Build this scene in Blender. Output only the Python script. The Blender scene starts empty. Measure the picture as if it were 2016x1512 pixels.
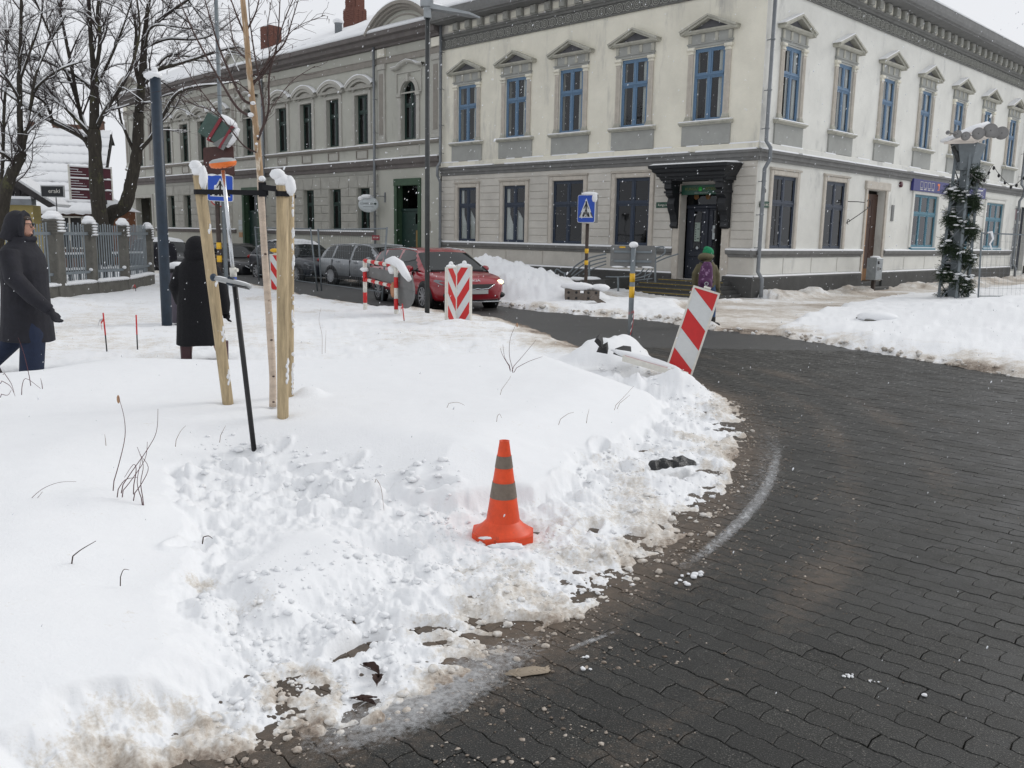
import bpy, math, random
import numpy as np
from math import sin, cos, pi, radians, atan, atan2, sqrt, hypot
from mathutils import Matrix, Vector, Euler
random.seed(7); RNG = np.random.default_rng(11)
# ------------------------------------------------------------------ camera
S = bpy.context.scene
F_PX = 1725.0; EYE = 1.65; PITCH = atan(294/F_PX); ROLL = radians(1.04)
cam = bpy.data.objects.new('camera', bpy.data.cameras.new('camera')); S.collection.objects.link(cam); S.camera = cam
CAM_M = Matrix.Translation((0, 0, EYE)) @ Matrix.Rotation(pi/2-PITCH, 4, 'X') @ Matrix.Rotation(ROLL, 4, 'Z')
cam.matrix_world = CAM_M
cam.data.sensor_fit = 'HORIZONTAL'; cam.data.sensor_width = 36; cam.data.lens = 36*F_PX/2016; cam.data.clip_start = .05; cam.data.clip_end = 900
# ------------------------------------------------------------------ overcast sky, soft sun
SUN_EL, SUN_AZ = radians(32), radians(62)
W = bpy.data.worlds.new('World'); S.world = W; W.use_nodes = True
nt = W.node_tree; nt.nodes.clear()
N = nt.nodes.new
sky = N('ShaderNodeTexSky'); sky.sky_type = 'NISHITA'; sky.sun_disc = False; sky.sun_elevation = SUN_EL; sky.sun_rotation = SUN_AZ; sky.air_density = 1; sky.dust_density = 6
hs = N('ShaderNodeHueSaturation'); hs.inputs['Saturation'].default_value = .22
mx = N('ShaderNodeMix'); mx.data_type = 'RGBA'; mx.inputs[0].default_value = .93
mx.inputs[7].default_value = (8.5, 8.7, 9.1, 1)
tc = N('ShaderNodeTexCoord'); mp = N('ShaderNodeMapping'); mp.inputs['Scale'].default_value = (1.5, 1.5, 4)
no = N('ShaderNodeTexNoise'); no.inputs['Scale'].default_value = 1.6; no.inputs['Detail'].default_value = 4
mr = N('ShaderNodeMapRange'); mr.inputs[3].default_value = .93; mr.inputs[4].default_value = 1.05
mu = N('ShaderNodeMix'); mu.data_type = 'RGBA'; mu.blend_type = 'MULTIPLY'; mu.inputs[0].default_value = 1
bg = N('ShaderNodeBackground'); bg.inputs[1].default_value = .1; wo = N('ShaderNodeOutputWorld')
L = nt.links.new
L(sky.outputs[0], hs.inputs['Color']); L(hs.outputs[0], mx.inputs[6]); L(tc.outputs['Generated'], mp.inputs[0]); L(mp.outputs[0], no.inputs['Vector'])
L(no.outputs[0], mr.inputs[0]); L(mx.outputs[2], mu.inputs[6]); L(mr.outputs[0], mu.inputs[7]); L(mu.outputs[2], bg.inputs[0]); L(bg.outputs[0], wo.inputs[0])
sl = bpy.data.lights.new('sun', 'SUN'); sl.energy = 1.1; sl.angle = radians(26); sl.color = (1, .975, .94)
so = bpy.data.objects.new('sun', sl); S.collection.objects.link(so)
so.rotation_euler = Vector((sin(SUN_AZ)*cos(SUN_EL), cos(SUN_AZ)*cos(SUN_EL), sin(SUN_EL))).to_track_quat('Z', 'Y').to_euler()
vs = S.view_settings; vs.view_transform = 'Standard'; vs.look = 'None'; vs.exposure = 0.0; vs.gamma = 1; vs.use_curve_mapping = False
S.cycles.max_bounces = 5; S.cycles.diffuse_bounces = 3; S.cycles.glossy_bounces = 3; S.cycles.transparent_max_bounces = 12; S.cycles.transmission_bounces = 3
# ------------------------------------------------------------------ place finders (pixel of the 2016x1512 photograph -> point in the world)
def ray(x, y): return CAM_M.to_3x3() @ Vector(((x-1008)/F_PX, (756-y)/F_PX, -1))
def G(x, y, z=0.0):
    d = ray(x, y); t = (z-EYE)/d.z; return Vector((d.x*t, d.y*t, z))
def A(x, y, Y):
    d = ray(x, y); t = Y/d.y; return Vector((d.x*t, Y, EYE+d.z*t))
CORNER = Vector((6.605, 24.635, 0))
aL = radians(-45.39); aR = radians(45.28)
UL = Vector((sin(aL), cos(aL), 0)); NL = Vector((-UL.y, UL.x, 0))
UR = Vector((sin(aR), cos(aR), 0)); NR = Vector((UR.y, -UR.x, 0))
def frame(o, x, y): return Matrix(((x.x, y.x, 0, o.x), (x.y, y.y, 0, o.y), (0, 0, 1, o.z), (0, 0, 0, 1)))
FL = frame(CORNER, UL, NL)          # facade frame: x runs away from the corner, y out of the wall
FR = frame(CORNER, -UR, NR)         # here x = -distance from the corner
# ------------------------------------------------------------------ objects
WM = {}
def link(name, me, parent=None, M=None):
    o = bpy.data.objects.new(name, me); S.collection.objects.link(o)
    M = M if M is not None else Matrix()
    WM[o.name] = M.copy()
    if parent is not None:
        o.parent = parent; o.matrix_basis = WM[parent.name].inverted() @ M
    else: o.matrix_basis = M
    return o
def thing(name, label, cat, M=None, group=None, me=None):
    if isinstance(M, Vector): M = Matrix.Translation(M)
    o = link(name, me, None, M); o['label'] = label; o['category'] = cat
    if group: o['group'] = group
    return o
def kind(o, k): o['kind'] = k; return o
def copy_tree(o, M, label=None, parent=None):
    W0 = WM[o.name]; c = o.copy(); S.collection.objects.link(c)
    WM[c.name] = M.copy()
    if parent is not None: c.parent = parent; c.matrix_basis = WM[parent.name].inverted() @ M
    else: c.matrix_basis = M
    if label: c['label'] = label
    for ch in list(KIDS.get(o.name, [])):
        copy_tree(ch, M @ W0.inverted() @ WM[ch.name], None, c)
    return c
KIDS = {}
_link = link
def link(name, me, parent=None, M=None):
    o = _link(name, me, parent, M)
    if parent is not None: KIDS.setdefault(parent.name, []).append(o)
    return o
class MB:
    def __init__(s, smooth=False): s.v = []; s.f = []; s.m = []; s.sm = smooth; s.mi = 0; s.T = None
    def add(s, vs, fs, M=None):
        b = len(s.v); M = M if M is not None else s.T
        if M is not None: vs = [tuple(M @ Vector(p)) for p in vs]
        s.v.extend(tuple(p) for p in vs); s.f.extend(tuple(i+b for i in f) for f in fs); s.m.extend([s.mi]*len(fs)); return s
    def box(s, x0, x1, y0, y1, z0, z1, M=None):
        if x0 > x1: x0, x1 = x1, x0
        if y0 > y1: y0, y1 = y1, y0
        return s.add([(x0,y0,z0),(x1,y0,z0),(x1,y1,z0),(x0,y1,z0),(x0,y0,z1),(x1,y0,z1),(x1,y1,z1),(x0,y1,z1)],
                     [(0,3,2,1),(4,5,6,7),(0,1,5,4),(1,2,6,5),(2,3,7,6),(3,0,4,7)], M)
    def bbox(s, x0, x1, y0, y1, z0, z1, b=.01, M=None):      # box whose front (+y) edges are chamfered
        return s.add([(x0,y0,z0),(x1,y0,z0),(x1,y0,z1),(x0,y0,z1),(x0,y1-b,z0),(x1,y1-b,z0),(x1,y1-b,z1),(x0,y1-b,z1),
                      (x0+b,y1,z0+b),(x1-b,y1,z0+b),(x1-b,y1,z1-b),(x0+b,y1,z1-b)],
                     [(0,1,2,3),(0,4,5,1),(1,5,6,2),(2,6,7,3),(3,7,4,0),(4,8,9,5),(5,9,10,6),(6,10,11,7),(7,11,8,4),(8,11,10,9)], M)
    def prism(s, poly, a0, a1, axis='y', M=None):             # poly in the two other axes
        n = len(poly)
        def P(p, a): return (p[0], a, p[1]) if axis == 'y' else ((a, p[0], p[1]) if axis == 'x' else (p[0], p[1], a))
        return s.add([P(p, a0) for p in poly]+[P(p, a1) for p in poly],
                     [tuple(range(n)), tuple(range(2*n-1, n-1, -1))]+[(i, i+n, (i+1) % n+n, (i+1) % n) for i in range(n)], M)
    def tube(s, path, r, n=8, cap=True, M=None, squash=None):
        path = [Vector(p) for p in path]; k = len(path)
        rs = [r]*k if not hasattr(r, '__len__') else list(r)
        vs = []; up = None
        for i, p in enumerate(path):
            t = (path[min(i+1, k-1)]-path[max(i-1, 0)])
            if t.length < 1e-9: t = Vector((0, 0, 1))
            t.normalize()
            if up is None: up = Vector((0, 0, 1)) if abs(t.z) < .9 else Vector((0, 1, 0))
            a = t.cross(up)
            if a.length < 1e-6: a = t.orthogonal()
            a.normalize(); b = a.cross(t); b.normalize(); up = b
            ra = rs[i]; rb = ra*(squash if squash else 1)
            for j in range(n):
                q = 2*pi*j/n; vs.append(p+a*(cos(q)*ra)+b*(sin(q)*rb))
        fs = [(i*n+j, i*n+(j+1) % n, (i+1)*n+(j+1) % n, (i+1)*n+j) for i in range(k-1) for j in range(n)]
        if cap: fs += [tuple(range(n-1, -1, -1)), tuple((k-1)*n+j for j in range(n))]
        return s.add(vs, fs, M)
    def lathe(s, prof, n=16, M=None, caps=True):              # prof: (r, z)
        vs = [(r*cos(2*pi*j/n), r*sin(2*pi*j/n), z) for r, z in prof for j in range(n)]; k = len(prof)
        fs = [(i*n+j, i*n+(j+1) % n, (i+1)*n+(j+1) % n, (i+1)*n+j) for i in range(k-1) for j in range(n)]
        if caps: fs += [tuple(range(n-1, -1, -1)), tuple((k-1)*n+j for j in range(n))]
        return s.add(vs, fs, M)
    def ell(s, c, r, n=12, m=8, M=None, noise=0, seed=0):
        rr = random.Random(seed); vs = []; r = (r, r, r) if not hasattr(r, '__len__') else r
        for i in range(m+1):
            a = pi*i/m
            for j in range(n):
                q = 2*pi*j/n; k = 1+noise*rr.uniform(-1, 1)*(0 < i < m)
                vs.append((c[0]+r[0]*sin(a)*cos(q)*k, c[1]+r[1]*sin(a)*sin(q)*k, c[2]-r[2]*cos(a)*k))
        return s.add(vs, [(i*n+j, i*n+(j+1) % n, (i+1)*n+(j+1) % n, (i+1)*n+j) for i in range(m) for j in range(n)], M)
    def mesh(s, name, *mats):
        me = bpy.data.meshes.new(name); me.from_pydata(s.v, [], s.f)
        for m in mats: me.materials.append(m)
        if len(mats) > 1: me.polygons.foreach_set('material_index', s.m)
        if s.sm: me.polygons.foreach_set('use_smooth', [True]*len(s.f))
        me.update(); return me
    def obj(s, name, mat, parent=None, M=None):
        mats = mat if isinstance(mat, (list, tuple)) else [mat]
        return link(name, s.mesh(name, *mats), parent, M)
def np_mesh(name, v, f, mat, smooth=True, attrs=None):
    me = bpy.data.meshes.new(name); v = np.asarray(v, np.float32); f = np.asarray(f, np.int32); k = f.shape[1]
    me.vertices.add(len(v)); me.vertices.foreach_set('co', v.ravel())
    me.loops.add(f.size); me.loops.foreach_set('vertex_index', f.ravel())
    me.polygons.add(len(f)); me.polygons.foreach_set('loop_start', np.arange(0, f.size, k, dtype=np.int32))
    me.update(calc_edges=True)
    if smooth: me.polygons.foreach_set('use_smooth', np.ones(len(f), bool))
    for n_, a in (attrs or {}).items():
        at = me.attributes.new(n_, 'FLOAT', 'POINT'); at.data.foreach_set('value', np.asarray(a, np.float32))
    for m in (mat if isinstance(mat, (list, tuple)) else [mat]): me.materials.append(m)
    me.validate(); return me
# ------------------------------------------------------------------ materials
def lin(c): return tuple(((x/255)/12.92 if x/255 <= .04045 else ((x/255+.055)/1.055)**2.4) for x in c)
def pbr(name, col, rough=.6, metal=0, var=.12, scale=3, bump=0, bscale=40, spec=.5, coat=0, stretch=None, spots=None, objco=False):
    m = bpy.data.materials.new(name); m.use_nodes = True; t = m.node_tree; b = t.nodes['Principled BSDF']; n = t.nodes.new; l = t.links.new
    b.inputs['Roughness'].default_value = rough; b.inputs['Metallic'].default_value = metal; b.inputs['Specular IOR Level'].default_value = spec
    if coat: b.inputs['Coat Weight'].default_value = coat; b.inputs['Coat Roughness'].default_value = .08
    b.inputs['Base Color'].default_value = (*col, 1)
    if objco: g = n('ShaderNodeTexCoord'); pos = g.outputs['Object']
    else: g = n('ShaderNodeNewGeometry'); pos = g.outputs['Position']
    if stretch:
        q = n('ShaderNodeMapping'); q.inputs['Scale'].default_value = stretch; l(pos, q.inputs[0]); pos2 = q.outputs[0]
    else: pos2 = pos
    last = None
    if var:
        a = n('ShaderNodeTexNoise'); a.inputs['Scale'].default_value = scale; a.inputs['Detail'].default_value = 6; a.inputs['Roughness'].default_value = .65; l(pos2, a.inputs['Vector'])
        r = n('ShaderNodeMapRange'); r.inputs[1].default_value = .3; r.inputs[2].default_value = .7; r.inputs[3].default_value = 1-var; r.inputs[4].default_value = 1+var*.6; l(a.outputs[0], r.inputs[0])
        x = n('ShaderNodeMix'); x.data_type = 'RGBA'; x.blend_type = 'MULTIPLY'; x.inputs[0].default_value = 1; x.inputs[6].default_value = (*col, 1); l(r.outputs[0], x.inputs[7]); last = x.outputs[2]
    if spots:                                              # (colour, scale, threshold, softness, stretch)
        sc, ss, th, sf, st = spots
        q = n('ShaderNodeMapping'); q.inputs['Scale'].default_value = st; l(pos, q.inputs[0])
        a = n('ShaderNodeTexNoise'); a.inputs['Scale'].default_value = ss; a.inputs['Detail'].default_value = 8; a.inputs['Roughness'].default_value = .7; l(q.outputs[0], a.inputs['Vector'])
        r = n('ShaderNodeMapRange'); r.inputs[1].default_value = th; r.inputs[2].default_value = th+sf; l(a.outputs[0], r.inputs[0])
        x = n('ShaderNodeMix'); x.data_type = 'RGBA'; l(r.outputs[0], x.inputs[0]); x.inputs[6].default_value = (*col, 1)
        if last: l(last, x.inputs[6])
        x.inputs[7].default_value = (*sc, 1); last = x.outputs[2]
    if last: l(last, b.inputs['Base Color'])
    if bump:
        a = n('ShaderNodeTexNoise'); a.inputs['Scale'].default_value = bscale; a.inputs['Detail'].default_value = 5; l(pos2, a.inputs['Vector'])
        u = n('ShaderNodeBump'); u.inputs['Strength'].default_value = bump; u.inputs['Distance'].default_value = .02; l(a.outputs[0], u.inputs['Height']); l(u.outputs[0], b.inputs['Normal'])
    return m
def emit(m, col, s):
    b = m.node_tree.nodes['Principled BSDF']; b.inputs['Emission Color'].default_value = (*col, 1); b.inputs['Emission Strength'].default_value = s; return m
def glassy(name, tint=(.55, .58, .58), boost=.06, base=(.02, .02, .02)):
    m = bpy.data.materials.new(name); m.use_nodes = True; t = m.node_tree; t.nodes.clear(); n = t.nodes.new; l = t.links.new
    fr = n('ShaderNodeFresnel'); fr.inputs[0].default_value = 1.45; ad = n('ShaderNodeMath'); ad.operation = 'ADD'; ad.inputs[1].default_value = boost
    tr = n('ShaderNodeBsdfTransparent'); tr.inputs[0].default_value = (*tint, 1); gl = n('ShaderNodeBsdfGlossy'); gl.inputs['Roughness'].default_value = .03; gl.inputs[0].default_value = (.9, .92, .95, 1)
    g = n('ShaderNodeNewGeometry'); a = n('ShaderNodeTexNoise'); a.inputs['Scale'].default_value = 1.3; u = n('ShaderNodeBump'); u.inputs['Strength'].default_value = .06; u.inputs['Distance'].default_value = .05
    l(g.outputs['Position'], a.inputs['Vector']); l(a.outputs[0], u.inputs['Height']); l(u.outputs[0], gl.inputs['Normal'])
    x = n('ShaderNodeMixShader'); o = n('ShaderNodeOutputMaterial'); l(fr.outputs[0], ad.inputs[0]); bf = n('ShaderNodeMath'); bf.operation = 'SUBTRACT'; bf.inputs[0].default_value = 1; l(g.outputs['Backfacing'], bf.inputs[1]); mf = n('ShaderNodeMath'); mf.operation = 'MULTIPLY'; l(ad.outputs[0], mf.inputs[0]); l(bf.outputs[0], mf.inputs[1]); l(mf.outputs[0], x.inputs[0]); l(tr.outputs[0], x.inputs[1]); l(gl.outputs[0], x.inputs[2]); l(x.outputs[0], o.inputs[0]); return m
M = {}
def snow_mat(name, attr=True, bump=.35):
    m = bpy.data.materials.new(name); m.use_nodes = True; t = m.node_tree; b = t.nodes['Principled BSDF']; n = t.nodes.new; l = t.links.new
    b.inputs['Roughness'].default_value = .75; b.inputs['Specular IOR Level'].default_value = .25
    g = n('ShaderNodeNewGeometry'); a = n('ShaderNodeTexNoise'); a.inputs['Scale'].default_value = 9; a.inputs['Detail'].default_value = 8; a.inputs['Roughness'].default_value = .7; l(g.outputs['Position'], a.inputs['Vector'])
    c = n('ShaderNodeMix'); c.data_type = 'RGBA'; c.inputs[6].default_value = (.775, .785, .80, 1); c.inputs[7].default_value = (.84, .85, .86, 1); l(a.outputs[0], c.inputs[0]); out = c.outputs[2]
    if attr:
        at = n('ShaderNodeAttribute'); at.attribute_name = 'dirt'
        a2 = n('ShaderNodeTexNoise'); a2.inputs['Scale'].default_value = 42; a2.inputs['Detail'].default_value = 6; a2.inputs['Roughness'].default_value = .75; l(g.outputs['Position'], a2.inputs['Vector'])
        ad = n('ShaderNodeMath'); ad.operation = 'ADD'; l(at.outputs['Fac'], ad.inputs[0]); l(a2.outputs[0], ad.inputs[1])
        r = n('ShaderNodeMapRange'); a5 = n('ShaderNodeTexNoise'); a5.inputs['Scale'].default_value = 4.5; a5.inputs['Detail'].default_value = 9; a5.inputs['Roughness'].default_value = .72; l(g.outputs['Position'], a5.inputs['Vector']); ad2 = n('ShaderNodeMath'); ad2.operation = 'ADD'; l(ad.outputs[0], ad2.inputs[0]); l(a5.outputs[0], ad2.inputs[1]); r.inputs[1].default_value = 1.17; r.inputs[2].default_value = 1.95; l(ad2.outputs[0], r.inputs[0])
        cr = n('ShaderNodeValToRGB'); e = cr.color_ramp.elements; e[0].position = 0; e[0].color = (1, 1, 1, 1); e[1].position = 1; e[1].color = (.17, .135, .105, 1)
        for p_, c_ in ((.22, (.84, .80, .74, 1)), (.5, (.62, .55, .47, 1)), (.75, (.38, .31, .25, 1))):
            k = cr.color_ramp.elements.new(p_); k.color = c_
        l(r.outputs[0], cr.inputs[0]); x = n('ShaderNodeMix'); x.data_type = 'RGBA'; x.blend_type = 'MULTIPLY'; x.inputs[0].default_value = 1; l(out, x.inputs[6]); l(cr.outputs[0], x.inputs[7]); out = x.outputs[2]
    l(out, b.inputs['Base Color'])
    a3 = n('ShaderNodeTexNoise'); a3.inputs['Scale'].default_value = 55; a3.inputs['Detail'].default_value = 6; a3.inputs['Roughness'].default_value = .7; l(g.outputs['Position'], a3.inputs['Vector'])
    u = n('ShaderNodeBump'); u.inputs['Strength'].default_value = bump; u.inputs['Distance'].default_value = .012; l(a3.outputs[0], u.inputs['Height']); l(u.outputs[0], b.inputs['Normal'])
    return m
M['snow'] = snow_mat('snow'); M['snow_clean'] = snow_mat('snow_clean', False, .25)
GR = (.28, .27, .24)
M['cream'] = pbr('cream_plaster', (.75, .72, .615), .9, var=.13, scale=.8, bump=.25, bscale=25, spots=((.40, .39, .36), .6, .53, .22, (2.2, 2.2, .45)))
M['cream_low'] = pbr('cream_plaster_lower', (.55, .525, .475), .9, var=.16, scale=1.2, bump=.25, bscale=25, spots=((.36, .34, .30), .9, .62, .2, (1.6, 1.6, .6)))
M['white_wall'] = pbr('white_plaster', (.70, .695, .65), .9, var=.11, scale=.9, bump=.25, bscale=25, spots=((.47, .47, .45), .8, .55, .14, (1.3, 1.3, .6)))
M['trim'] = pbr('cream_trim', (.52, .48, .42), .85, var=.15, scale=6, bump=.15, bscale=60, spots=((.30, .28, .24), 3, .6, .2, (1, 1, .4)))
M['ped'] = pbr('weathered_trim', (.44, .43, .37), .9, var=.22, scale=5, bump=.2, bscale=50, spots=((.18, .18, .155), 3, .58, .16, (1, 1, .6)))
M['grey_orn'] = pbr('grey_ornament', (.155, .155, .145), .9, var=.25, scale=5, bump=.2, bscale=50)
M['grey_pan'] = pbr('grey_panel', (.34, .345, .325), .9, var=.12, scale=2, bump=.15, bscale=40)
M['tymp'] = pbr('tympanum', (.13, .13, .14), .9, var=.25, scale=7)
M['band'] = pbr('dark_moulding', (.18, .18, .175), .85, var=.2, scale=4, bump=.1)
M['plinth'] = pbr('plinth', (.062, .062, .06), .8, var=.25, scale=3, bump=.3, bscale=30, spots=((.14, .14, .13), 2, .68, .1, (1, 1, 1)))
M['b2'] = pbr('grey_green_plaster', (.43, .427, .378), .9, var=.10, scale=.8, bump=.2, bscale=25, spots=((.26, .255, .225), .7, .6, .2, (2, 2, .6)))
M['b2_low'] = pbr('grey_green_plaster_lower', (.30, .295, .265), .9, var=.12, scale=1, bump=.2, bscale=25)
M['b2_block'] = pbr('grey_block', (.37, .362, .325), .9, var=.18, scale=2.5, bump=.2, bscale=30)
M['b2_trim'] = pbr('grey_brown_trim', (.27, .25, .22), .88, var=.15, scale=4, bump=.1)
M['b2_dark'] = pbr('brown_grey_cornice', (.15, .135, .128), .85, var=.2, scale=3)
M['b2_orn'] = pbr('pale_grey_trim', (.42, .41, .37), .88, var=.12, scale=5)
M['blue'] = pbr('blue_window_paint', (.105, .19, .30), .5, var=.12, scale=12)
M['darkblue'] = pbr('dark_blue_paint', (.022, .035, .062), .45, var=.2, scale=10)
M['teal'] = pbr('teal_paint', (.07, .20, .27), .5, var=.12, scale=12)
M['dgreen'] = pbr('dark_green_paint', (.012, .035, .028), .45, var=.3, scale=6)
M['green'] = pbr('green_door_frame', (.035, .075, .04), .6, var=.3, scale=5)
M['black_wood'] = pbr('black_painted_wood', (.011, .013, .016), .55, var=.35, scale=9, bump=.2, bscale=50, objco=False)
M['navy'] = pbr('navy_door', (.014, .019, .032), .5, var=.3, scale=7)
M['door_brown'] = pbr('brown_door', (.055, .022, .012), .5, var=.35, scale=6, stretch=(6, 6, 1))
M['ply'] = pbr('plywood', (.42, .25, .14), .7, var=.2, scale=3, stretch=(4, 4, 1))
M['amber'] = pbr('varnished_kickboard', (.22, .10, .025), .5, var=.3, scale=8)
M['glass'] = glassy('window_glass', (.86, .88, .88), .02)
M['glass_dark'] = glassy('dark_window_glass', (.20, .22, .22), .01)
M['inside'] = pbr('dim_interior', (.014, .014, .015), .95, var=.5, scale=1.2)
M['curtain'] = pbr('net_curtain', (.68, .68, .65), .95, var=.2, scale=3, stretch=(14, 14, .6))
M['zinc'] = pbr('zinc_pipe', (.20, .215, .23), .5, metal=.3, var=.2, scale=5)
M['metal'] = pbr('galvanised_steel', (.30, .32, .33), .45, metal=.55, var=.2, scale=8)
M['gmetal'] = pbr('grey_painted_metal', (.17, .195, .21), .55, metal=.1, var=.15, scale=8)
M['signback'] = pbr('grey_sign_back', (.165, .168, .165), .6, var=.15, scale=6)
M['pole_dark'] = pbr('charcoal_pole', (.038, .042, .043), .5, var=.25, scale=14)
M['pole_navy'] = pbr('navy_pole', (.013, .027, .046), .45, var=.3, scale=9)
M['rust'] = pbr('rusty_post', (.05, .035, .028), .7, var=.4, scale=15)
M['red'] = pbr('red_reflective', (.55, .012, .012), .35, var=.08, scale=20)
M['white'] = pbr('white_reflective', (.62, .64, .64), .4, var=.06, scale=20)
M['offwhite'] = pbr('worn_white_plastic', (.68, .66, .60), .5, var=.12, scale=20, spots=((.10, .09, .07), 25, .68, .05, (1, 1, 1)))
M['yellow'] = pbr('yellow_paint', (.72, .42, .02), .5, var=.1, scale=20)
M['sblue'] = pbr('sign_blue', (.006, .065, .42), .35, var=.05, scale=20)
M['black'] = pbr('black', (.008, .008, .009), .5, var=.2, scale=20)
M['strap'] = pbr('black_webbing', (.006, .006, .008), .9, var=.3, scale=60)
M['brown_sign'] = pbr('brown_sign_back', (.055, .016, .012), .5, var=.3, scale=15)
M['maroon'] = pbr('maroon_boards', (.075, .008, .018), .5, var=.2, scale=5)
M['tarp'] = pbr('green_tarpaulin', (.045, .085, .07), .5, var=.25, scale=12, bump=.4, bscale=14)
M['redtape'] = pbr('dark_red_tape', (.20, .015, .025), .4, var=.1)
M['orange'] = pbr('cone_orange', (.72, .066, .010), .48, var=.22, scale=14, spots=((.20, .05, .025), 16, .60, .12, (1, 1, .7)))
M['cone_band'] = pbr('dirty_reflective_band', (.17, .135, .105), .6, var=.25, scale=30, spots=((.10, .08, .06), 30, .6, .1, (1, 1, 1)))
M['gps_orange'] = pbr('receiver_orange', (.75, .16, .02), .4, var=.08, scale=30)
M['cap_grey'] = pbr('receiver_grey', (.35, .36, .36), .45, var=.1, scale=30)
M['stake'] = pbr('pressure_treated_wood', (.45, .35, .21), .75, var=.38, scale=5, stretch=(9, 9, .7), bump=.25, bscale=12, spots=((.16, .09, .04), 9, .70, .03, (1, 1, .6)))
M['birch'] = pbr('birch_bark', (.56, .46, .37), .8, var=.25, scale=7, bump=.3, bscale=30, stretch=(1, 1, 2.5), spots=((.12, .06, .035), 9, .63, .05, (1, 1, 3)))
M['peel'] = pbr('peeling_birch_bark', (.40, .27, .16), .8, var=.35, scale=9, bump=.5, bscale=25, stretch=(3, 3, .6), spots=((.66, .58, .47), 8, .55, .05, (3, 3, .5)))
M['twig'] = pbr('birch_twig', (.062, .036, .031), .7, var=.3, scale=8)
M['bark'] = pbr('linden_bark', (.042, .036, .028), .95, var=.45, scale=6, bump=.8, bscale=18, stretch=(3, 3, .8), spots=((.075, .075, .035), 3, .56, .1, (1, 1, 1)))
M['twig2'] = pbr('linden_twig', (.05, .038, .036), .9, var=.3, scale=4)
M['brick'] = pbr('old_brick', (.14, .058, .042), .9, var=.3, scale=10, bump=.3, bscale=30)
M['concrete'] = pbr('weathered_concrete', (.13, .125, .11), .9, var=.3, scale=5, bump=.5, bscale=30, spots=((.05, .05, .04), 4, .58, .15, (1, 1, 1)))
M['bars'] = pbr('galvanised_bars', (.22, .25, .27), .5, metal=.25, var=.15, scale=8)
M['rooftile'] = pbr('dark_roof_edge', (.04, .036, .036), .85, var=.3, scale=8)
M['yellow_wall'] = pbr('yellow_plaster', (.42, .34, .14), .9, var=.1)
M['brown_wall'] = pbr('brown_brick_wall', (.17, .10, .075), .9, var=.25, scale=12)
M['orange_wall'] = pbr('orange_wall', (.33, .14, .07), .9, var=.15)
M['skin'] = pbr('skin', (.46, .25, .18), .55, var=.08, scale=20)
M['coat'] = pbr('black_parka', (.012, .012, .018), .85, var=.3, scale=10, bump=.35, bscale=22)
M['fur'] = pbr('black_wool_coat', (.004, .004, .006), .98, var=.4, scale=50, bump=.6, bscale=90)
M['jeans_d'] = pbr('dark_navy_trousers', (.010, .018, .045), .85, var=.2, scale=14, bump=.2)
M['jeans'] = pbr('blue_jeans', (.035, .075, .16), .85, var=.3, scale=16, bump=.2)
M['boots'] = pbr('maroon_boots', (.045, .007, .012), .4, var=.2)
M['olive'] = pbr('olive_jacket', (.115, .10, .055), .85, var=.25, scale=14, bump=.4, bscale=16)
M['hat'] = pbr('green_knit_hat', (.012, .22, .095), .9, var=.2, scale=60, bump=.4, bscale=120)
M['purple'] = pbr('purple_backpack', (.085, .02, .085), .7, var=.3, scale=9, spots=((.33, .20, .33), 9, .56, .06, (1, 1, 1)))
M['pink'] = pbr('pink_mitten', (.55, .06, .09), .8)
M['tyre'] = pbr('tyre', (.012, .012, .013), .85, var=.2)
M['rim'] = pbr('alloy', (.42, .43, .45), .35, metal=.7, var=.1)
M['carglass'] = pbr('car_glass', (.010, .013, .013), .06, var=0, spec=.35)
M['carred'] = pbr('red_car_paint', (.29, .008, .018), .28, var=.1, scale=2, coat=.7)
M['carsilver'] = pbr('silver_car_paint', (.25, .265, .28), .32, metal=.35, var=.15, scale=2, coat=.4)
M['carnavy'] = pbr('dark_grey_car_paint', (.022, .026, .036), .32, var=.15, scale=3, coat=.5)
M['carblack'] = pbr('black_car_paint', (.010, .011, .014), .35, var=.15, scale=3, coat=.5)
M['plate'] = pbr('number_plate', (.45, .46, .45), .5, var=.1, scale=40)
M['chrome'] = pbr('chrome', (.6, .62, .64), .2, metal=.9, var=0)
M['lamp_on'] = emit(pbr('lit_headlamp', (.9, .85, .7), .3, var=0), (1, .75, .42), 2.0)
M['lens'] = pbr('headlamp_lens', (.25, .27, .29), .12, var=0)
M['taillight'] = pbr('tail_light', (.30, .01, .01), .25, var=0)
M['fir'] = pbr('fir_needles', (.022, .042, .016), .85, var=.4, scale=18)
M['grass'] = pbr('dry_grass', (.20, .11, .07), .85, var=.3, scale=20)
M['redstem'] = pbr('red_dogwood_stem', (.09, .02, .025), .7, var=.3, scale=20)
M['leafbrown'] = pbr('dead_leaf', (.045, .02, .013), .8, var=.4, scale=30)
M['rock'] = pbr('black_stone_slab', (.018, .018, .019), .7, var=.4, scale=12, bump=.3)
M['cblock'] = pbr('recycled_base_block', (.16, .135, .115), .9, var=.3, scale=12)
M['ptape'] = pbr('barrier_tape', (.55, .05, .05), .4, var=0)
M['wtape'] = pbr('barrier_tape_white', (.6, .6, .6), .4, var=0)
M['shopblue'] = pbr('shop_sign_blue', (.022, .026, .16), .45, var=.08)
M['stgreen'] = pbr('street_sign_green', (.008, .06, .035), .4, var=.1)
M['paper'] = pbr('paper', (.50, .54, .55), .8, var=.1, scale=30)
M['membrane'] = pbr('perforated_grey_disc', (.22, .215, .21), .6, var=.15, scale=60)
M['canvas'] = pbr('canopy_membrane', (.62, .56, .50), .7, var=.1, scale=3)
def bank_mat(): pass
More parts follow.
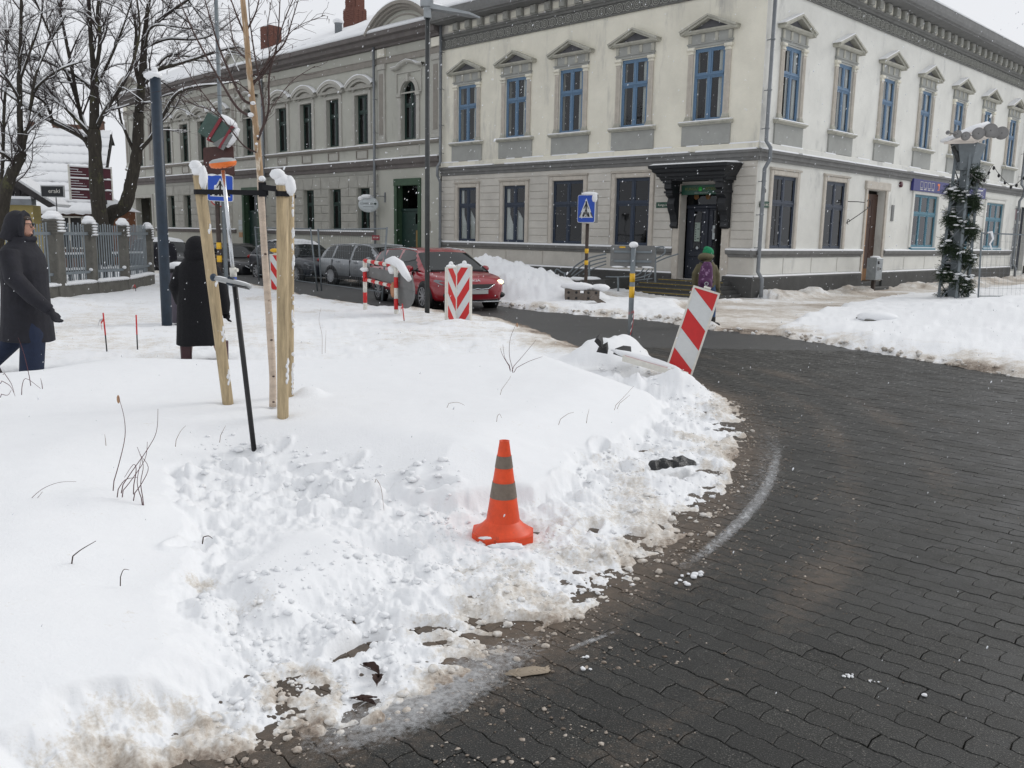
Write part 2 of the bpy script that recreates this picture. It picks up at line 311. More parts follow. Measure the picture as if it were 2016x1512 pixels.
# ------------------------------------------------------------------ words
def text(s, size, mat, parent, Mx, name='lettering', ext=.002, wx=1.0, bold=0):
    cu = bpy.data.curves.new('t', 'FONT'); cu.body = s; cu.size = size; cu.align_x = 'CENTER'; cu.align_y = 'CENTER'; cu.extrude = ext; cu.resolution_u = 2; cu.offset = bold
    ob = bpy.data.objects.new('t', cu); S.collection.objects.link(ob)
    me = bpy.data.meshes.new_from_object(ob.evaluated_get(bpy.context.evaluated_depsgraph_get())); bpy.data.objects.remove(ob); bpy.data.curves.remove(cu)
    me.materials.clear(); me.materials.append(mat)
    if wx != 1: me.transform(Matrix.Scale(wx, 4, (1, 0, 0)))
    return link(name, me, parent, Mx)
TXT = Matrix(((-1, 0, 0, 0), (0, 0, 1, 0), (0, 1, 0, 0), (0, 0, 0, 1)))      # letters on a facade: right = -x, up = z, facing +y
def at(x, y, z): return Matrix.Translation((x, y, z))
# ------------------------------------------------------------------ noise
def _h(ix, iy, s):
    n = (ix.astype(np.int64)*374761393 + iy.astype(np.int64)*668265263 + s*1442695040888963) & 0xFFFFFFFF
    n = ((n ^ (n >> 13))*1274126177) & 0xFFFFFFFF
    return ((n ^ (n >> 16)) & 0xFFFF)/65535.0
def vn(x, y, s=0):
    ix = np.floor(x); iy = np.floor(y); fx = x-ix; fy = y-iy; fx = fx*fx*fx*(fx*(fx*6-15)+10); fy = fy*fy*fy*(fy*(fy*6-15)+10)
    a = _h(ix, iy, s); b = _h(ix+1, iy, s); c = _h(ix, iy+1, s); d = _h(ix+1, iy+1, s)
    return (a*(1-fx)+b*fx)*(1-fy)+(c*(1-fx)+d*fx)*fy - .5
def fbm(x, y, f, o=4, s=0, g=.5):
    t = 0; a = 1; z = 0
    for i in range(o):
        t = t+a*vn(x*f+i*17.3, y*f-i*9.1, s+i*7)*2; z += a; a *= g; f *= 2.03
    return t/z
def lumps(x, y, cell, s=0, lo=.3, hi=.75, dens=.8):           # height of overlapping rounded lumps
    gx = np.floor(x/cell); gy = np.floor(y/cell); best = np.zeros_like(x)
    for dx in (-1, 0, 1):
        for dy in (-1, 0, 1):
            cx = gx+dx; cy = gy+dy
            px = (cx+.1+.8*_h(cx, cy, s))*cell; py = (cy+.1+.8*_h(cx, cy, s+1))*cell
            r = (lo+(hi-lo)*_h(cx, cy, s+2))*cell*(_h(cx, cy, s+3) < dens); e = .6+.8*_h(cx, cy, s+4); an = 3.14*_h(cx, cy, s+5)
            u = (x-px)*np.cos(an)+(y-py)*np.sin(an); v = (-(x-px)*np.sin(an)+(y-py)*np.cos(an))*e
            best = np.maximum(best, np.sqrt(np.maximum(r*r-u*u-v*v, 0)))
    return best
def sst(x): x = np.clip(x, 0, 1); return x*x*(3-2*x)
def sdist(x, y, poly):                                        # signed distance, positive inside
    P = np.array([(p[0], p[1]) for p in poly]); d = np.full(x.shape, 1e9); ins = np.zeros(x.shape, bool)
    for i in range(len(P)):
        ax, ay = P[i]; bx, by = P[(i+1) % len(P)]; ex = bx-ax; ey = by-ay
        t = np.clip(((x-ax)*ex+(y-ay)*ey)/(ex*ex+ey*ey+1e-12), 0, 1)
        d = np.minimum(d, (x-ax-t*ex)**2+(y-ay-t*ey)**2)
        c = ((ay > y) != (by > y)) & (x < (bx-ax)*(y-ay)/(by-ay+1e-12)+ax); ins ^= c
    return np.where(ins, 1, -1)*np.sqrt(d)
# ================================================================== GROUND
ISLE = [(.44,14.97),(1.05,12.71),(2.0,10.6),(2.26,8.87),(2.14,7.86),(1.91,6.87),(1.55,5.82),(1.26,5.14),(1.09,4.76),(.74,4.21),(.34,3.65),(.17,3.44),(-.09,3.13),(-.27,2.93),(-.5,2.7),(-.64,2.58),(-.89,2.48)]
NEARST = [(-.1,16.93),(-.89,17.85),(-1.97,18.83),(-3.28,19.8),(-4.61,21.46),(-6.23,23.89),(-8.6,27.6),(-14,34),(-22,44),(-60,85)]
P1 = ISLE[::-1]+NEARST+[(-90,85),(-90,-10),(-3,.2),(-1.6,1.9)]
FAR = [(-.31,20.57),(.55,19.37),(1.5,18.56),(2.94,17.5),(3.61,15.91),(4.66,15.11),(5.37,13.31),(5.92,12.04),(6.37,10.78),(6.9,9.2),(7.3,7),(7.5,3)]
def wallp(s, p): return (CORNER.x+UL.x*s+NL.x*p, CORNER.y+UL.y*s+NL.y*p)
P2 = FAR+[(9,-10),(90,-10),(90,120),(-90,120)]+[wallp(70,4.2),wallp(24,4.2),wallp(14,4.6),wallp(9.5,5.6)]
def gp(l, z=0): return [G(x, y, z)[:2] for x, y in l]
SM = gp([(-400,1600),(0,1480),(130,1425),(300,1330),(420,1215),(400,1165),(345,1110),(400,1060),(380,985),(340,935),(350,885),(430,862),(500,872),(620,893),(700,905),(790,938),(900,944),(985,930),(1060,930),(1120,900),(1140,862),(1230,825),(1290,795),(1335,757),(1290,742),(1230,722)], .27) + gp([(1160,692),(1100,678),(1000,668),(880,678),(640,688),(400,692),(200,694),(0,720),(-300,735)], .31)+[(-14,8.5),(-14,-4)]
SM2 = gp([(430,1090),(520,1015),(640,1000),(720,1030),(735,1080),(660,1115),(590,1165),(500,1175),(450,1150)], .2)
PATH = gp([(1405,652),(1545,660),(1610,628),(1700,606),(1800,588),(1870,576),(2050,556),(2050,540),(1880,553),(1750,566),(1640,572),(1500,592),(1430,596),(1330,600),(1310,612)])+[]
SLUSH = gp([(-60,1530),(60,1478),(160,1440),(300,1385),(450,1325),(560,1270),(640,1290),(760,1330),(700,1400),(560,1450),(450,1512),(200,1600),(-50,1600)], .05)
TRACK = gp([(1060,655),(1110,668),(1170,660),(1250,700),(1200,640),(1080,640)])
def ground(x, y):
    """height of the snow surface and how dirty it is, at world x, y"""
    e = .09*fbm(x, y, 1.3, 3, 3)+.05*fbm(x, y, 7, 3, 5)
    d1 = sdist(x, y, P1); d2 = sdist(x, y, P2); r = np.hypot(x, y)
    near = sst((16-r)/8)
    wx = x+.03*fbm(x, y, 11, 3, 201); wy = y+.03*fbm(x, y, 11, 3, 205); l1 = lumps(wx, wy, .085, 10, .2, .7, .6)*(.3+.7*near); l2 = lumps(wx+.04*fbm(x, y, 4, 2, 207), wy+.04*fbm(x, y, 4, 2, 209), .23, 20, .2, .6, .5); l3 = lumps(wx, wy, .035, 30, .2, .7, .6)*near; rdg = np.abs(fbm(x, y, 6, 4, 211))
    # --- near island
    a = d1+e
    tr = .006+.035*sst(a/.45)+.055*sst((a-.55)/.9)-.020*sst(fbm(x, y, 1.7, 4, 401, .6)*3-.75)*near
    tr = tr+(.26*l1+.42*l2+.26*l3)*(.15+.85*sst((fbm(x, y, 2.1, 3, 40)+.3)*1.8))-.05*rdg+.036*fbm(x, y, 3.0, 5, 44, .6)+.03*(rdg<.05)*0+.014*fbm(x, y, 26, 4, 48, .6)*near
    far = sst((y-9.3)/1.2)
    foot = .05+.045*fbm(x, y, 1.1, 4, 50)-.03*sst(fbm(x, y, 2.6, 3, 54)*2)+.012*fbm(x, y, 9, 4, 57)
    tr = tr*(1-far)+(foot+.05*sst(a/.4))*far
    s0 = sdist(x, y, SM); hs = .15+.15*sst((s0+.05)/.85)+.05*sst((-x-2.5)/1.5)*sst((y-6)/2)+.035*fbm(x, y, .45, 3, 60)+.006*fbm(x, y, 3.5, 3, 63)
    s1 = s0+.05*fbm(x, y, 3.5, 4, 66)+.02*fbm(x, y, 14, 3, 70)
    s2 = sdist(x, y, SM2)+.05*fbm(x, y, 4, 4, 72)
    back = sst((y-7.4)/1.8)
    bl = sst((3.9-y)/.9)*sst((.2-x)/.6); k1 = sst((s1+.02+.12*bl)/(.10+.55*back+.20*bl)); k2 = sst((s2+.08)/.30)
    rim = np.exp(-((s1+.05)/.10)**2)*(1-far)*(.045*sst(fbm(x, y, 3, 3, 90)*2+.4)+.25*l2+.2*l1)
    slope = 1-.35*np.exp(-((x-.9)**2+(y-8.8)**2)/3)*0
    h1 = tr*(1-k1)+hs*k1*slope+rim*(1-k1*.7)
    h1 = np.where(k2 > 0, np.maximum(h1, tr*(1-k2)+.145*k2), h1)
    # heaps by the posts and under the hazard board
    for (px, py, z, rad, hh) in ((1212,694,.2,.50,.20),(1245,690,.2,.38,.12),(1168,696,.2,.36,.16),(1275,712,.2,.4,.08),(1345,752,.15,.30,.15),(1290,738,.2,.4,.10),(610,775,.3,.13,.07),(250,965,.3,.28,.07),(905,640,.1,.5,.10),(100,600,.1,1.2,.12)):
        c = G(px, py, z); q = ((x-c.x)**2+(y-c.y)**2)/rad**2; h1 = h1+hh*np.exp(-q**1.4*1.2)*(1+.25*fbm(x, y, 4, 3, 80))
    for (px, py, rr) in ((448,787,.08),(537,795,.07),(557,815,.08),(572,768,.07),(495,847,.06)):          # little wells melted round the stakes
        c = G(px, py, .3); h1 = h1-.03*np.exp(-((x-c.x)**2+(y-c.y)**2)/rr**2)
    c = G(990, 1042, .06); q = np.exp(-(((x-c.x)**2+(y-c.y)**2)/.24**2)**2); h1 = h1*(1-.92*q)+.012*q
    c = G(1325, 918, .1); q = np.exp(-((x-c.x)**2+(y-c.y)**2)/.12**2); h1 = h1*(1-.6*q)
    c = G(720, 1365, 0.02); q = np.exp(-((x-c.x)**2+(y-c.y)**2)/.11**2); h1 = h1*(1-1.0*q)
    c = G(770, 1085, .04); q = np.exp(-((x-c.x)**2*1.2+(y-c.y)**2*4)/.16**2); h1 = h1*(1-q)-.012*q*sst(fbm(x, y, 9, 4, 405)*2+.6)
    c = G(1210, 1240, .0); q = np.exp(-((x-c.x)**2+(y-c.y)**2)/.1**2); h1 = h1*(1-.5*q)
    for (fx, fy, an, rl) in ((470,905,.5,.15),(540,900,1.2,.13),(610,935,.3,.14),(680,930,1.0,.13),(760,965,.6,.15),(850,975,.2,.13),(400,1000,1.4,.13),(380,1080,1.2,.13),(560,965,.9,.12),(1130,940,.8,.14),(1180,880,1.3,.13),(1270,860,.4,.13),(1060,1010,.6,.13),(1160,1010,1.1,.13),(700,1230,.9,.12),(830,1190,.2,.13),(930,1130,.7,.13),(1010,1180,.3,.12)):
        c = G(fx, fy, .12); u = (x-c.x)*cos(an)+(y-c.y)*sin(an); v = -(x-c.x)*sin(an)+(y-c.y)*cos(an); q = (u/rl)**2+(v/(rl*.42))**2; h1 = h1-.045*np.exp(-q**2)+.02*np.exp(-((np.sqrt(q)-1.35)/.25)**2)
    c = G(620, 1205, 0.04); q = np.exp(-((x-c.x)**2*3+(y-c.y)**2*6)/.16**2); h1 = h1*(1-.8*q)+.02*q
    h1 = h1-.12*(1-sst((a+.05)/.10))
    dirt1 = .56*np.exp(-np.maximum(a, 0)/.10)*(1-k1)+.34*sst((1.3-a)/1.1)*(1-k1)*sst(fbm(x, y, 1.6, 5, 91, .6)*2.2+.35)
    sl = sst((sdist(x, y, SLUSH)+.10*fbm(x, y, 5, 3, 92))/.10); dirt1 = dirt1+sl*(.17+.75*fbm(x, y, 5, 5, 94, .65)); h1 = h1*(1-.25*sl*(1-k1))*1+sl*((.30*l1+.35*l3+.03*fbm(x, y, 9, 5, 301, .65)+.005-.03*np.abs(fbm(x, y, 5, 4, 305)))-.45*h1)
    c = G(1212, 694, .2); q = ((x-c.x)**2+(y-c.y)**2)/.85**2; dirt1 = dirt1*(1-.97*np.exp(-q**2)); c = G(400, 1150, .1); dirt1 = dirt1+.5*np.exp(-((x-c.x)**2+(y-c.y)**2)/.07**2)
    dirt1 = dirt1+far*(1-np.exp(-(((x-1.2)**2+(y-10.4)**2)/1.1)**2))*(.10+.16*sst(fbm(x, y, .7, 3, 96)*2)+.5*np.exp(-np.maximum(a, 0)/.2))
    # --- far pavements
    b = d2+e*1.6
    rel = (x-CORNER.x); rly = (y-CORNER.y)
    pl = rel*NL.x+rly*NL.y; sl_ = rel*UL.x+rly*UL.y; pr = rel*NR.x+rly*NR.y; sr = rel*UR.x+rly*UR.y
    h2 = .06+.13*sst(b/.8)*(.8+.4*fbm(x, y, .8, 3, 100))+.22*l2*.7+.03*fbm(x, y, 4, 4, 103)
    pth = sst((sdist(x, y, PATH)+.25*fbm(x, y, 1.2, 3, 106))/.35)
    side = sst((2.9-pr)/.6)*(sr > -1.5)*(pl < 1.5)                      # trodden pavement along the right-hand front
    door = np.exp(-(((sl_-1.2)/2.4)**2+((pl-2.4)/1.7)**2))
    pth = np.maximum(pth, np.maximum(side, sst(door*1.6-.3)))
    sideL = sst((3.4-pl)/.5)*(sl_ > 3.5); pth = np.maximum(pth, sideL*.8)
    h2 = h2*(1-pth)+(.018+.008*fbm(x, y, 3, 3, 109))*pth
    q = ((x-10.6)**2+(y-17.0)**2)/3.0**2; big = np.exp(-q*1.25); h2 = h2+.49*big*(1-pth)
    q = ((x-8.8)**2+(y-14.0)**2)/2.2**2; h2 = h2+.12*np.exp(-q)*(1-pth)
    bankR = sst((1.1-pr)/.5)*(sr > .3)*(pl < .2)*((np.abs(sr-7.8) > 1.3)); h2 = h2+bankR*np.maximum(.10+.30*fbm(x, y, .9, 4, 112), 0)+bankR*.15*l2
    c = Vector((-.75, 23.6)); ux = (x-c.x)*(-UL.x)+(y-c.y)*(-UL.y); vx = (x-c.x)*NL.x+(y-c.y)*NL.y
    cone = np.maximum(0, 1-np.sqrt((np.where(ux > 0, ux/4.0, ux/1.25))**2+(vx/1.75)**2)); h2 = h2+.93*cone**.85*(1+.16*fbm(x, y, 1.6, 3, 115))+(cone > 0)*(.5*l2+.4*lumps(x, y, .11, 117))*np.minimum(cone*3, 1)*(1-0*near)
    kerb = np.exp(-((b-.35)/.35)**2)*(1-pth); h2 = h2+kerb*.05*sst(fbm(x, y, 1.8, 3, 118)*2)
    h2 = h2-.12*(1-sst((b+.05)/.12))
    dirt2 = .50*np.exp(-np.maximum(b-.1, 0)/.38)*(.45+1.0*sst(fbm(x, y, 1.4, 4, 120)*2+.35))+pth*(.46+.38*fbm(x, y, .9, 4, 122))
    dirt2 = dirt2*(1-.85*np.minimum(cone*4, 1))+.12*np.minimum(cone*4, 1)*sst(fbm(x, y, 3, 3, 125)*3)
    in1 = d1 > d2
    return np.where(in1, h1, h2), np.clip(np.where(in1, dirt1, dirt2), 0, 1.2)
# snow sheet: fine close by, coarser away
th = np.linspace(radians(-43), radians(43), 1000)
rs = [1.75]
while rs[-1] < 62:
    r_ = rs[-1]; rs.append(r_+max(.011, min(.13 if 18.5 < r_ < 27 else .30, 3.2*r_*r_/2846)))
rs = np.array(rs); TH, RR = np.meshgrid(th, rs); X = RR*np.sin(TH); Y = RR*np.cos(TH)
Hh, Dd = ground(X.ravel(), Y.ravel())
nr, nc = TH.shape; V = np.stack([X.ravel(), Y.ravel(), Hh], 1)
idx = np.arange(nr*nc).reshape(nr, nc); FQ = np.stack([idx[:-1, :-1].ravel(), idx[:-1, 1:].ravel(), idx[1:, 1:].ravel(), idx[1:, :-1].ravel()], 1)
FQ = FQ[(Hh[FQ] > -.022).any(1)]
used = np.unique(FQ); rm = np.full(nr*nc, -1); rm[used] = np.arange(len(used)); V = V[used]; FQ = rm[FQ]; Dd = Dd[used]
kind(link('snow_ground', np_mesh('snow_ground', V, FQ[:, ::-1], M['snow'], True, {'dirt': Dd})), 'structure')
print('snow faces', len(FQ))
def snow_h(x, y): return float(ground(np.array([float(x)]), np.array([float(y)]))[0][0])
def onsnow(p, sink=.03): return Vector((p.x, p.y, max(snow_h(p.x, p.y), 0)-sink))
# wide base sheets
base = pbr('wet_asphalt', (.050, .050, .049), .5, var=.22, scale=1.6, bump=.35, bscale=160, spec=.45, spots=((.115, .10, .085), 1.1, .60, .22, (1, 1, 1)))
far_snow = MB(); far_snow.add([(-500,-500,-.06),(500,-500,-.06),(500,500,-.06),(-500,500,-.06)], [(0,1,2,3)]); kind(far_snow.obj('ground', M['snow_clean']), 'structure')
mb = MB(); mb.prism([(-.1,16.93),(.44,14.97),(1.2,12.2),(6.5,12.2),(8.2,9.6),(8.5,3),(16,3),(16,16),(9,26),(5,30),(-10,42),(-40,72),(-60,90),(-70,82),(-22,40),(-8.6,26)], -.03, -.004, 'z'); kind(mb.obj('road', base), 'structure')
# pavers: zigzag concrete blocks, long joints running towards the right-hand corner
pav = bpy.data.materials.new('concrete_paver'); pav.use_nodes = True; t = pav.node_tree; b = t.nodes['Principled BSDF']; n = t.nodes.new; l = t.links.new
g = n('ShaderNodeNewGeometry'); ob = n('ShaderNodeObjectInfo')
a = n('ShaderNodeTexNoise'); a.inputs['Scale'].default_value = 190; a.inputs['Detail'].default_value = 4; l(g.outputs['Position'], a.inputs['Vector'])
r = n('ShaderNodeValToRGB'); e = r.color_ramp.elements; e[0].position = .38; e[0].color = (.014, .014, .0125, 1); e[1].position = .74; e[1].color = (.20, .19, .17, 1); k = e.new(.58); k.color = (.028, .028, .0255, 1); l(a.outputs[0], r.inputs[0])
a2 = n('ShaderNodeTexNoise'); a2.inputs['Scale'].default_value = 2.2; a2.inputs['Detail'].default_value = 7; a2.inputs['Roughness'].default_value = .7; l(g.outputs['Position'], a2.inputs['Vector'])
r2 = n('ShaderNodeMapRange'); r2.inputs[1].default_value = .3; r2.inputs[2].default_value = .7; r2.inputs[3].default_value = .72; r2.inputs[4].default_value = 1.3; l(a2.outputs[0], r2.inputs[0]); tn = n('ShaderNodeAttribute'); tn.attribute_name = 'tone'; tm = n('ShaderNodeMath'); tm.operation = 'MULTIPLY'; l(r2.outputs[0], tm.inputs[0]); l(tn.outputs['Fac'], tm.inputs[1])
x = n('ShaderNodeMix'); x.data_type = 'RGBA'; x.blend_type = 'MULTIPLY'; x.inputs[0].default_value = 1; l(r.outputs[0], x.inputs[6]); l(tm.outputs[0], x.inputs[7])
at_ = n('ShaderNodeAttribute'); at_.attribute_name = 'mud'
a4 = n('ShaderNodeTexNoise'); a4.inputs['Scale'].default_value = 16; a4.inputs['Detail'].default_value = 8; a4.inputs['Roughness'].default_value = .78; l(g.outputs['Position'], a4.inputs['Vector'])
m1 = n('ShaderNodeMath'); m1.operation = 'ADD'; l(at_.outputs['Fac'], m1.inputs[0]); l(a4.outputs[0], m1.inputs[1])
r4 = n('ShaderNodeMapRange'); r4.inputs[1].default_value = .78; r4.inputs[2].default_value = 1.25; r4.inputs[4].default_value = .85; l(m1.outputs[0], r4.inputs[0])
x2 = n('ShaderNodeMix'); x2.data_type = 'RGBA'; l(r4.outputs[0], x2.inputs[0]); l(x.outputs[2], x2.inputs[6]); x2.inputs[7].default_value = (.15, .112, .082, 1)
l(x2.outputs[2], b.inputs['Base Color'])
r5 = n('ShaderNodeMapRange'); r5.inputs[1].default_value = .35; r5.inputs[2].default_value = .65; r5.inputs[3].default_value = .30; r5.inputs[4].default_value = .66; l(a2.outputs[0], r5.inputs[0]); l(r5.outputs[0], b.inputs['Roughness'])
b.inputs['Specular IOR Level'].default_value = .26
u = n('ShaderNodeBump'); u.inputs['Strength'].default_value = .5; u.inputs['Distance'].default_value = .004; l(a.outputs[0], u.inputs['Height']); l(u.outputs[0], b.inputs['Normal'])
joint = pbr('joint_sand', (.012, .011, .010), .95, var=.5, scale=3, spots=((.10, .075, .045), 1.4, .60, .1, (1, 1, 1)))
bed = MB(); bed.add([(-4,1,-.03),(12,1,-.03),(12,15,-.03),(-4,15,-.03)], [(0,1,2,3)])
road2 = kind(bed.obj('paved_road', joint), 'structure')
PL, PW = .226, .1095; dx_, dy_ = -UL.x, -UL.y; ex_, ey_ = -dy_, dx_   # long axis; across
def paver_pts(k, j):
    rr = random.Random(k*7919+j); s0 = (k+.5*(j % 2))*PL; q0 = j*PW; w = .0062; g_ = .0013; jx = rr.uniform(-.0012, .0012); jy = rr.uniform(-.0012, .0012)
    f = lambda s: w*[1, -1][int(math.floor(s/(PL/2)+.25)) % 2]
    knots = [0, .13, .36, .5, .63, .86, 1.0]
    sg = 1
    wav = [0, -1, 1, 0, -1, 1, 0]
    lo = [(s0+u_*PL+jx, q0+sg*w*v_+jy) for u_, v_ in zip(knots, wav)]
    hi = [(s, q+PW) for s, q in lo]
    sw = -.009
    ring = [(lo[0][0]+g_, lo[0][1]+g_)]+[(p[0], p[1]+g_) for p in lo[1:-1]]+[(lo[-1][0]-g_, lo[-1][1]+g_), (lo[-1][0]-g_+sw, q0+PW*.5), (hi[-1][0]-g_, hi[-1][1]-g_)]+[(p[0], p[1]-g_) for p in hi[1:-1][::-1]]+[(hi[0][0]+g_, hi[0][1]-g_), (lo[0][0]+g_+sw, q0+PW*.5)]
    return ring, rr.uniform(-.0022, .0012), rr
def w2(p): return (dx_*p[0]+ex_*p[1], dy_*p[0]+ey_*p[1])
cand = []
for j in range(-40, 170):
    for k in range(-60, 40):
        c = w2(((k+.5+.5*(j % 2))*PL, (j+.5)*PW))
        if 1.0 < c[1] < 13.2 and -4 < c[0] < c[1]*.72+2.6: cand.append((hypot(*c), k, j, c))
cc = np.array([c[3] for c in cand]); di = sdist(cc[:, 0], cc[:, 1], P1); di2 = sdist(cc[:, 0], cc[:, 1], P2)
RV, RF, RM, RT = [], [], [], []
cand = sorted([(c[0], c[1], c[2], c[3], d) for c, d, d2_ in zip(cand, di, di2) if d < 1.2 and d2_ < .3])
def mud(xs, ys):
    d = -sdist(xs, ys, P1); ar = .50*np.exp(-np.maximum(d, 0)/.38)+.26*np.exp(-((d-.75)/.16)**2)+.30*np.exp(-((d-1.35)/.22)**2)*sst((ys-4)/2)+.20*np.exp(-((d-1.9)/.2)**2)*sst((ys-5)/2)+.16*fbm(xs, ys, 1.2, 3, 130)+.06
    return ar
n_ind = 0
for dist, k, j, c, d in cand:
    ring, dz, rr = paver_pts(k, j); cx = sum(p[0] for p in ring)/len(ring); cy = sum(p[1] for p in ring)/len(ring); m_ = len(ring); be = .0030
    out = []; tx, ty = rr.uniform(-.006, .006), rr.uniform(-.006, .006)
    for sc, z in ((1, -.028), (1, -be), ('i', 0)):
        for p in ring:
            q = p
            if sc == 'i':
                ln = hypot(p[0]-cx, p[1]-cy); f_ = 1-be/ln; q = (cx+(p[0]-cx)*f_, cy+(p[1]-cy)*f_)
            wx, wy = w2(q); out.append((wx, wy, z+dz+(tx*(q[0]-cx)+ty*(q[1]-cy))))
    fs = [tuple(2*m_+i for i in range(m_))]+[(a_*m_+i, a_*m_+(i+1) % m_, (a_+1)*m_+(i+1) % m_, (a_+1)*m_+i) for a_ in (0, 1) for i in range(m_)]
    tone = rr.choice([.84, .93, 1, 1, 1.05, 1.1, 1.18]); inview = abs(c[0]) < c[1]*.60 and c[1] > 2.45 and d < -.08
    if n_ind < 300 and inview:
        me = bpy.data.meshes.new('paving_block'); me.from_pydata(out, [], fs); me.materials.append(pav)
        A_ = np.array(out); at2 = me.attributes.new('mud', 'FLOAT', 'POINT'); at2.data.foreach_set('value', mud(A_[:, 0], A_[:, 1]).astype(np.float32))
        at3 = me.attributes.new('tone', 'FLOAT', 'POINT'); at3.data.foreach_set('value', [tone]*len(out)); link('paving_block', me, road2); n_ind += 1
    else:
        b0 = len(RV); RV += out; RT += [tone]*len(out); RF += [tuple(i+b0 for i in f) for f in fs]
me = bpy.data.meshes.new('paving'); me.from_pydata(RV, [], RF); me.materials.append(pav); A_ = np.array(RV)
at2 = me.attributes.new('mud', 'FLOAT', 'POINT'); at2.data.foreach_set('value', mud(A_[:, 0], A_[:, 1]).astype(np.float32))
at3 = me.attributes.new('tone', 'FLOAT', 'POINT'); at3.data.foreach_set('value', RT)
kind(link('paving_blocks_beyond', me, road2), 'stuff'); print('pavers', len(cand), n_ind)
# pale track of salt and packed snow on the bend, and other faint tyre lines
salt = bpy.data.materials.new('salt_film'); salt.use_nodes = True; t = salt.node_tree; b = t.nodes['Principled BSDF']; n = t.nodes.new; l = t.links.new
b.inputs['Base Color'].default_value = (.60, .61, .62, 1); b.inputs['Roughness'].default_value = .8
g = n('ShaderNodeNewGeometry'); a = n('ShaderNodeTexNoise'); a.inputs['Scale'].default_value = 30; a.inputs['Detail'].default_value = 8; a.inputs['Roughness'].default_value = .8; l(g.outputs['Position'], a.inputs['Vector'])
at_ = n('ShaderNodeAttribute'); at_.attribute_name = 'cover'; m1 = n('ShaderNodeMath'); m1.operation = 'ADD'; l(at_.outputs['Fac'], m1.inputs[0]); l(a.outputs[0], m1.inputs[1])
r = n('ShaderNodeMapRange'); r.inputs[1].default_value = .95; r.inputs[2].default_value = 1.4; r.inputs[4].default_value = .75; l(m1.outputs[0], r.inputs[0]); l(r.outputs[0], b.inputs['Alpha'])
def track(pts, w, name, cov=.62):
    P = [G(*p) for p in pts]; pts2 = []
    for i in range(len(P)-1):
        p0 = P[max(i-1, 0)]; p1 = P[i]; p2 = P[i+1]; p3 = P[min(i+2, len(P)-1)]
        for u_ in np.linspace(0, 1, 9)[:-1]: pts2.append(.5*((2*p1)+(-p0+p2)*u_+(2*p0-5*p1+4*p2-p3)*u_*u_+(-p0+3*p1-3*p2+p3)*u_**3))
    V = []; Fc = []; C = []; n_ = len(pts2); K = 7
    for i, p in enumerate(pts2):
        q = pts2[min(i+1, n_-1)]-pts2[max(i-1, 0)]; nn = Vector((-q.y, q.x, 0)).normalized(); en = max(sin(pi*i/(n_-1)), 0)**.5
        for k in range(K):
            o = (k/(K-1)-.5); V.append(tuple(p+nn*o*w+Vector((0, 0, .0045)))); C.append(cov*en*(1-(2*o)**2)**.7)
    for i in range(n_-1):
        for k in range(K-1): Fc.append((i*K+k, i*K+k+1, (i+1)*K+k+1, (i+1)*K+k))
    kind(link(name, np_mesh(name, V, Fc, salt, False, {'cover': C})), 'structure')
track([(1528,850),(1528,905),(1500,975),(1440,1045),(1370,1100),(1290,1150)], .12, 'salt_streak', .82)
track([(1500,850),(1508,905),(1490,950),(1450,1000)], .03, 'salt_streak', .5)
track([(1420,750),(1490,810),(1515,870),(1510,930),(1470,1000),(1400,1065),(1330,1110)], .45, 'salt_film', .50)
track([(500,1500),(700,1440),(860,1370),(1000,1290),(1160,1215)], .42, 'frost_film', .74)
track([(1100,1290),(1170,1260),(1240,1235)], .06, 'frost_film', .66)
track([(1640,672),(1750,690),(1900,720),(2030,742)], .9, 'salt_film', .30)
track([(1560,664),(1700,686),(1850,712),(2030,748)], .25, 'salt_film', .5)
# crumbs: brown slush on the road, white snow clods on the trodden edge
def ico(sub):
    t = (1+5**.5)/2; v = [(-1,t,0),(1,t,0),(-1,-t,0),(1,-t,0),(0,-1,t),(0,1,t),(0,-1,-t),(0,1,-t),(t,0,-1),(t,0,1),(-t,0,-1),(-t,0,1)]
    f = [(0,11,5),(0,5,1),(0,1,7),(0,7,10),(0,10,11),(1,5,9),(5,11,4),(11,10,2),(10,7,6),(7,1,8),(3,9,4),(3,4,2),(3,2,6),(3,6,8),(3,8,9),(4,9,5),(2,4,11),(6,2,10),(8,6,7),(9,8,1)]
    v = [np.array(p)/np.linalg.norm(p) for p in v]
    for _ in range(sub):
        mid = {}; f2 = []
        def mm(a, b):
            k = (min(a, b), max(a, b))
            if k not in mid: p = v[a]+v[b]; v.append(p/np.linalg.norm(p)); mid[k] = len(v)-1
            return mid[k]
        for a, b, c in f: x, y, z = mm(a, b), mm(b, c), mm(c, a); f2 += [(a,x,z),(b,y,x),(c,z,y),(x,y,z)]
        f = f2
    return np.array(v), np.array(f)
def scatter(name, P, R, mat, sub, dirt=0., squash=.65, jit=.25, smooth=True):
    v, f = ico(sub); n_ = len(P); nv = len(v)
    base_ = v[None]*(1+jit*(RNG.random((n_, nv, 1))*2-1))
    sc = R[:, None, None]*np.stack([.75+.6*RNG.random((n_, 1)), .75+.6*RNG.random((n_, 1)), np.full((n_, 1), squash)], 2)
    base_ = base_*sc; an = RNG.random(n_)*6.28; c, s_ = np.cos(an)[:, None], np.sin(an)[:, None]
    X_ = base_[:, :, 0]*c-base_[:, :, 1]*s_; Y_ = base_[:, :, 0]*s_+base_[:, :, 1]*c
    V = np.stack([X_, Y_, base_[:, :, 2]], 2)+P[:, None, :]; F_ = f[None]+(np.arange(n_)*nv)[:, None, None]
    dd = np.repeat(dirt if hasattr(dirt, '__len__') else np.full(n_, dirt), nv)
    return kind(link(name, np_mesh(name, V.reshape(-1, 3), F_.reshape(-1, 3), mat, smooth, {'dirt': dd})), 'stuff')
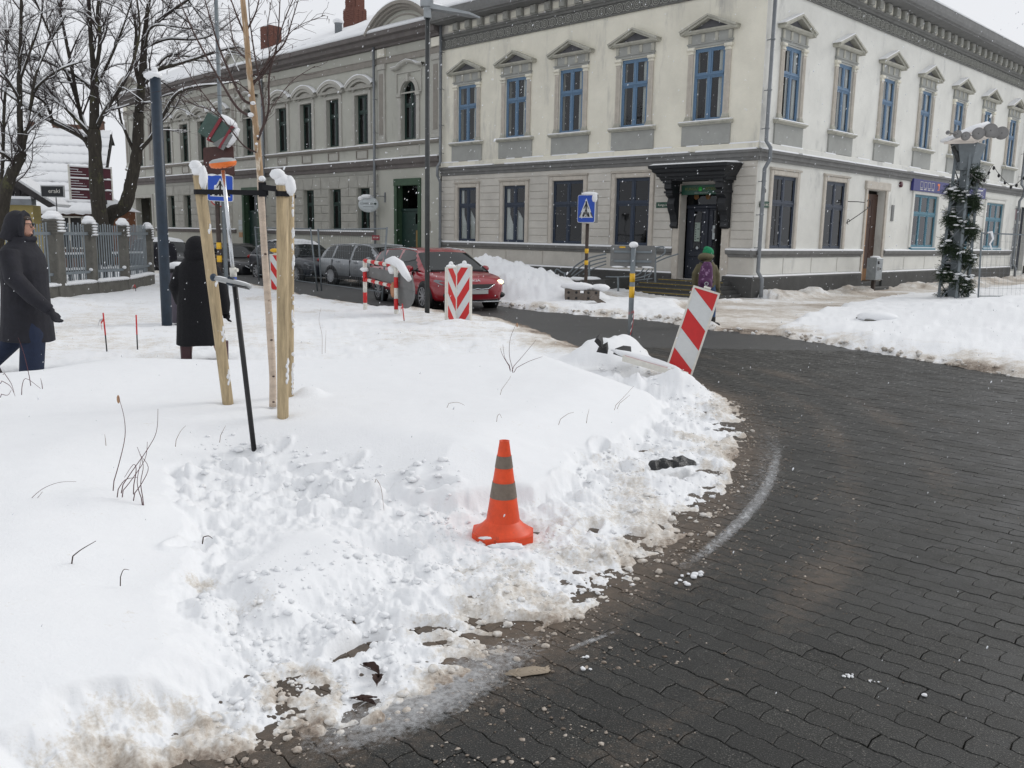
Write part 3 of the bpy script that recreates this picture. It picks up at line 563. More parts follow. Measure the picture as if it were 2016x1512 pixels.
# points along the kerb line
def along(n_, off_lo, off_hi, seg=ISLE, pw=1.0):
    P = np.array(seg); L_ = np.hypot(*(P[1:]-P[:-1]).T); w = L_/(.5+.12*P[:-1, 1]); w = w/w.sum(); i = RNG.choice(len(L_), n_, p=w); t = RNG.random(n_)[:, None]
    q = P[i]*(1-t)+P[i+1]*t; d = P[i+1]-P[i]; nn = np.stack([-d[:, 1], d[:, 0]], 1)/np.hypot(*d.T)[:, None]
    o = off_lo+(off_hi-off_lo)*RNG.random(n_)**pw; return q, nn, o
q, nn, o = along(11000, 0, .80, pw=2.6); p = q+nn*o[:, None]; keep = (sdist(p[:, 0], p[:, 1], P1) < .02)&(p[:, 1] < 9.5)&((fbm(p[:, 0], p[:, 1], 3, 3, 140) > -.1)); p = p[keep]
SC = 1.0
r_ = (.0018+.0085*RNG.random(len(p))**6); scatter('slush_crumbs', np.column_stack([p, r_*.1]), r_, M['snow'], 0, dirt=.62+.4*RNG.random(len(p)), jit=.5, squash=.4, smooth=False)
# fallen wet slush further out on the road
p = RNG.random((5000, 2))*[7, 9]+[-1, 2.2]; k = (sdist(p[:, 0], p[:, 1], P1) < -.1)&(sdist(p[:, 0], p[:, 1], P2) < 0)&(fbm(p[:, 0], p[:, 1], 1.2, 3, 141) > .05); p = p[k]
r_ = (.0012+.0032*RNG.random(len(p))**4); scatter('slush_crumbs', np.column_stack([p, r_*.2]), r_, M['snow'], 0, dirt=.6+.45*RNG.random(len(p)), jit=.45, squash=.5)
q, nn, o = along(5200, -1.25, .06); p = q+nn*o[:, None]; hN, dN = ground(p[:, 0], p[:, 1]); k = (sdist(p[:, 0], p[:, 1], SM) < -.03)&(p[:, 1] < 10.5)&((fbm(p[:, 0], p[:, 1], 2.5, 3, 142) > -.25)|(o[:] > -.1)); p = p[k]; hN = hN[k]; dN = dN[k]
r_ = (.003+.020*RNG.random(len(p))**6); scatter('snow_clods', np.column_stack([p, np.maximum(hN, 0)+r_*.2]), r_, M['snow'], 1, dirt=np.clip(dN*.8, 0, .6), jit=.22, squash=.62, smooth=False)
T_ = gp([(350,900),(430,860),(700,900),(900,945),(940,1010),(820,1020),(700,990),(560,960),(420,960)], .15); p = RNG.random((1500, 2))*[3, 3]+[-2.6, 3.6]; k = sdist(p[:, 0], p[:, 1], T_) > 0; p = p[k]; hN, dN = ground(p[:, 0], p[:, 1])
r_ = (.004+.026*RNG.random(len(p))**4); scatter('snow_clods', np.column_stack([p, hN+r_*.2]), r_, M['snow'], 1, dirt=0, jit=.22, squash=.6, smooth=False)
# a few clods lying by themselves on the blocks
for px, py, r0, n_ in ((1372,1135,.016,9),(1355,1150,.012,5),(1670,1332,.006,14),(1820,1370,.008,1),(1240,1012,.0,0),(1150,1318,.010,3),(1155,1295,.008,3),(1720,1342,.004,6)):
    if not n_: continue
    c = G(px, py); p = np.array([[c.x, c.y]])+RNG.normal(0, r0*1.3 if n_ > 1 else 0, (n_, 2))*[1.8, .8]; r_ = r0*(.5+.6*RNG.random(n_))
    scatter('snow_clods', np.column_stack([p, r_*.5]), r_, M['snow'], 1, dirt=0.02, jit=.2)
# far bank: dirty crumbs along the gutter
q, nn, o = along(1500, -.7, .1, seg=FAR[:10]); 
p = q-nn*o[:, None]*-1; p = q+nn*(-o[:, None])*-1
hN, dN = ground(p[:, 0], p[:, 1]); k = sdist(p[:, 0], p[:, 1], P2) > -.05; p = p[k]; hN = hN[k]; r_ = .012+.05*RNG.random(len(p))**3
scatter('dirty_snow_clods', np.column_stack([p, np.maximum(hN, 0)+r_*.2]), r_, M['snow'], 0, dirt=.25+.4*RNG.random(len(p)), jit=.25)
# ================================================================== BUILDINGS
def fobj(mb, name, mat, parent, Fm, x=0, y=0, z=0): return link(name, mb.mesh(name, *(mat if isinstance(mat, (list, tuple)) else [mat])), parent, Fm @ at(x, y, z))
MC = {}
def shared(key, fn, *mats):
    if key not in MC: MC[key] = fn().mesh(key if isinstance(key, str) else key[0], *mats)
    return MC[key]
def put(name, me, parent, Fm, x=0, y=0, z=0, sx=1): return link(name, me, parent, Fm @ at(x, y, z) @ (Matrix.Scale(-1, 4, (1, 0, 0)) if sx < 0 else Matrix()))
def wall(x0, x1, z0, z1, holes, depth=.28, arch=()):
    """wall face at y=0 with openings (x0,x1,z0,z1) and their reveals"""
    mb = MB(); xs = sorted({x0, x1}|{h[0] for h in holes}|{h[1] for h in holes}); zs = sorted({z0, z1}|{h[2] for h in holes}|{h[3] for h in holes})
    for i in range(len(xs)-1):
        for j in range(len(zs)-1):
            cx, cz = (xs[i]+xs[i+1])/2, (zs[j]+zs[j+1])/2
            if any(h[0] < cx < h[1] and h[2] < cz < h[3] for h in holes): continue
            mb.add([(xs[i],0,zs[j]),(xs[i+1],0,zs[j]),(xs[i+1],0,zs[j+1]),(xs[i],0,zs[j+1])], [(0,3,2,1)])
    for a, b, c, d in holes:
        mb.add([(a,0,c),(b,0,c),(b,0,d),(a,0,d),(a,-depth,c),(b,-depth,c),(b,-depth,d),(a,-depth,d)], [(0,1,5,4),(1,2,6,5),(2,3,7,6),(3,0,4,7)])
    for (cx, zt, r) in arch:                                   # turn the square head of an opening into a round one
        seg = 14; 
        for s_ in (-1, 1):
            for i in range(seg):
                a0, a1 = pi/2*i/seg, pi/2*(i+1)/seg
                p0 = (cx+s_*r*cos(a0), zt-r+r*sin(a0)); p1 = (cx+s_*r*cos(a1), zt-r+r*sin(a1))
                mb.add([(cx+s_*r, .001, p0[1]), (p0[0], .001, p0[1]), (p1[0], .001, p1[1]), (cx+s_*r, .001, p1[1])], [(0,1,2,3)])
                mb.add([(p0[0], .001, p0[1]), (p0[0], -depth, p0[1]), (p1[0], -depth, p1[1]), (p1[0], .001, p1[1])], [(0,1,2,3)])
    return mb
def bars(mb, x0, x1, z0, z1, w, y0, y1):
    mb.box(x0, x0+w, y0, y1, z0, z1); mb.box(x1-w, x1, y0, y1, z0, z1); mb.box(x0+w, x1-w, y0, y1, z0, z0+w); mb.box(x0+w, x1-w, y0, y1, z1-w, z1)
def make_window(b, Fm, cx, zb, w, h, trans, mat, cols=2, y=-.03, curtain=True, glass=None, fw=.055, curt=None, shopsill=None):
    """casement window: outer frame, transom, sashes, panes, curtains. cx centre, zb bottom"""
    y0, y1 = y-.07, y
    key = ('window_frame', w, h, trans, mat.name, cols)
    def f():
        m = MB(); bars(m, -w/2, w/2, 0, h, fw, -.07, 0)
        m.box(-w/2+fw, w/2-fw, -.07, .012, trans-.045, trans+.035); m.box(-w/2+fw-.02, w/2-fw+.02, -.07, .03, trans-.012, trans+.02)
        for c in range(1, cols):
            x = -w/2+w*c/cols; m.box(x-.034, x+.034, -.068, .008, fw, trans-.045); m.box(x-.030, x+.030, -.068, .006, trans+.035, h-fw)
        return m
    win = put('window', shared(key, f, mat), b, Fm, cx, y, zb)
    iw = (w-2*fw)/cols
    for c in range(cols):
        sx0 = -w/2+fw+(w-2*fw)*c/cols; sx1 = sx0+iw
        for (a, d) in ((fw, trans-.045), (trans+.035, h-fw)):
            e0 = sx0+(.034 if c else 0); e1 = sx1-(.034 if c < cols-1 else 0); sw_ = e1-e0; sh_ = d-a; xc = (e0+e1)/2
            k2 = ('sash', round(sw_, 3), round(sh_, 3), mat.name)
            def fs():
                m = MB(); bars(m, -sw_/2, sw_/2, 0, sh_, .042, -.035, -.004); return m
            put('sash', shared(k2, fs, mat), win, Fm, cx+xc, y, zb+a)
            k3 = ('pane', round(sw_, 3), round(sh_, 3), (glass or M['glass']).name)
            def fp(): return MB().box(-sw_/2+.03, sw_/2-.03, -.024, -.018, .03, sh_-.03)
            put('pane', shared(k3, fp, glass or M['glass']), win, Fm, cx+xc, y, zb+a)
    if curtain:
        k4 = ('curtain', w, h)
        def fc():
            m = MB()
            for (a, b_) in ((-w/2+.05, -w/2+.05+w*.19), (-.01, w*.14)):
                n = 10; ps = [(a+(b_-a)*i/n, .015*sin(i*2.1)) for i in range(n+1)]
                for i in range(n): m.add([(ps[i][0], ps[i][1], .03), (ps[i+1][0], ps[i+1][1], .03), (ps[i+1][0], ps[i+1][1], h-.03), (ps[i][0], ps[i][1], h-.03)], [(0,1,2,3)])
            return m
        put('curtain', shared(k4, fc, M['curtain']), win, Fm, cx, y-.085, zb)
    return win
def grime(): pass
def profile_band(mb, x0, x1, prof):                             # extrude a (y,z) profile along x
    n = len(prof); mb.add([(x0, p[0], p[1]) for p in prof]+[(x1, p[0], p[1]) for p in prof], [(i, (i+1) % n, (i+1) % n+n, i+n) for i in range(n)]+[tuple(range(n-1, -1, -1)), tuple(range(n, 2*n))])
# --------------------------------------------------------------- corner house
B1 = thing('corner_house', 'cream two storey corner house with blue upper windows and pediments', 'building', Matrix.Translation(CORNER))
LS, RS = 13.2, 26.0
UW_L = [11.8, 9.32, 6.83, 4.3, 1.70]; UW_R = [1.52+3.235*i for i in range(8)]
GW_L = [(11.75, 1.0, 3.32), (9.32, 1.08, 3.33), (6.85, 1.34, 3.43), (4.21, 1.32, 3.44)]
GW_R = [(1.52, 1.38, 3.43), (4.72, 1.36, 3.44)]
ZB = 4.93; UH = 2.0; UWD = 1.0
hl = [(c-UWD/2, c+UWD/2, ZB, ZB+UH) for c in UW_L]+[(c-w/2, c+w/2, 1.38, t_) for c, w, t_ in GW_L]+[(.98, 2.42, .45, 3.15)]
hr = [(-c-UWD/2, -c+UWD/2, ZB, ZB+UH) for c in UW_R]+[(-c-w/2, -c+w/2, 1.38, t_) for c, w, t_ in GW_R]+[(-8.45, -7.02, .30, 3.33), (-13.2, -10.9, 1.45, 3.36), (-17.1, -14.4, .35, 3.36), (-20.9, -18.6, 1.45, 3.34), (-24.6, -22.6, .4, 3.33)]
fobj(wall(0, LS, 3.85, 9.3, [h for h in hl if h[2] > 4]), 'wall', M['cream'], B1, FL)
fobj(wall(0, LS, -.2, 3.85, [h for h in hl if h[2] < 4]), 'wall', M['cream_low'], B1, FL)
fobj(wall(-RS, 0, -.2, 9.3, hr), 'wall', M['white_wall'], B1, FR)
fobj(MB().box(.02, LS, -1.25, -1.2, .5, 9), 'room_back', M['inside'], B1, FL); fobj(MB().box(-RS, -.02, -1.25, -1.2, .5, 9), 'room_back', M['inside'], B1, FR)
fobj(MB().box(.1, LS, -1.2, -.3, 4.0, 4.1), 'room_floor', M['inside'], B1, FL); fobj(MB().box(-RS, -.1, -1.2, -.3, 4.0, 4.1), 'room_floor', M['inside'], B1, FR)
def plasters(Fm, sgn, S1, wl, ins=None):
    X = lambda s: sgn*s
    def bx(mb, s0, s1, *a): return mb.box(X(s0), X(s1), *a)
    # string course, frieze, cornice
    m = MB(); profile_band(m, X(-.10 if sgn > 0 else -.10), X(S1), [(0,3.78),(.05,3.78),(.06,3.86),(.10,3.88),(.11,3.98),(.16,4.0),(.17,4.06),(0,4.09)]); fobj(m, 'string_course', M['band'], B1, Fm)
    m = MB(); profile_band(m, X(0), X(S1), [(0,4.09),(.06,4.09),(.06,4.24),(.045,4.26),(0,4.27)]); fobj(m, 'string_course', M['cream'] if sgn > 0 else M['white_wall'], B1, Fm)
    m = MB(); rr = random.Random(5)
    s = 0
    while s < S1-.3:
        e = min(S1, s+rr.uniform(.8, 2.6)); profile_band(m, X(s), X(e), [(.005,4.085),(.17,4.065),(.165,4.10),(.13,4.115),(.02,4.12)]); s = e+rr.choice([0, 0, .25, .6])
    fobj(m, 'snow', M['snow_clean'], B1, Fm)
    m = MB(); s = 0
    while s < S1-.3:
        e = min(S1, s+rr.uniform(.4, 1.3)); profile_band(m, X(s), X(e), [(.0,4.26),(.06,4.245),(.055,4.275),(.02,4.29)]); s = e+rr.uniform(.2, 1.6)
    fobj(m, 'snow', M['snow_clean'], B1, Fm)
    m = MB(); bx(m, 0, S1, 0, .035, 8.30, 8.64); profile_band(m, X(0), X(S1), [(.035,8.28),(.06,8.29),(.06,8.325),(.035,8.33)])
    profile_band(m, X(0), X(S1), [(0,8.64),(.08,8.64),(.09,8.70),(.14,8.73),(.15,8.79),(0,8.81)]); fobj(m, 'frieze', M['grey_orn'], B1, Fm)
    def ros():
        q = MB(True)
        for R0, r0, nn_ in ((.125, .016, 18), (.072, .011, 14)):
            k = 5
            vs = [((R0+r0*cos(2*pi*j/k))*cos(2*pi*i/nn_), .014+r0*.9*sin(2*pi*j/k), (R0+r0*cos(2*pi*j/k))*sin(2*pi*i/nn_)) for i in range(nn_) for j in range(k)]
            q.add(vs, [(i*k+j, ((i+1) % nn_)*k+j, ((i+1) % nn_)*k+(j+1) % k, i*k+(j+1) % k) for i in range(nn_) for j in range(k)])
        q.ell((0, .012, 0), (.032, .022, .032), 8, 4)
        for a in range(5): q.ell((.052*cos(a*1.257), .010, .052*sin(a*1.257)), (.017, .014, .017), 5, 3)
        return q
    rm_ = shared('rosette', ros, M['grey_orn2'])
    n_ = int(S1/.34)
    for i in range(n_): put('rosette', rm_, B1, Fm, X(.2+i*.34), .036, 8.47)
    m = MB()
    for i in range(n_):
        for z in (8.375, 8.565): m.ell((X(.37+i*.34), .045, z), (.045, .02, .022), 6, 4)
    kind(fobj(m, 'frieze_beads', M['grey_orn2'], B1, Fm), 'stuff')
    m = MB(); bx(m, 0, S1, 0, .05, 8.81, 9.12); fobj(m, 'bracket_course', M['cream_low'], B1, Fm)
    bk = shared('bracket', lambda: MB().bbox(-.12, .12, 0, .16, 0, .26, .03).bbox(-.14, .14, 0, .08, -.04, 0, .01), M['grey_orn2'])
    fr_ = shared('bracket_panel', lambda: MB().bbox(-.16, .16, 0, .02, .02, .22, .008), M['cream'])
    for i in range(int(S1/.64)): put('bracket', bk, B1, Fm, X(.15+i*.64), .05, 8.85); put('bracket_panel', fr_, B1, Fm, X(.47+i*.64), .05, 8.85)
    m = MB(); e0 = -.72
    profile_band(m, X(e0), X(S1), [(0,9.12),(.55,9.14),(.57,9.17),(.66,9.19),(.70,9.28),(.72,9.42),(.72,9.50),(0,9.52)]); fobj(m, 'cornice', M['band'], B1, Fm)
    m = MB(True); profile_band(m, X(e0), X(S1), [(.74,9.5),(.74,9.56),(.64,9.62),(.3,9.76),(-4.2,11.45),(-4.2,11.2),(0,9.5)]); o_ = fobj(m, 'roof', M['snow_clean'], B1, Fm)
    # upper windows with their surrounds
    def ent():
        q = MB(); hw = .71
        q.box(-hw, hw, 0, .05, 0, .10); q.box(-hw, hw, 0, .045, .10, .36); profile_band(q, -hw-.03, hw+.03, [(0,.08),(.075,.08),(.085,.11),(0,.125)])
        return q
    def pedm():
        q = MB(); hw = .93; z0 = .36; ap = .83
        profile_band(q, -hw+.07, hw-.07, [(0,z0),(.12,z0),(.18,z0+.045),(.20,z0+.085),(0,z0+.09)])
        for s_ in (-1, 1):
            x0, x1 = s_*(hw), 0; za, zb_ = z0+.07, ap
            for (o0, o1, y_) in ((0, .05, .25), (.05, .115, .20)):
                q.add([(x0, 0, za-o0+.03),(x1, 0, zb_-o0),(x1, y_, zb_-o0),(x0, y_, za-o0+.03),(x0+(-s_*.04), 0, za-o1+.03),(x1, 0, zb_-o1),(x1, y_, zb_-o1),(x0+(-s_*.04), y_, za-o1+.03)], [(0,1,2,3),(7,6,5,4),(3,2,6,7),(0,3,7,4)] if s_ < 0 else [(3,2,1,0),(4,5,6,7),(7,6,2,3),(4,7,3,0)])
        return q
    def pil():
        q = MB(); q.bbox(-.085, .085, 0, .055, .16, 1.86, .006)
        for zz in (.30, .42): pass
        for i in range(3): q.box(-.05+i*.04, -.03+i*.04, .05, .062, .2, 1.8)
        return q
    cap_ = shared('capital', lambda: MB().bbox(-.10, .10, 0, .075, 1.86, 1.91, .012).bbox(-.09, .09, 0, .06, 1.91, 1.95, .006).bbox(-.125, .125, 0, .105, 1.95, 2.04, .02), M['cream'])
    bas_ = shared('pilaster_base', lambda: MB().bbox(-.125, .125, 0, .10, 0, .06, .012).bbox(-.11, .11, 0, .08, .06, .11, .015).bbox(-.10, .10, 0, .065, .11, .16, .01), M['ped'])
    def sil():
        q = MB(); profile_band(q, -.86, .86, [(0,-.10),(.09,-.10),(.13,-.055),(.17,-.05),(.17,-.01),(0,.005)]); return q
    tri = shared('dentil_block', lambda: MB().bbox(-.055, .055, 0, .022, 0, .23, .006), M['ped'])
    for c in wl:
        zc = ZB
        e = put('window_surround', shared('window_surround', ent, M['grey_pan']), B1, Fm, X(c), .0, zc+2.03)
        put('pediment', shared('pediment', pedm, M['ped']), e, Fm, X(c), 0, zc+2.03)
        put('tympanum', shared('tympanum', lambda: MB().prism([(-.62, .45), (.62, .45), (0, .76)], .002, .03), M['tymp']), e, Fm, X(c), 0, zc+2.03)
        for xx in (-.65, -.22, .22, .65): put('dentil_block', tri, e, Fm, X(c)+xx, .046, zc+2.15)
        for s_ in (-1, 1):
            put('pilaster', shared('pilaster', pil, M['trim']), e, Fm, X(c)+s_*.605, 0, zc-.0); put('capital', cap_, e, Fm, X(c)+s_*.605, 0, zc); put('pilaster_base', bas_, e, Fm, X(c)+s_*.605, 0, zc)
        put('sill', shared('sill', sil, M['ped']), B1, Fm, X(c), 0, zc-.005)
        put('apron', shared('apron', lambda: MB().bbox(-.80, .80, 0, .05, 0, .57, .006), M['grey_pan'] if sgn > 0 else M['grey_pan']), B1, Fm, X(c), 0, 4.27)
        put('snow', shared('sill_snow', lambda: (lambda q: (profile_band(q, -.84, .84, [(.005,.0),(.168,-.012),(.160,.014),(.10,.028),(.005,.04)]), q)[1])(MB()), M['snow_clean']), B1, Fm, X(c), 0, zc)
        if sgn < 0:
            m = MB(); m.add([(-.0, .0, .83),(-.0, .25, .835),(.94, .25, .455),(.94, 0, .455),(0, 0, .87),(0, .24, .865),(.94, .24, .475),(.94, 0, .49)], [(4,5,6,7),(1,5,6,2),(2,6,7,3),(0,4,5,1)]); put('snow', shared('pediment_snow', lambda: m, M['snow_clean']), B1, Fm, X(c), 0, zc+2.03)
        make_window(B1, Fm, X(c), ZB, UWD, UH, 1.27, M['blue'])
M['grey_orn2'] = pbr('grey_ornament_light', (.33, .33, .30), .9, var=.25, scale=9)
plasters(FL, 1, LS, UW_L); plasters(FR, -1, RS, UW_R)
# sill course, dado, plinth
def dado(Fm, sgn, spans, psp, mat):
    X = lambda s: sgn*s
    for a, b in spans:
        m = MB(); profile_band(m, X(a), X(b), [(0,1.14),(.05,1.15),(.06,1.20),(.10,1.23),(.115,1.30),(.115,1.33),(0,1.345)]); fobj(m, 'sill_course', M['band'], B1, Fm)
        m = MB(); profile_band(m, X(a), X(b), [(0,1.34),(.112,1.325),(.105,1.36),(.06,1.38),(0,1.39)]); fobj(m, 'snow', M['snow_clean'], B1, Fm)
    for a, b in psp:
        m = MB(); profile_band(m, X(a), X(b), [(0,-.2),(.10,-.2),(.10,.56),(.06,.62),(0,.625)]); fobj(m, 'plinth', M['plinth'], B1, Fm)
        m = MB(); profile_band(m, X(a), X(b), [(0,.62),(.075,.595),(.06,.635),(0,.65)]); fobj(m, 'snow', M['snow_clean'], B1, Fm)
        n = max(1, int(abs(b-a)/1.7)); 
        for i in range(n):
            s0 = a+(b-a)*i/n+.03; s1 = a+(b-a)*(i+1)/n-.03; m = MB().bbox(min(X(s0), X(s1)), max(X(s0), X(s1)), 0, .022, .66, 1.12, .006); fobj(m, 'dado_panel', mat, B1, Fm)
dado(FL, 1, [(0, .80), (2.62, LS)], [(-.10, .86), (2.60, LS)], M['cream_low'])
dado(FR, -1, [(-.115, 6.85), (8.6, 14.3), (17.2, 22.4), (24.8, RS)], [(0, 6.9), (8.55, 14.35), (17.15, 22.5), (24.7, RS)], M['white_wall'])
# horizontal rusticated bands on the left front
segs = []; edges = sorted([(c-w/2-.17, c+w/2+.17) for c, w, _ in GW_L]+[(.72, 2.66)]); s = .0
for a, b in edges: segs.append((s+.02, a-.02)); s = b
segs.append((s+.02, LS-.02))
for a, b in segs:
    for i in range(9):
        z0 = 1.40+i*.245; z1 = z0+.225
        if b-a < .1: continue
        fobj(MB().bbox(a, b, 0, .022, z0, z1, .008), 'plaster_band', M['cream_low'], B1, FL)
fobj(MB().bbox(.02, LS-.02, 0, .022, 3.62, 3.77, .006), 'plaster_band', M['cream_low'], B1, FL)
def surround(Fm, cx, w, z0, z1, mat, fl=.15):
    m = MB(); m.bbox(cx-w/2-fl, cx-w/2, 0, .06, z0, z1+fl, .02); m.bbox(cx+w/2, cx+w/2+fl, 0, .06, z0, z1+fl, .02); m.bbox(cx-w/2, cx+w/2, 0, .06, z1, z1+fl, .02)
    profile_band(m, cx-w/2-fl-.03, cx+w/2+fl+.03, [(0,z1+fl),(.08,z1+fl),(.10,z1+fl+.05),(0,z1+fl+.07)])
    return fobj(m, 'window_surround', mat, B1, Fm)
for i, (c, w, t_) in enumerate(GW_L):
    surround(FL, c, w, 1.38, t_, M['trim']); wn = make_window(B1, FL, c, 1.38, w, t_-1.38, 1.30, M['darkblue'], glass=M['glass'] if i < 2 else M['glass_dark'], curtain=False, y=-.04)
    if i < 2:
        m = MB(); hh = t_-1.44                                         # white curtain gathered to the side
        m.prism([(c-w/2+.08, 1.42), (c+.02*w, 1.42), (c-.02*w, 2.2), (c+.10*w, 2.0), (c-w/2+.08, 2.35)][:0] or [(c+w/2-.08, 1.42), (c+w*.12, 1.42), (c+w*.10, 1.9), (c+w*.28, 2.35), (c+w*.3, 3.25), (c+w/2-.08, 3.25)], -.12, -.10); m.prism([(c-w*.02, 1.42), (c-w*.30, 1.42), (c-w*.28, 2.2), (c-w*.06, 2.5)], -.14, -.12)
        fobj(m, 'curtain', M['curtain'], wn, FL)
    else:
        m = MB(); r_ = w*.36; z0 = 1.5; m.prism([(c-w/2+.08, 1.42)]+[(c+r_*cos(a), z0+.85+r_*.9*sin(a)) for a in np.linspace(pi, 0, 12)]+[(c+w/2-.08, 1.42)], -.18, -.16); fobj(m, 'counter_screen', pbr('dim_grey_screen', (.09, .095, .095), .9, var=.3), wn, FL)
        for s_ in (-1, 1):
            p_ = fobj(MB().box(-.20, .20, 0, .012, 0, .09), 'notice', M['stgreen'], wn, FL, c+s_*w*.24, -.155, 1.44); text('VESELĪBA' if s_ > 0 else 'APTIEKA', .055, M['offwhite'], p_, FL @ at(c+s_*w*.24, -.139, 1.485) @ TXT)
c = GW_L[3]; 
def ap_disc(Fm, x, y, z):
    d = fobj(MB(True).lathe([(0, 0), (.115, 0), (.115, .01), (0, .012)], 24, Matrix.Rotation(-pi/2, 4, 'X') @ Matrix.Diagonal((1.35, 1, 1, 1)), False), 'window_sticker', M['paper'], B1, Fm, x, y, z)
    text('AP', .15, M['gps_orange'], d, Fm @ at(x, y+.016, z) @ TXT, ext=.001); return d
ap_disc(FL, 3.92, -.13, 3.02); ap_disc(FR, -1.28, -.13, 3.06)
for i, (c, w, t_) in enumerate(GW_R):
    surround(FR, -c, w, 1.38, t_, M['white_wall'] if i > 5 else M['trim']); wn = make_window(B1, FR, -c, 1.38, w, t_-1.38, 1.30, M['darkblue'], glass=M['glass_dark'], curtain=False, y=-.02)
    for s_ in (-1, 1): p_ = fobj(MB().box(-.16, .16, 0, .012, 0, .09), 'notice', M['stgreen'], wn, FR, -c+s_*w*.24, -.155, 1.44); text('APTIEKA', .05, M['offwhite'], p_, FR @ at(-c+s_*w*.24, -.139, 1.485) @ TXT)
    m = MB(); m.prism([(-c-.45, 1.42), (-c-.15, 1.42), (-c-.05, 2.3), (-c-.40, 2.9)], -.12, -.10); fobj(m, 'curtain', M['curtain'], wn, FR)
# shop windows (teal), shop door, last window
for c, w in ((12.05, 2.3), (19.75, 2.3)):
    surround(FR, -c, w, 1.45, 3.35, M['white_wall']); wn = make_window(B1, FR, -c, 1.45, w, 1.91, 1.22, M['teal'], cols=3, curtain=False, y=-.03)
    fobj(MB().bbox(-c-w/2-.02, -c+w/2+.02, -.12, .10, 1.34, 1.44, .02), 'sill', M['teal'], wn, FR); fobj(MB().box(-c-w/2, -c+w/2, -.11, .09, 1.44, 1.46), 'snow', M['snow_clean'], wn, FR)
    rr = random.Random(int(c))
    for i in range(9):
        cc_ = (rr.uniform(.05, .3), rr.uniform(.05, .25), rr.uniform(.04, .25)); x_ = -c+rr.uniform(-.95, .95); z_ = rr.choice([1.5, 1.5, 2.0, 2.5]); fobj(MB().bbox(-.12, .12, 0, .2, 0, rr.uniform(.2, .42), .02), 'shop_goods', pbr('shop_goods', cc_, .7, var=.1), wn, FR, x_, -.75, z_)
fobj(MB().box(-14.4, -17.1, -.6, -.55, .35, 3.36), 'shop_door', M['darkblue'], B1, FR)
m = MB(); bars(m, -17.0, -15.7, 1.4, 3.3, .08, -.14, -.06); m.box(-16.4, -16.34, -.13, -.07, 1.4, 3.3); m.box(-17, -15.7, -.13, -.07, 2.6, 2.68); w_ = fobj(m, 'shop_window', M['teal'], B1, FR); fobj(MB().box(-16.95, -15.75, -.11, -.10, 1.45, 3.25), 'pane', M['glass_dark'], w_, FR)
m = MB(); bars(m, -23.5, -22.6, .4, 3.33, .08, -.10, 0); m.box(-23.5, -22.6, -.1, 0, 1.45, 1.53); m.box(-23.5, -22.6, -.1, .01, 2.55, 2.68); w_ = fobj(m, 'display_window', M['grey_pan'], B1, FR); fobj(MB().box(-23.45, -22.65, -.07, -.06, .45, 3.28), 'pane', M['glass_dark'], w_, FR)
fobj(MB().box(-23.4, -22.75, -.05, -.03, 2.75, 3.2), 'poster', M['maroon'], w_, FR)
fobj(MB().box(-24.6, -23.55, -.3, -.2, .4, 3.33), 'side_door', M['navy'], B1, FR)
# shop sign
sg = fobj(MB().bbox(-18.1, -10.5, .03, .12, 3.46, 3.88, .01), 'shop_sign', M['shopblue'], B1, FR)
text('ZOO', .34, M['offwhite'], sg, FR @ at(-15.1, .125, 3.67) @ TXT, bold=.01); 
m = MB(True); m.ell((-14.25, .125, 3.66), (.13, .01, .14), 10, 8); m.ell((-14.25, .125, 3.80), (.06, .01, .05), 8, 6); fobj(m, 'sign_emblem', pbr('sign_emblem_red', (.5, .05, .04), .5), sg, FR)
m = MB()
for i in range(4): bars(m, -11.35-i*.36, -11.1-i*.36, 3.58, 3.80, .012, .12, .126); m.box(-11.34-i*.36, -11.11-i*.36, .12, .126, 3.52, 3.545)
for i in range(3): bars(m, -17.0-i*.36, -16.75-i*.36, 3.58, 3.80, .012, .12, .126); m.box(-16.99-i*.36, -16.76-i*.36, .12, .126, 3.52, 3.545)
fobj(m, 'sign_pictograms', M['offwhite'], sg, FR)
m = MB(); m.box(-12.95, -12.75, .12, .126, 3.72, 3.80); m.box(-12.93, -12.85, .12, .126, 3.60, 3.72); m.box(-12.95, -12.75, .12, .126, 3.56, 3.585); fobj(m, 'sign_emblem', M['gps_orange'], sg, FR)
# brown house door standing ajar, boarded side leaf
dr = fobj(MB().box(-8.45, -7.45, -.30, -.24, .32, 3.22), 'house_door', M['door_brown'], B1, FR)
m = MB()
for z0, z1 in ((.75, 1.25), (1.35, 2.1), (2.2, 3.05)): m.bbox(-8.35, -8.0, -.24, -.225, z0, z1, .01).bbox(-7.9, -7.55, -.24, -.225, z0, z1, .01)
fobj(m, 'door_panel', M['door_brown'], dr, FR); fobj(MB().box(-8.45, -7.45, -.24, -.232, .32, .72), 'kick_plate', M['amber'], dr, FR); fobj(MB().box(-7.56, -7.52, -.235, -.19, 1.52, 1.66), 'handle', M['metal'], dr, FR)
fobj(MB().box(-7.45, -7.03, -.16, -.12, .32, 3.2), 'door_leaf', M['ply'], B1, FR)
m = MB(); m.bbox(-8.62, -8.45, 0, .05, .3, 3.36, .01); m.bbox(-7.02, -6.88, 0, .05, .3, 3.36, .01); m.bbox(-8.70, -6.80, 0, .09, 3.34, 3.60, .02); fobj(m, 'door_surround', M['trim'], B1, FR)
fobj(MB().bbox(-8.6, -6.9, -.2, .35, -.1, .12, .02).bbox(-8.5, -7.0, -.2, .05, .12, .3, .02), 'doorstep', M['plinth'], B1, FR)
fobj(MB().bbox(-9.25, -9.05, 0, .03, 2.35, 2.9, .01), 'intercom_plate', M['signback'], B1, FR); fobj(MB().bbox(-9.1, -8.72, 0, .012, 1.42, 1.85, .006), 'vent_panel', M['white_wall'], B1, FR)
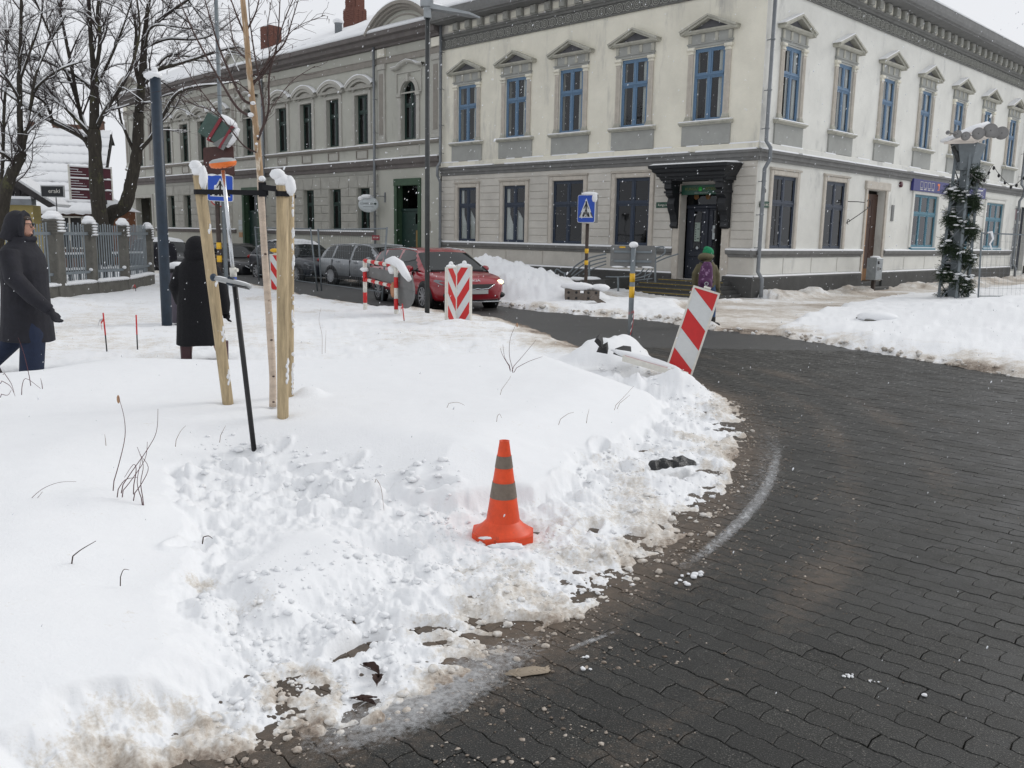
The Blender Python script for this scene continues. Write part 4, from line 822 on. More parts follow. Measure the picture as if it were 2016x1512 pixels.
fobj(MB(True).lathe([(0, 0), (.10, 0), (.10, .07), (0, .08)], 14, Matrix.Rotation(-pi/2, 4, 'X')), 'alarm_box', M['maroon'], B1, FR, -9.6, 0, 3.62)
m = MB(True); pts = [(-6.05-.12+.13*cos(a)*-1, .45, 2.83+.13*sin(a)) for a in np.linspace(-2.2, 2.6, 12)]
m.tube([(-5.55, .02, 2.88), (-5.8, .25, 2.88), (-5.95, .42, 2.86)], .013, 5); m.tube(pts, .013, 5); m.tube([(-6.25, .45, 2.72), (-5.95, .3, 2.5), (-5.60, .03, 2.2)], .013, 5); m.tube([(-5.6-.08*cos(a)-.08, .06, 2.25+.08*sin(a)) for a in np.linspace(0, 4.6, 9)], .011, 5)
fobj(m, 'iron_bracket', M['black'], B1, FR)
# main entrance: navy double door, black carved canopy
ed = fobj(MB().box(1.02, 2.40, -.40, -.34, .45, 3.12), 'entrance_door', M['navy'], B1, FL)
m = MB()
for x0 in (1.08, 1.74): m.bbox(x0, x0+.56, -.34, -.315, .55, 1.05, .02).bbox(x0, x0+.56, -.34, -.315, 1.1, 1.28, .015).bbox(x0+.02, x0+.14, -.34, -.31, 1.32, 2.45, .01).bbox(x0+.42, x0+.54, -.34, -.31, 1.32, 2.45, .01)
m.bbox(1.02, 2.40, -.34, -.28, 2.50, 2.60, .02); m.bbox(1.66, 1.76, -.34, -.30, .5, 2.5, .02); fobj(m, 'door_panel', M['navy'], ed, FL)
for x0 in (1.24, 1.90): fobj(MB().box(x0, x0+.24, -.335, -.325, 1.34, 2.42), 'pane', M['glass_dark'], ed, FL)
p_ = fobj(MB().box(1.29, 1.51, -.322, -.316, 1.62, 2.02), 'paper_notice', M['paper'], ed, FL); fobj(MB().box(1.33, 1.47, -.316, -.314, 1.80, 1.93), 'printed_block', M['signback'], p_, FL)
p_ = fobj(MB().box(1.93, 2.11, -.322, -.316, 1.55, 2.10), 'opening_hours', pbr('pale_green_notice', (.30, .36, .32), .8), ed, FL)
m = MB()
for i in range(7): m.box(2.06, 2.09, -.316, -.314, 1.6+i*.07, 1.63+i*.07); 
for i in (0, 4): m.box(1.95, 2.02, -.316, -.314, 1.62+i*.07, 1.645+i*.07)
fobj(m, 'printed_hours', M['black'], p_, FL)
fobj(MB(True).lathe([(0, 0), (.045, 0), (.045, .005), (0, .006)], 16, Matrix.Rotation(-pi/2, 4, 'X')), 'round_sticker', M['paper'], ed, FL, 2.0, -.318, 1.36)
m = MB(); m.box(1.02, 2.40, -.36, -.30, 2.62, 3.12); fobj(m, 'fanlight', M['glass_dark'], ed, FL)
for x0 in (1.25, 1.7, 2.1): fobj(MB(True).ell((x0, -.30, 2.85), (.09, .01, .09), 8, 6), 'fanlight_picture', M['amber'], ed, FL)
m = MB(); m.bbox(.74, .98, 0, .07, .42, 3.2, .02); m.bbox(2.42, 2.64, 0, .07, .42, 3.2, .02); fobj(m, 'door_surround', M['trim'], B1, FL)
cn = fobj(MB().box(.62, 2.80, .0, .55, 3.26, 3.34), 'entrance_canopy', M['black_wood'], B1, FL)
m = MB(); prof = [(0,3.30),(.62,3.30),(.64,3.36),(.70,3.38),(.72,3.46),(.80,3.50),(.83,3.58),(.90,3.60),(.92,3.68),(0,3.72)]
n = len(prof); off = [(p[0]-.62)*.62 if p[0] > 0 else 0 for p in prof]; off = [max(0, (p[0]-.6))*.8 for p in prof]; off[0] = 0; off[-1] = .24
m.add([(.66-o, p[0], p[1]) for p, o in zip(prof, off)]+[(2.76+o, p[0], p[1]) for p, o in zip(prof, off)], [(i, i+n, (i+1) % n+n, (i+1) % n) for i in range(n)]+[tuple(range(n)), tuple(range(2*n-1, n-1, -1))]); fobj(m, 'canopy_moulding', M['black_wood'], cn, FL)
m = MB(); m.add([(.44,.0,3.73),(2.98,0,3.73),(2.98,.93,3.69),(.44,.93,3.69),(.62,0,3.80),(2.80,0,3.80),(2.86,.84,3.735),(.56,.84,3.735)], [(4,5,6,7),(3,2,6,7),(0,3,7,4),(2,1,5,6)]); fobj(m, 'snow', M['snow_clean'], cn, FL)
def cons():
    q = MB(); q.prism([(0,3.30),(.52,3.30),(.52,3.05),(.44,3.0),(.44,2.86),(.30,2.78),(.36,2.62),(.30,2.45),(.20,2.3),(.14,2.1),(.17,1.98),(.10,1.92),(0,1.95)][::-1], -.12, .12, 'x'); q.bbox(-.15, .15, 0, .58, 3.20, 3.30, .01).bbox(-.15, .15, 0, .50, 2.92, 2.98, .01)
    return q
for x_ in (.86, 2.56): put('canopy_bracket', shared('canopy_bracket', cons, M['black_wood']), cn, FL, x_, 0, 0)
fobj(MB().box(1.0, 2.42, -.25, -.18, 3.12, 3.30), 'fascia_board', M['black_wood'], cn, FL)
ps = fobj(MB().bbox(1.05, 2.36, .06, .10, 2.88, 3.16, .008), 'pharmacy_sign', M['stgreen'], cn, FL); gold = pbr('dull_gold_letters', (.14, .16, .03), .5); text('KUNGU', .12, gold, ps, FL @ at(2.02, .105, 3.04) @ TXT); text('APTIEKA', .12, gold, ps, FL @ at(1.36, .105, 3.04) @ TXT, wx=.85)
fobj(MB(True).lathe([(0, 0), (.065, 0), (.065, .008), (0, .01)], 20, Matrix.Rotation(-pi/2, 4, 'X')), 'sign_emblem', pbr('bright_green_mark', (.05, .42, .08), .5), ps, FL, 1.72, .10, 3.04)
text('ZĀĻU TIRGOTAVA', .055, M['cap_grey'], ps, FL @ at(1.68, .105, 2.93) @ TXT)
stp = MB(); 
for i in range(4): stp.bbox(.55-i*.12, 2.85+i*.42, -.1, .45+i*.34, .02+(3-i)*.11-.12, .02+(4-i)*.11-.02, .02)
st_ = fobj(stp, 'entrance_steps', M['plinth'], B1, FL)
for i in range(4): fobj(MB().box(.60-i*.12, 2.80+i*.42, .44+i*.34, .452+i*.34, .02+(4-i)*.11-.05, .02+(4-i)*.11-.028), 'nosing_strip', pbr('worn_yellow_edge', (.26, .19, .04), .7, var=.5, scale=14), st_, FL)
# street name plates, small oval plate
for Fm, x_, s_ in ((FL, 3.02, 'Kungu iela'), (FR, -.48, 'Kungu iela 24')):
    p_ = fobj(MB().bbox(-.27, .27, .02, .035, 0, .17, .004), 'street_name_plate', M['stgreen'], B1, Fm, x_, .0, 2.52); text(s_, .10, M['offwhite'], p_, Fm @ at(x_, .038, 2.605) @ TXT, wx=.95)
fobj(MB(True).lathe([(0, 0), (.075, 0), (.075, .01), (0, .012)], 16, Matrix.Rotation(-pi/2, 4, 'X') @ Matrix.Diagonal((1.3, 1, 1, 1))), 'oval_plate', M['black'], B1, FR, -.42, .005, 2.98)
def downpipe(Fm, x, ztop, zbot, parent, kink=None, y=.16, r=.055):
    m = MB(True)
    if kink: m.tube([(x, y, ztop), (x, y, kink+.28), (x, y+.14, kink+.1), (x, y+.14, kink-.22), (x, y, kink-.45), (x, y, 1.55), (x, y, .75), (x, y+.14, .55), (x, y+.14, zbot)], r, 10)
    else: m.tube([(x, y, ztop), (x, y, zbot)], r, 10)
    o = fobj(m, 'downpipe', M['zinc'], parent, Fm); q = MB()
    for z in (8.2, 6.9, 5.6, 4.6, 3.2, 2.3, 1.4): q.lathe([(r+.012, z), (r+.012, z+.03)], 10, at(x, y, 0)); q.box(x-.01, x+.01, 0, y, z, z+.02)
    fobj(q, 'pipe_clip', M['zinc'], o, Fm); return o
downpipe(FR, -.10, 9.2, .05, B1, 4.0); downpipe(FR, -22.5, 9.2, .05, B1, 4.0); downpipe(FL, 13.1, 9.2, .2, B1, 4.0)
m = MB(); m.box(-.10, 13.3, -.1, -9, 9, 9.3); m.box(.3, 13.3, -9, -8.8, 0, 9.1); fobj(m, 'rear_wall', M['cream_low'], B1, FL)
# dormer window on the roof
m = MB(); m.box(11.0, 12.2, -1.9, -.6, 9.5, 10.9); d_ = fobj(m, 'dormer', M['zinc'], B1, FL); fobj(MB().box(10.9, 12.3, -2, -.5, 10.9, 11.02), 'snow', M['snow_clean'], d_, FL); fobj(MB().box(11.2, 12.0, -.6, -.585, 9.9, 10.7), 'pane', M['glass_dark'], d_, FL)
# --------------------------------------------------------------- long grey house
B2 = thing('grey_town_house', 'long grey two storey town house with arched window hoods and green doors', 'building', Matrix.Translation(CORNER+UL*13.25))
E2 = 42.3
up = [18.25, 20.33, 22.42, 24.5, 30.3, 32.38, 34.46, 36.55]; arch_c = [15.15, 27.55, 40.3]
lo = [18.2, 20.28, 22.38, 24.45, 30.3, 32.4, 34.45, 36.45]
holes = [(c-.47, c+.47, 5.24, 7.2) for c in up]+[(c-.45, c+.45, 5.24, 7.42) for c in arch_c]+[(c-.43, c+.43, 1.72, 3.46) for c in lo]+[(14.55, 15.95, .6, 3.5), (26.85, 28.25, .6, 3.45), (39.0, 41.2, .3, 3.4)]
fobj(wall(13.26, E2, -.2, 9.2, holes, .3, [(c, 7.42, .45) for c in arch_c]), 'wall', M['b2'], B2, FL)
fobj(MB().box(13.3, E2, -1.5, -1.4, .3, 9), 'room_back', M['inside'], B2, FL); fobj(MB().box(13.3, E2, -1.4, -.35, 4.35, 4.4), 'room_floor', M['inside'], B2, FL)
fobj(MB().box(E2-.02, E2, -12, -.3, -.2, 9.2).box(13.3, E2, -12, -11.9, -.2, 9), 'wall', M['b2'], B2, FL)
m = MB(); profile_band(m, 13.26, E2+.3, [(0,8.82),(.12,8.84),(.14,8.92),(.35,8.98),(.40,9.12),(.55,9.16),(.58,9.32),(0,9.34)]); fobj(m, 'cornice', M['b2_dark'], B2, FL)
m = MB(); profile_band(m, 13.26, E2+.05, [(0,8.22),(.05,8.22),(.07,8.42),(.10,8.45),(0,8.47)]); fobj(m, 'frieze_band', M['b2_trim'], B2, FL)
def roofp(a, b):
    q = MB(True); profile_band(q, a, b, [(.60,9.32),(.60,9.40),(.52,9.47),(.2,9.62),(-4.6,12.0),(-10,9.4),(0,9.3)]); return q
rf = fobj(roofp(13.0, E2+.35), 'roof', M['snow_clean'], B2, FL)
m = MB(True); rr = random.Random(3)
for (yy, zz) in ((.02, 9.70),):
    for i in range(22):
        a = 17.5+i*1.1; m.box(a+rr.uniform(0, .5), a+rr.uniform(.6, 1.0), yy-.03, yy, zz-.05, zz+.018+rr.uniform(-.012, .006))
fobj(m, 'snow_guard', M['b2_dark'], rf, FL)
m = MB(); profile_band(m, 13.26, E2, [(0,5.02),(.07,5.03),(.12,5.08),(.14,5.14),(0,5.16)]); fobj(m, 'sill_course', M['b2_trim'], B2, FL)
m = MB(); profile_band(m, 13.26, E2, [(0,5.155),(.135,5.14),(.12,5.18),(0,5.20)]); fobj(m, 'snow', M['snow_clean'], B2, FL)
m = MB(); profile_band(m, 13.26, E2, [(0,4.15),(.05,4.16),(.07,4.28),(.14,4.34),(.18,4.46),(.20,4.52),(0,4.54)]); fobj(m, 'string_course', M['b2_dark'], B2, FL)
m = MB(); profile_band(m, 13.26, E2, [(0,4.535),(.195,4.515),(.18,4.56),(0,4.60)]); fobj(m, 'snow', M['snow_clean'], B2, FL)
for a, b in ((17.35, 25.95), (29.1, 38.5)):
    m = MB(); profile_band(m, a, b, [(0,1.48),(.06,1.49),(.10,1.60),(.12,1.65),(0,1.67)]); fobj(m, 'sill_course', M['b2_dark'], B2, FL)
    m = MB(); profile_band(m, a, b, [(0,1.665),(.115,1.65),(.10,1.69),(0,1.71)]); fobj(m, 'snow', M['snow_clean'], B2, FL)
m = MB(); profile_band(m, 13.26, E2, [(0,-.2),(.07,-.2),(.07,.82),(0,.86)]); fobj(m, 'plinth', M['plinth'], B2, FL)
# pilaster strips of the three bays
for a in (13.5, 16.85, 26.05, 28.95, 38.75, 41.95):
    q = fobj(MB().bbox(a-.22, a+.22, 0, .07, 5.2, 8.0, .01), 'pilaster', M['b2_orn'], B2, FL); fobj(MB().bbox(a-.13, a+.13, .07, .085, 5.5, 7.85, .008), 'pilaster_panel', M['b2_trim'], q, FL)
    fobj(MB().bbox(a-.26, a+.26, 0, .11, 8.0, 8.22, .02), 'capital', M['b2_orn'], q, FL); fobj(MB().bbox(a-.24, a+.24, 0, .10, 8.47, 8.80, .02), 'cornice_block', M['cream'], q, FL); fobj(MB().bbox(a-.27, a+.27, 0, .10, 5.2, 5.33, .02), 'pilaster_base', M['b2_orn'], q, FL)
def hood():
    q = MB(True); R_ = 1.0; cz = -.42
    def arc(r0, r1, y0, y1, a0=.78, n=12):
        vs = []; 
        for i in range(n+1):
            a = pi/2-a0+2*a0*i/n
            for (r, y) in ((r0, y0), (r0, y1), (r1, y1), (r1, y0)): vs.append((r*cos(a), y, cz+r*sin(a)))
        q.add(vs, [(i*4+j, i*4+(j+1) % 4, (i+1)*4+(j+1) % 4, (i+1)*4+j) for i in range(n) for j in range(4)]+[(0,1,2,3), (n*4+3, n*4+2, n*4+1, n*4)])
    arc(.93, 1.03, 0, .20); arc(.84, .93, 0, .15); arc(.70, .80, 0, .06, .66); profile_band(q, -.72, .72, [(0,.20),(.14,.20),(.18,.27),(0,.29)]); q.sm = False
    return q
def hood_snow():
    q = MB(True); n = 12; cz = -.42; a0 = .78; vs = []
    for i in range(n+1):
        a = pi/2-a0+2*a0*i/n
        for (r, y) in ((1.03, 0), (1.03, .20), (1.05+.02*(i < 7), .185), (1.07, .05), (1.06, 0)): vs.append((r*cos(a), y, cz+r*sin(a)))
    q.add(vs, [(i*5+j, i*5+(j+1) % 5, (i+1)*5+(j+1) % 5, (i+1)*5+j) for i in range(n) for j in range(5)]); return q
hm = MC['hood'] = hood().mesh('window_hood', M['b2_orn']); hsn = hood_snow().mesh('snow', M['snow_clean'])
for c in up:
    e = fobj(MB().bbox(-.66, -.47, 0, .05, -2.0, .14, .01).bbox(.47, .66, 0, .05, -2.0, .14, .01).bbox(-.47, .47, 0, .05, 0, .14, .01), 'window_surround', M['b2_orn'], B2, FL, c, 0, 7.2)
    HS_ = FL @ at(c, 0, 7.16) @ Matrix.Diagonal((1.30, 1.15, 1.28, 1)); link('window_hood', hm, e, HS_); link('snow', hsn, e, HS_); fobj(MB().prism([(-.85, .0), (.85, .0), (.7, .13), (.4, .26), (0, .32), (-.4, .26), (-.7, .13)], 0, .03), 'tympanum', M['b2_trim'], e, FL, c, 0, 7.50)
    make_window(B2, FL, c, 5.24, .94, 1.96, 1.30, M['dgreen'], glass=M['glass_dark'], y=-.15, curt=None)
    fobj(MB().bbox(-.34, .34, 0, .03, 0, .30, .01), 'apron_panel', M['b2_orn'], B2, FL, c, 0, 4.66)
    m = MB(); bars(m, -.40, .40, 0, .36, .035, 0, .045); fobj(m, 'apron_frame', M['b2_trim'], B2, FL, c, 0, 4.63)
for c in arch_c:
    # round-headed window with moulded arch
    q = MB(True); n = 16; vs = []
    for i in range(n+1):
        a = pi*i/n
        for (r, y) in ((.47, 0), (.47, .08), (.56, .10), (.62, .05), (.62, 0)): vs.append((r*cos(a), y, r*sin(a)))
    q.add(vs, [(i*5+j, i*5+(j+1) % 5, (i+1)*5+(j+1) % 5, (i+1)*5+j) for i in range(n) for j in range(4)]); q.sm = False
    q.bbox(-.07, .07, 0, .14, .42, .72, .02); q.bbox(-.72, -.45, 0, .11, -.12, 0, .02).bbox(.45, .72, 0, .11, -.12, 0, .02).bbox(-.66, -.47, 0, .06, -1.75, -.12, .01).bbox(.47, .66, 0, .06, -1.75, -.12, .01)
    e = fobj(q, 'arch_surround', M['b2_orn'], B2, FL, c, 0, 6.97)
    m = MB(); bars(m, -.78, .78, 0, .82, .05, 0, .04); fobj(m, 'arch_panel', M['b2_orn'], e, FL, c, 0, 6.97)
    q = MB(True); pts = [(-.95, 0), (-.62, .02), (-.38, .14), (0, .22), (.38, .14), (.62, .02), (.95, 0)]; n = len(pts)
    q.add([(x, 0, z) for x, z in pts]+[(x, .20, z+.0) for x, z in pts]+[(x, .14, z-.09) for x, z in pts]+[(x, 0, z-.12) for x, z in pts], [(r*n+i, (r+1)*n+i, (r+1)*n+i+1, r*n+i+1) for r in range(3) for i in range(n-1)]); fobj(q, 'window_hood', M['b2_orn'], e, FL, c, 0, 7.98)
    q = MB(True); q.add([(x, 0, z+.03) for x, z in pts]+[(x, .19, z+.02) for x, z in pts]+[(x, .20, z) for x, z in pts], [(r*n+i, (r+1)*n+i, (r+1)*n+i+1, r*n+i+1) for r in range(2) for i in range(n-1)]); fobj(q, 'snow', M['snow_clean'], e, FL, c, 0, 7.98)
    make_window(B2, FL, c, 5.24, .90, 2.18, 1.32, M['dgreen'], glass=M['glass_dark'], y=-.14, curtain=False)
    fobj(MB().bbox(-.62, .62, 0, .03, 0, .34, .01), 'apron_panel', M['b2_orn'], B2, FL, c, 0, 4.66)
for c in lo:
    make_window(B2, FL, c, 1.72, .86, 1.74, 1.12, M['dgreen'], glass=M['glass_dark'], y=-.20, curtain=True)
# plaster blocks of the lower storey
blk = {}
def block(x0, x1, z0, z1):
    k = (round(x1-x0, 2), round(z1-z0, 2))
    me = shared(('wall_block',)+k, lambda: MB().bbox(0, x1-x0, 0, .03, 0, z1-z0, .012), M['b2_block']); put('wall_block', me, B2, FL, x0, 0, z0)
for grp in (lo[:4], lo[4:]):
    xs = [grp[0]-.85]+sum([[c-.46, c+.46] for c in grp], [])+[grp[-1]+(1.2 if grp[0] < 20 else 1.9)]
    for i in range(0, len(xs), 2):
        a, b = xs[i], xs[i+1]
        for r_ in range(5):
            z0 = 1.72+r_*.352; z1 = z0+.33
            if r_ % 2 == 0 and b-a > .6: md = (a+b)/2; block(a, md-.012, z0, z1); block(md+.012, b, z0, z1)
            elif b-a > .6: block(a, b, z0, z1)
            else: block(a, b, z0, z1)
    xs2 = []
    for c in grp:
        fobj(MB().prism([(c-.30, 3.49), (c+.30, 3.49), (c+.42, 3.96), (c-.42, 3.96)], 0, .035), 'keystone', M['b2_block'], B2, FL)
        for s_ in (-1, 1):
            fobj(MB().prism([(c+s_*.325, 3.49), (c+s_*1.02, 3.49), (c+s_*1.02, 3.96), (c+s_*.445, 3.96)][::s_], 0, .03), 'wall_block', M['b2_block'], B2, FL)
fobj(MB().box(17.4, 25.9, 0, .02, 3.99, 4.14).box(29.2, 38.4, 0, .02, 3.99, 4.14), 'plain_band', M['b2_low'], B2, FL)
# green doors
for c0, c1, zt in ((14.42, 16.10, 3.5), (26.72, 28.40, 3.45)):
    e = fobj(MB().bbox(c0, c0+.18, -.05, .05, .3, zt, .02).bbox(c1-.18, c1, -.05, .05, .3, zt, .02).bbox(c0, c1, -.05, .07, zt-.02, zt+.26, .02), 'door_frame', M['green'], B2, FL)
    fobj(MB().box(c0+.14, c0+.18, -.28, 0, .3, zt).box(c1-.18, c1-.14, -.28, 0, .3, zt), 'door_reveal', M['green'], e, FL)
    d = fobj(MB().box(c0+.18, c1-.18, -.30, -.24, .3, 2.5), 'entrance_door', M['dgreen'], e, FL); fobj(MB().bbox(c0+.26, c0+.62, -.24, -.22, 2.0, 2.4, .01), 'door_pane', M['glass_dark'], e, FL)
    fobj(MB().box(c0+.26, c0+.60, -.24, -.228, .7, 1.75), 'glowing_pane', pbr('warm_hall', (.24, .15, .05), .7), e, FL); fobj(MB().bbox(c0+.18, c1-.18, -.30, -.2, 2.5, 2.6, .01), 'door_transom', M['dgreen'], e, FL)  # glow of a lit hall put into the pane's flat colour, no emission
    fobj(MB().box(c0+.22, c1-.22, -.28, -.26, 2.62, zt-.04), 'fanlight', M['glass_dark'], e, FL)
# gateway at the far end
g_ = fobj(MB().box(39.0, 41.2, -.9, -.8, .2, 3.4), 'gateway_back', pbr('olive_passage', (.10, .105, .07), .9, var=.3), B2, FL); fobj(MB().bbox(38.8, 39.0, 0, .05, .2, 3.6, .01).bbox(41.2, 41.4, 0, .05, .2, 3.6, .01).bbox(39.0, 41.2, 0, .05, 3.4, 3.6, .01), 'gateway_surround', M['b2_orn'], B2, FL)
# attic gables: segmental over both end bays, triangular in the middle
def seggable(c, hw, z0, rise, name):
    q = MB(); R_ = (hw*hw+rise*rise)/(2*rise); cz = z0+rise-R_; a0 = math.asin(hw/R_); n = 16
    def arc(dr0, dr1, y0, y1):
        vs = []
        for i in range(n+1):
            a = pi/2-a0+2*a0*i/n
            for (r, y) in ((R_+dr0, y0), (R_+dr0, y1), (R_+dr1, y1), (R_+dr1, y0)): vs.append((c+r*cos(a), y, cz+r*sin(a)))
        q.add(vs, [(i*4+j, i*4+(j+1) % 4, (i+1)*4+(j+1) % 4, (i+1)*4+j) for i in range(n) for j in range(4)]+[(0,1,2,3), (n*4+3, n*4+2, n*4+1, n*4)])
    arc(0, -.12, -.3, .62); arc(-.12, -.22, -.3, .52); arc(-.22, -.30, -.3, .42); arc(-.42, -.48, 0, .30)
    e = fobj(q, name, M['b2_trim'], B2, FL)
    pts = [(c+(R_-.2)*cos(a), cz+(R_-.2)*sin(a)) for a in np.linspace(pi/2-a0*.95, pi/2+a0*.95, 14)]; fobj(MB().prism(pts, .0, .28), 'gable_face', M['b2'], e, FL)
    q = MB(True); vs = []
    for i in range(n+1):
        a = pi/2-a0+2*a0*i/n
        for (r, y) in ((R_, .62), (R_+.09, .55), (R_+.14, .2), (R_+.14, -2.2), (R_-.1, -2.4)): vs.append((c+r*cos(a), y, cz+r*sin(a)))
    q.add(vs, [(i*5+j, i*5+j+1, (i+1)*5+j+1, (i+1)*5+j) for i in range(n) for j in range(4)]); fobj(q, 'snow', M['snow_clean'], e, FL)
seggable(15.2, 2.05, 9.3, .95, 'curved_gable'); seggable(40.3, 1.9, 9.3, .95, 'curved_gable')
e = fobj(MB().prism([(25.7, 9.3), (29.4, 9.3), (27.6, 10.35)], .0, .45), 'pointed_gable', M['b2'], B2, FL)
m = MB(); 
for s_ in (-1, 1):
    x0 = 27.55+s_*2.0; m.prism([(x0, 9.28), (27.55, 10.42), (27.55, 10.27), (x0-s_*.1, 9.16)][::s_], -.2, .58)
fobj(m, 'gable_moulding', M['b2_trim'], e, FL)
m = MB(); 
for s_ in (-1, 1): m.prism([(27.55+s_*2.0, 9.28), (27.55, 10.42), (27.55, 10.52), (27.55+s_*2.0, 9.38)][::-s_], -.2, .56)
fobj(m, 'snow', M['snow_clean'], e, FL)
def brick_stack(c, y, z0, w, d, hs, parent, cap=None):
    """chimney of laid bricks"""
    e = fobj(MB().box(c-w/2+.02, c+w/2-.02, y-d+.02, y-.02, z0, z0+hs), 'chimney', M['brick'], parent, FL)
    L_, H_ = .25, .075; n = int(hs/(H_+.012)); cw = max(2, round(w/L_)); q = MB(); rr = random.Random(int(c*10))
    for i in range(n):
        z = z0+i*(H_+.012); o = .5*(i % 2)
        for k in range(-1, cw+1):
            x0 = c-w/2+(k+o)*w/cw; x1 = x0+w/cw-.012; x0 = max(x0, c-w/2); x1 = min(x1, c+w/2)
            if x1-x0 < .04: continue
            pr_ = rr.uniform(0, .008); q.box(x0, x1, y-.06, y+pr_, z, z+H_); q.box(x0, x1, y-d, y-d+.05, z, z+H_)
        for k in range(3):
            y0 = y-d+(k)*d/3; q.box(c-w/2-.006, c-w/2+.05, y0+.006, y0+d/3-.006, z, z+H_); q.box(c+w/2-.05, c+w/2+.006, y0+.006, y0+d/3-.006, z, z+H_)
    kind(fobj(q, 'bricks', M['brick'], e, FL), 'stuff')
    if cap: fobj(MB(True).ell((c, y-d/2, z0+hs), (w*.5, d*.5, .13), 10, 6, noise=.1, seed=2), 'snow', M['snow_clean'], e, FL)
    return e
e = brick_stack(22.4, -2.3, 10.3, .85, .7, 1.35, B2); fobj(MB().box(22.02, 22.74, -2.92, -2.38, 11.65, 12.75), 'chimney_shaft', M['brick'], e, FL); fobj(MB(True).ell((22.3, -2.6, 12.78), (.34, .3, .12), 8, 6, noise=.15), 'snow', M['snow_clean'], e, FL)
for i in range(13):
    for k in range(3): fobj(MB().box(22.02+k*.245, 22.02+k*.245+.233, -2.44, -2.372+.008*((i+k) % 3), 11.66+i*.085, 11.66+i*.085+.073), 'brick', M['brick'], e, FL)
brick_stack(18.1, -2.4, 10.5, 1.1, .8, 2.3, B2); brick_stack(20.9, -5.3, 10.8, .6, .5, 1.15, B2, True); brick_stack(29.6, -2.2, 10.4, .9, .7, 1.5, B2, True)
m = MB(True); m.lathe([(.16, 0), (.16, .45), (.19, .46), (.19, .5)], 12, at(21.6, -1.2, 10.2)); v_ = fobj(m, 'roof_vent', M['zinc'], B2, FL); fobj(MB(True).ell((21.6, -1.2, 10.76), (.25, .25, .13), 12, 6), 'snow', M['snow_clean'], v_, FL)
downpipe(FL, 17.2, 8.9, .3, B2); downpipe(FL, 25.95, 8.9, .3, B2)
# oval hanging sign
os_ = thing('hanging_shop_sign', 'white oval hanging sign capped with snow between downpipe and green door', 'sign', FL @ at(16.75, .85, 2.95))
Mo = FL @ at(17.0, .62, 2.75); Rz = Matrix.Rotation(radians(38), 4, 'Z')
q = MB(True); q.lathe([(0, -.04), (.30, -.04), (.32, 0), (.30, .04), (0, .04)], 28, Rz @ Matrix.Rotation(-pi/2, 4, 'X') @ Matrix.Diagonal((1.35, 1, 1, 1))); link('sign_disc', q.mesh('sign_disc', M['paper']), os_, Mo)
text('COMPENSA', .115, M['signback'], os_, Mo @ Rz @ at(.06, .045, .03) @ TXT, wx=.95); text('Vienna Insurance Group', .045, M['signback'], os_, Mo @ Rz @ at(0, .045, -.09) @ TXT)
link('sign_mark', MB(True).ell((0, 0, 0), (.06, .01, .04), 8, 6).mesh('sign_mark', M['dgreen']), os_, Mo @ Rz @ at(-.29, .045, .03))
link('snow', MB(True).ell((0, 0, 0), (.26, .10, .09), 10, 6, noise=.08).ell((.24, 0, -.08), (.12, .08, .10), 8, 6).mesh('snow', M['snow_clean']), os_, Mo @ Rz @ at(.08, .02, .31))
link('hanger', MB().tube([(-.3, 0, .34), (.35, 0, .34)], .012, 5).tube([(-.3, 0, .34), (-.3, -.6, .34)], .015, 5).box(-.33, -.27, -.64, -.58, .1, .5).mesh('hanger', M['zinc']), os_, Mo)
for c, zz, mt, nm in ((28.65, 1.9, 'paper', 'wall_notice'), (28.65, 1.62, 'paper', 'wall_notice'), (28.65, 1.28, 'ply', 'wall_notice')): fobj(MB().box(c-.18, c+.18, 0, .02, zz, zz+.24), nm, M[mt], B2, FL)
fobj(MB().box(13.85, 14.15, 0, .02, 1.75, 2.1), 'wall_notice', M['b2_trim'], B2, FL)
# --------------------------------------------------------------- low houses on the left, behind the fence
def ridge_roof(mb_parent, P0, P1_, z_e, z_r, depth): pass
HL = thing('low_snowy_house', 'long low house with a broad snow covered tile roof behind the linden trees', 'building', Vector((-20, 40, 0)))
a = A(-140, 418, 33.2); b = A(178, 424, 34.8); a.z = b.z = 2.35; dirv = (b-a).normalized(); nrm = Vector((-dirv.y, dirv.x, 0)); back = nrm*8.5
ra = a+back*.5+Vector((0, 0, 3.25)); rb = b+back*.5+Vector((0, 0, 3.25)); rb2 = b+nrm*4.7; ra2 = a+nrm*4.7; rb2.z = ra2.z = rb.z-.4
m = MB(); m.add([a-nrm*.45+Vector((0,0,-.2)), b-nrm*.45+dirv*.4+Vector((0,0,-.2)), rb+dirv*.4, ra, ra2+nrm*.4, rb2+nrm*.4+dirv*.4], [(0,1,2,3),(3,2,5,4)]); rfo = m.obj('roof', M['rooftile'], HL)
# tile courses under the snow: slabs of snow with broken edges
rr = random.Random(9)
slope = (rb-b).normalized(); Ls = (rb-b).length+.5; nw = (b-a).length; up_ = dirv.cross(slope).normalized(); up_ = up_ if up_.z > 0 else -up_
org = a-nrm*.45+Vector((0,0,-.2))
for rix in range(9):
    m = MB(True); v0 = Ls*rix/9; v1 = Ls*(rix+1)/9-(.02 if rix % 2 else .07); N_ = 60; th_ = .14
    for i in range(N_+1):
        u_ = -(.0)+(nw+.4)*i/N_; j1 = rr.uniform(-.03, .03)+.035*sin(i*.9+rix); p = org+dirv*u_
        for (v_, h_) in ((v0-.02+j1, .0), (v0-.03+j1, th_*.8), (v0+.1, th_), (v1-.05, th_*.95), (v1+.02, th_*.5)): m.v.append(tuple(p+slope*v_+up_*(h_+.015*sin(i*2.3+rix*5))))
    for i in range(N_):
        for k in range(4): m.f.append((i*5+k, (i+1)*5+k, (i+1)*5+k+1, i*5+k+1)); m.m.append(0)
    m.obj('snow_course', M['snow_clean'], rfo)
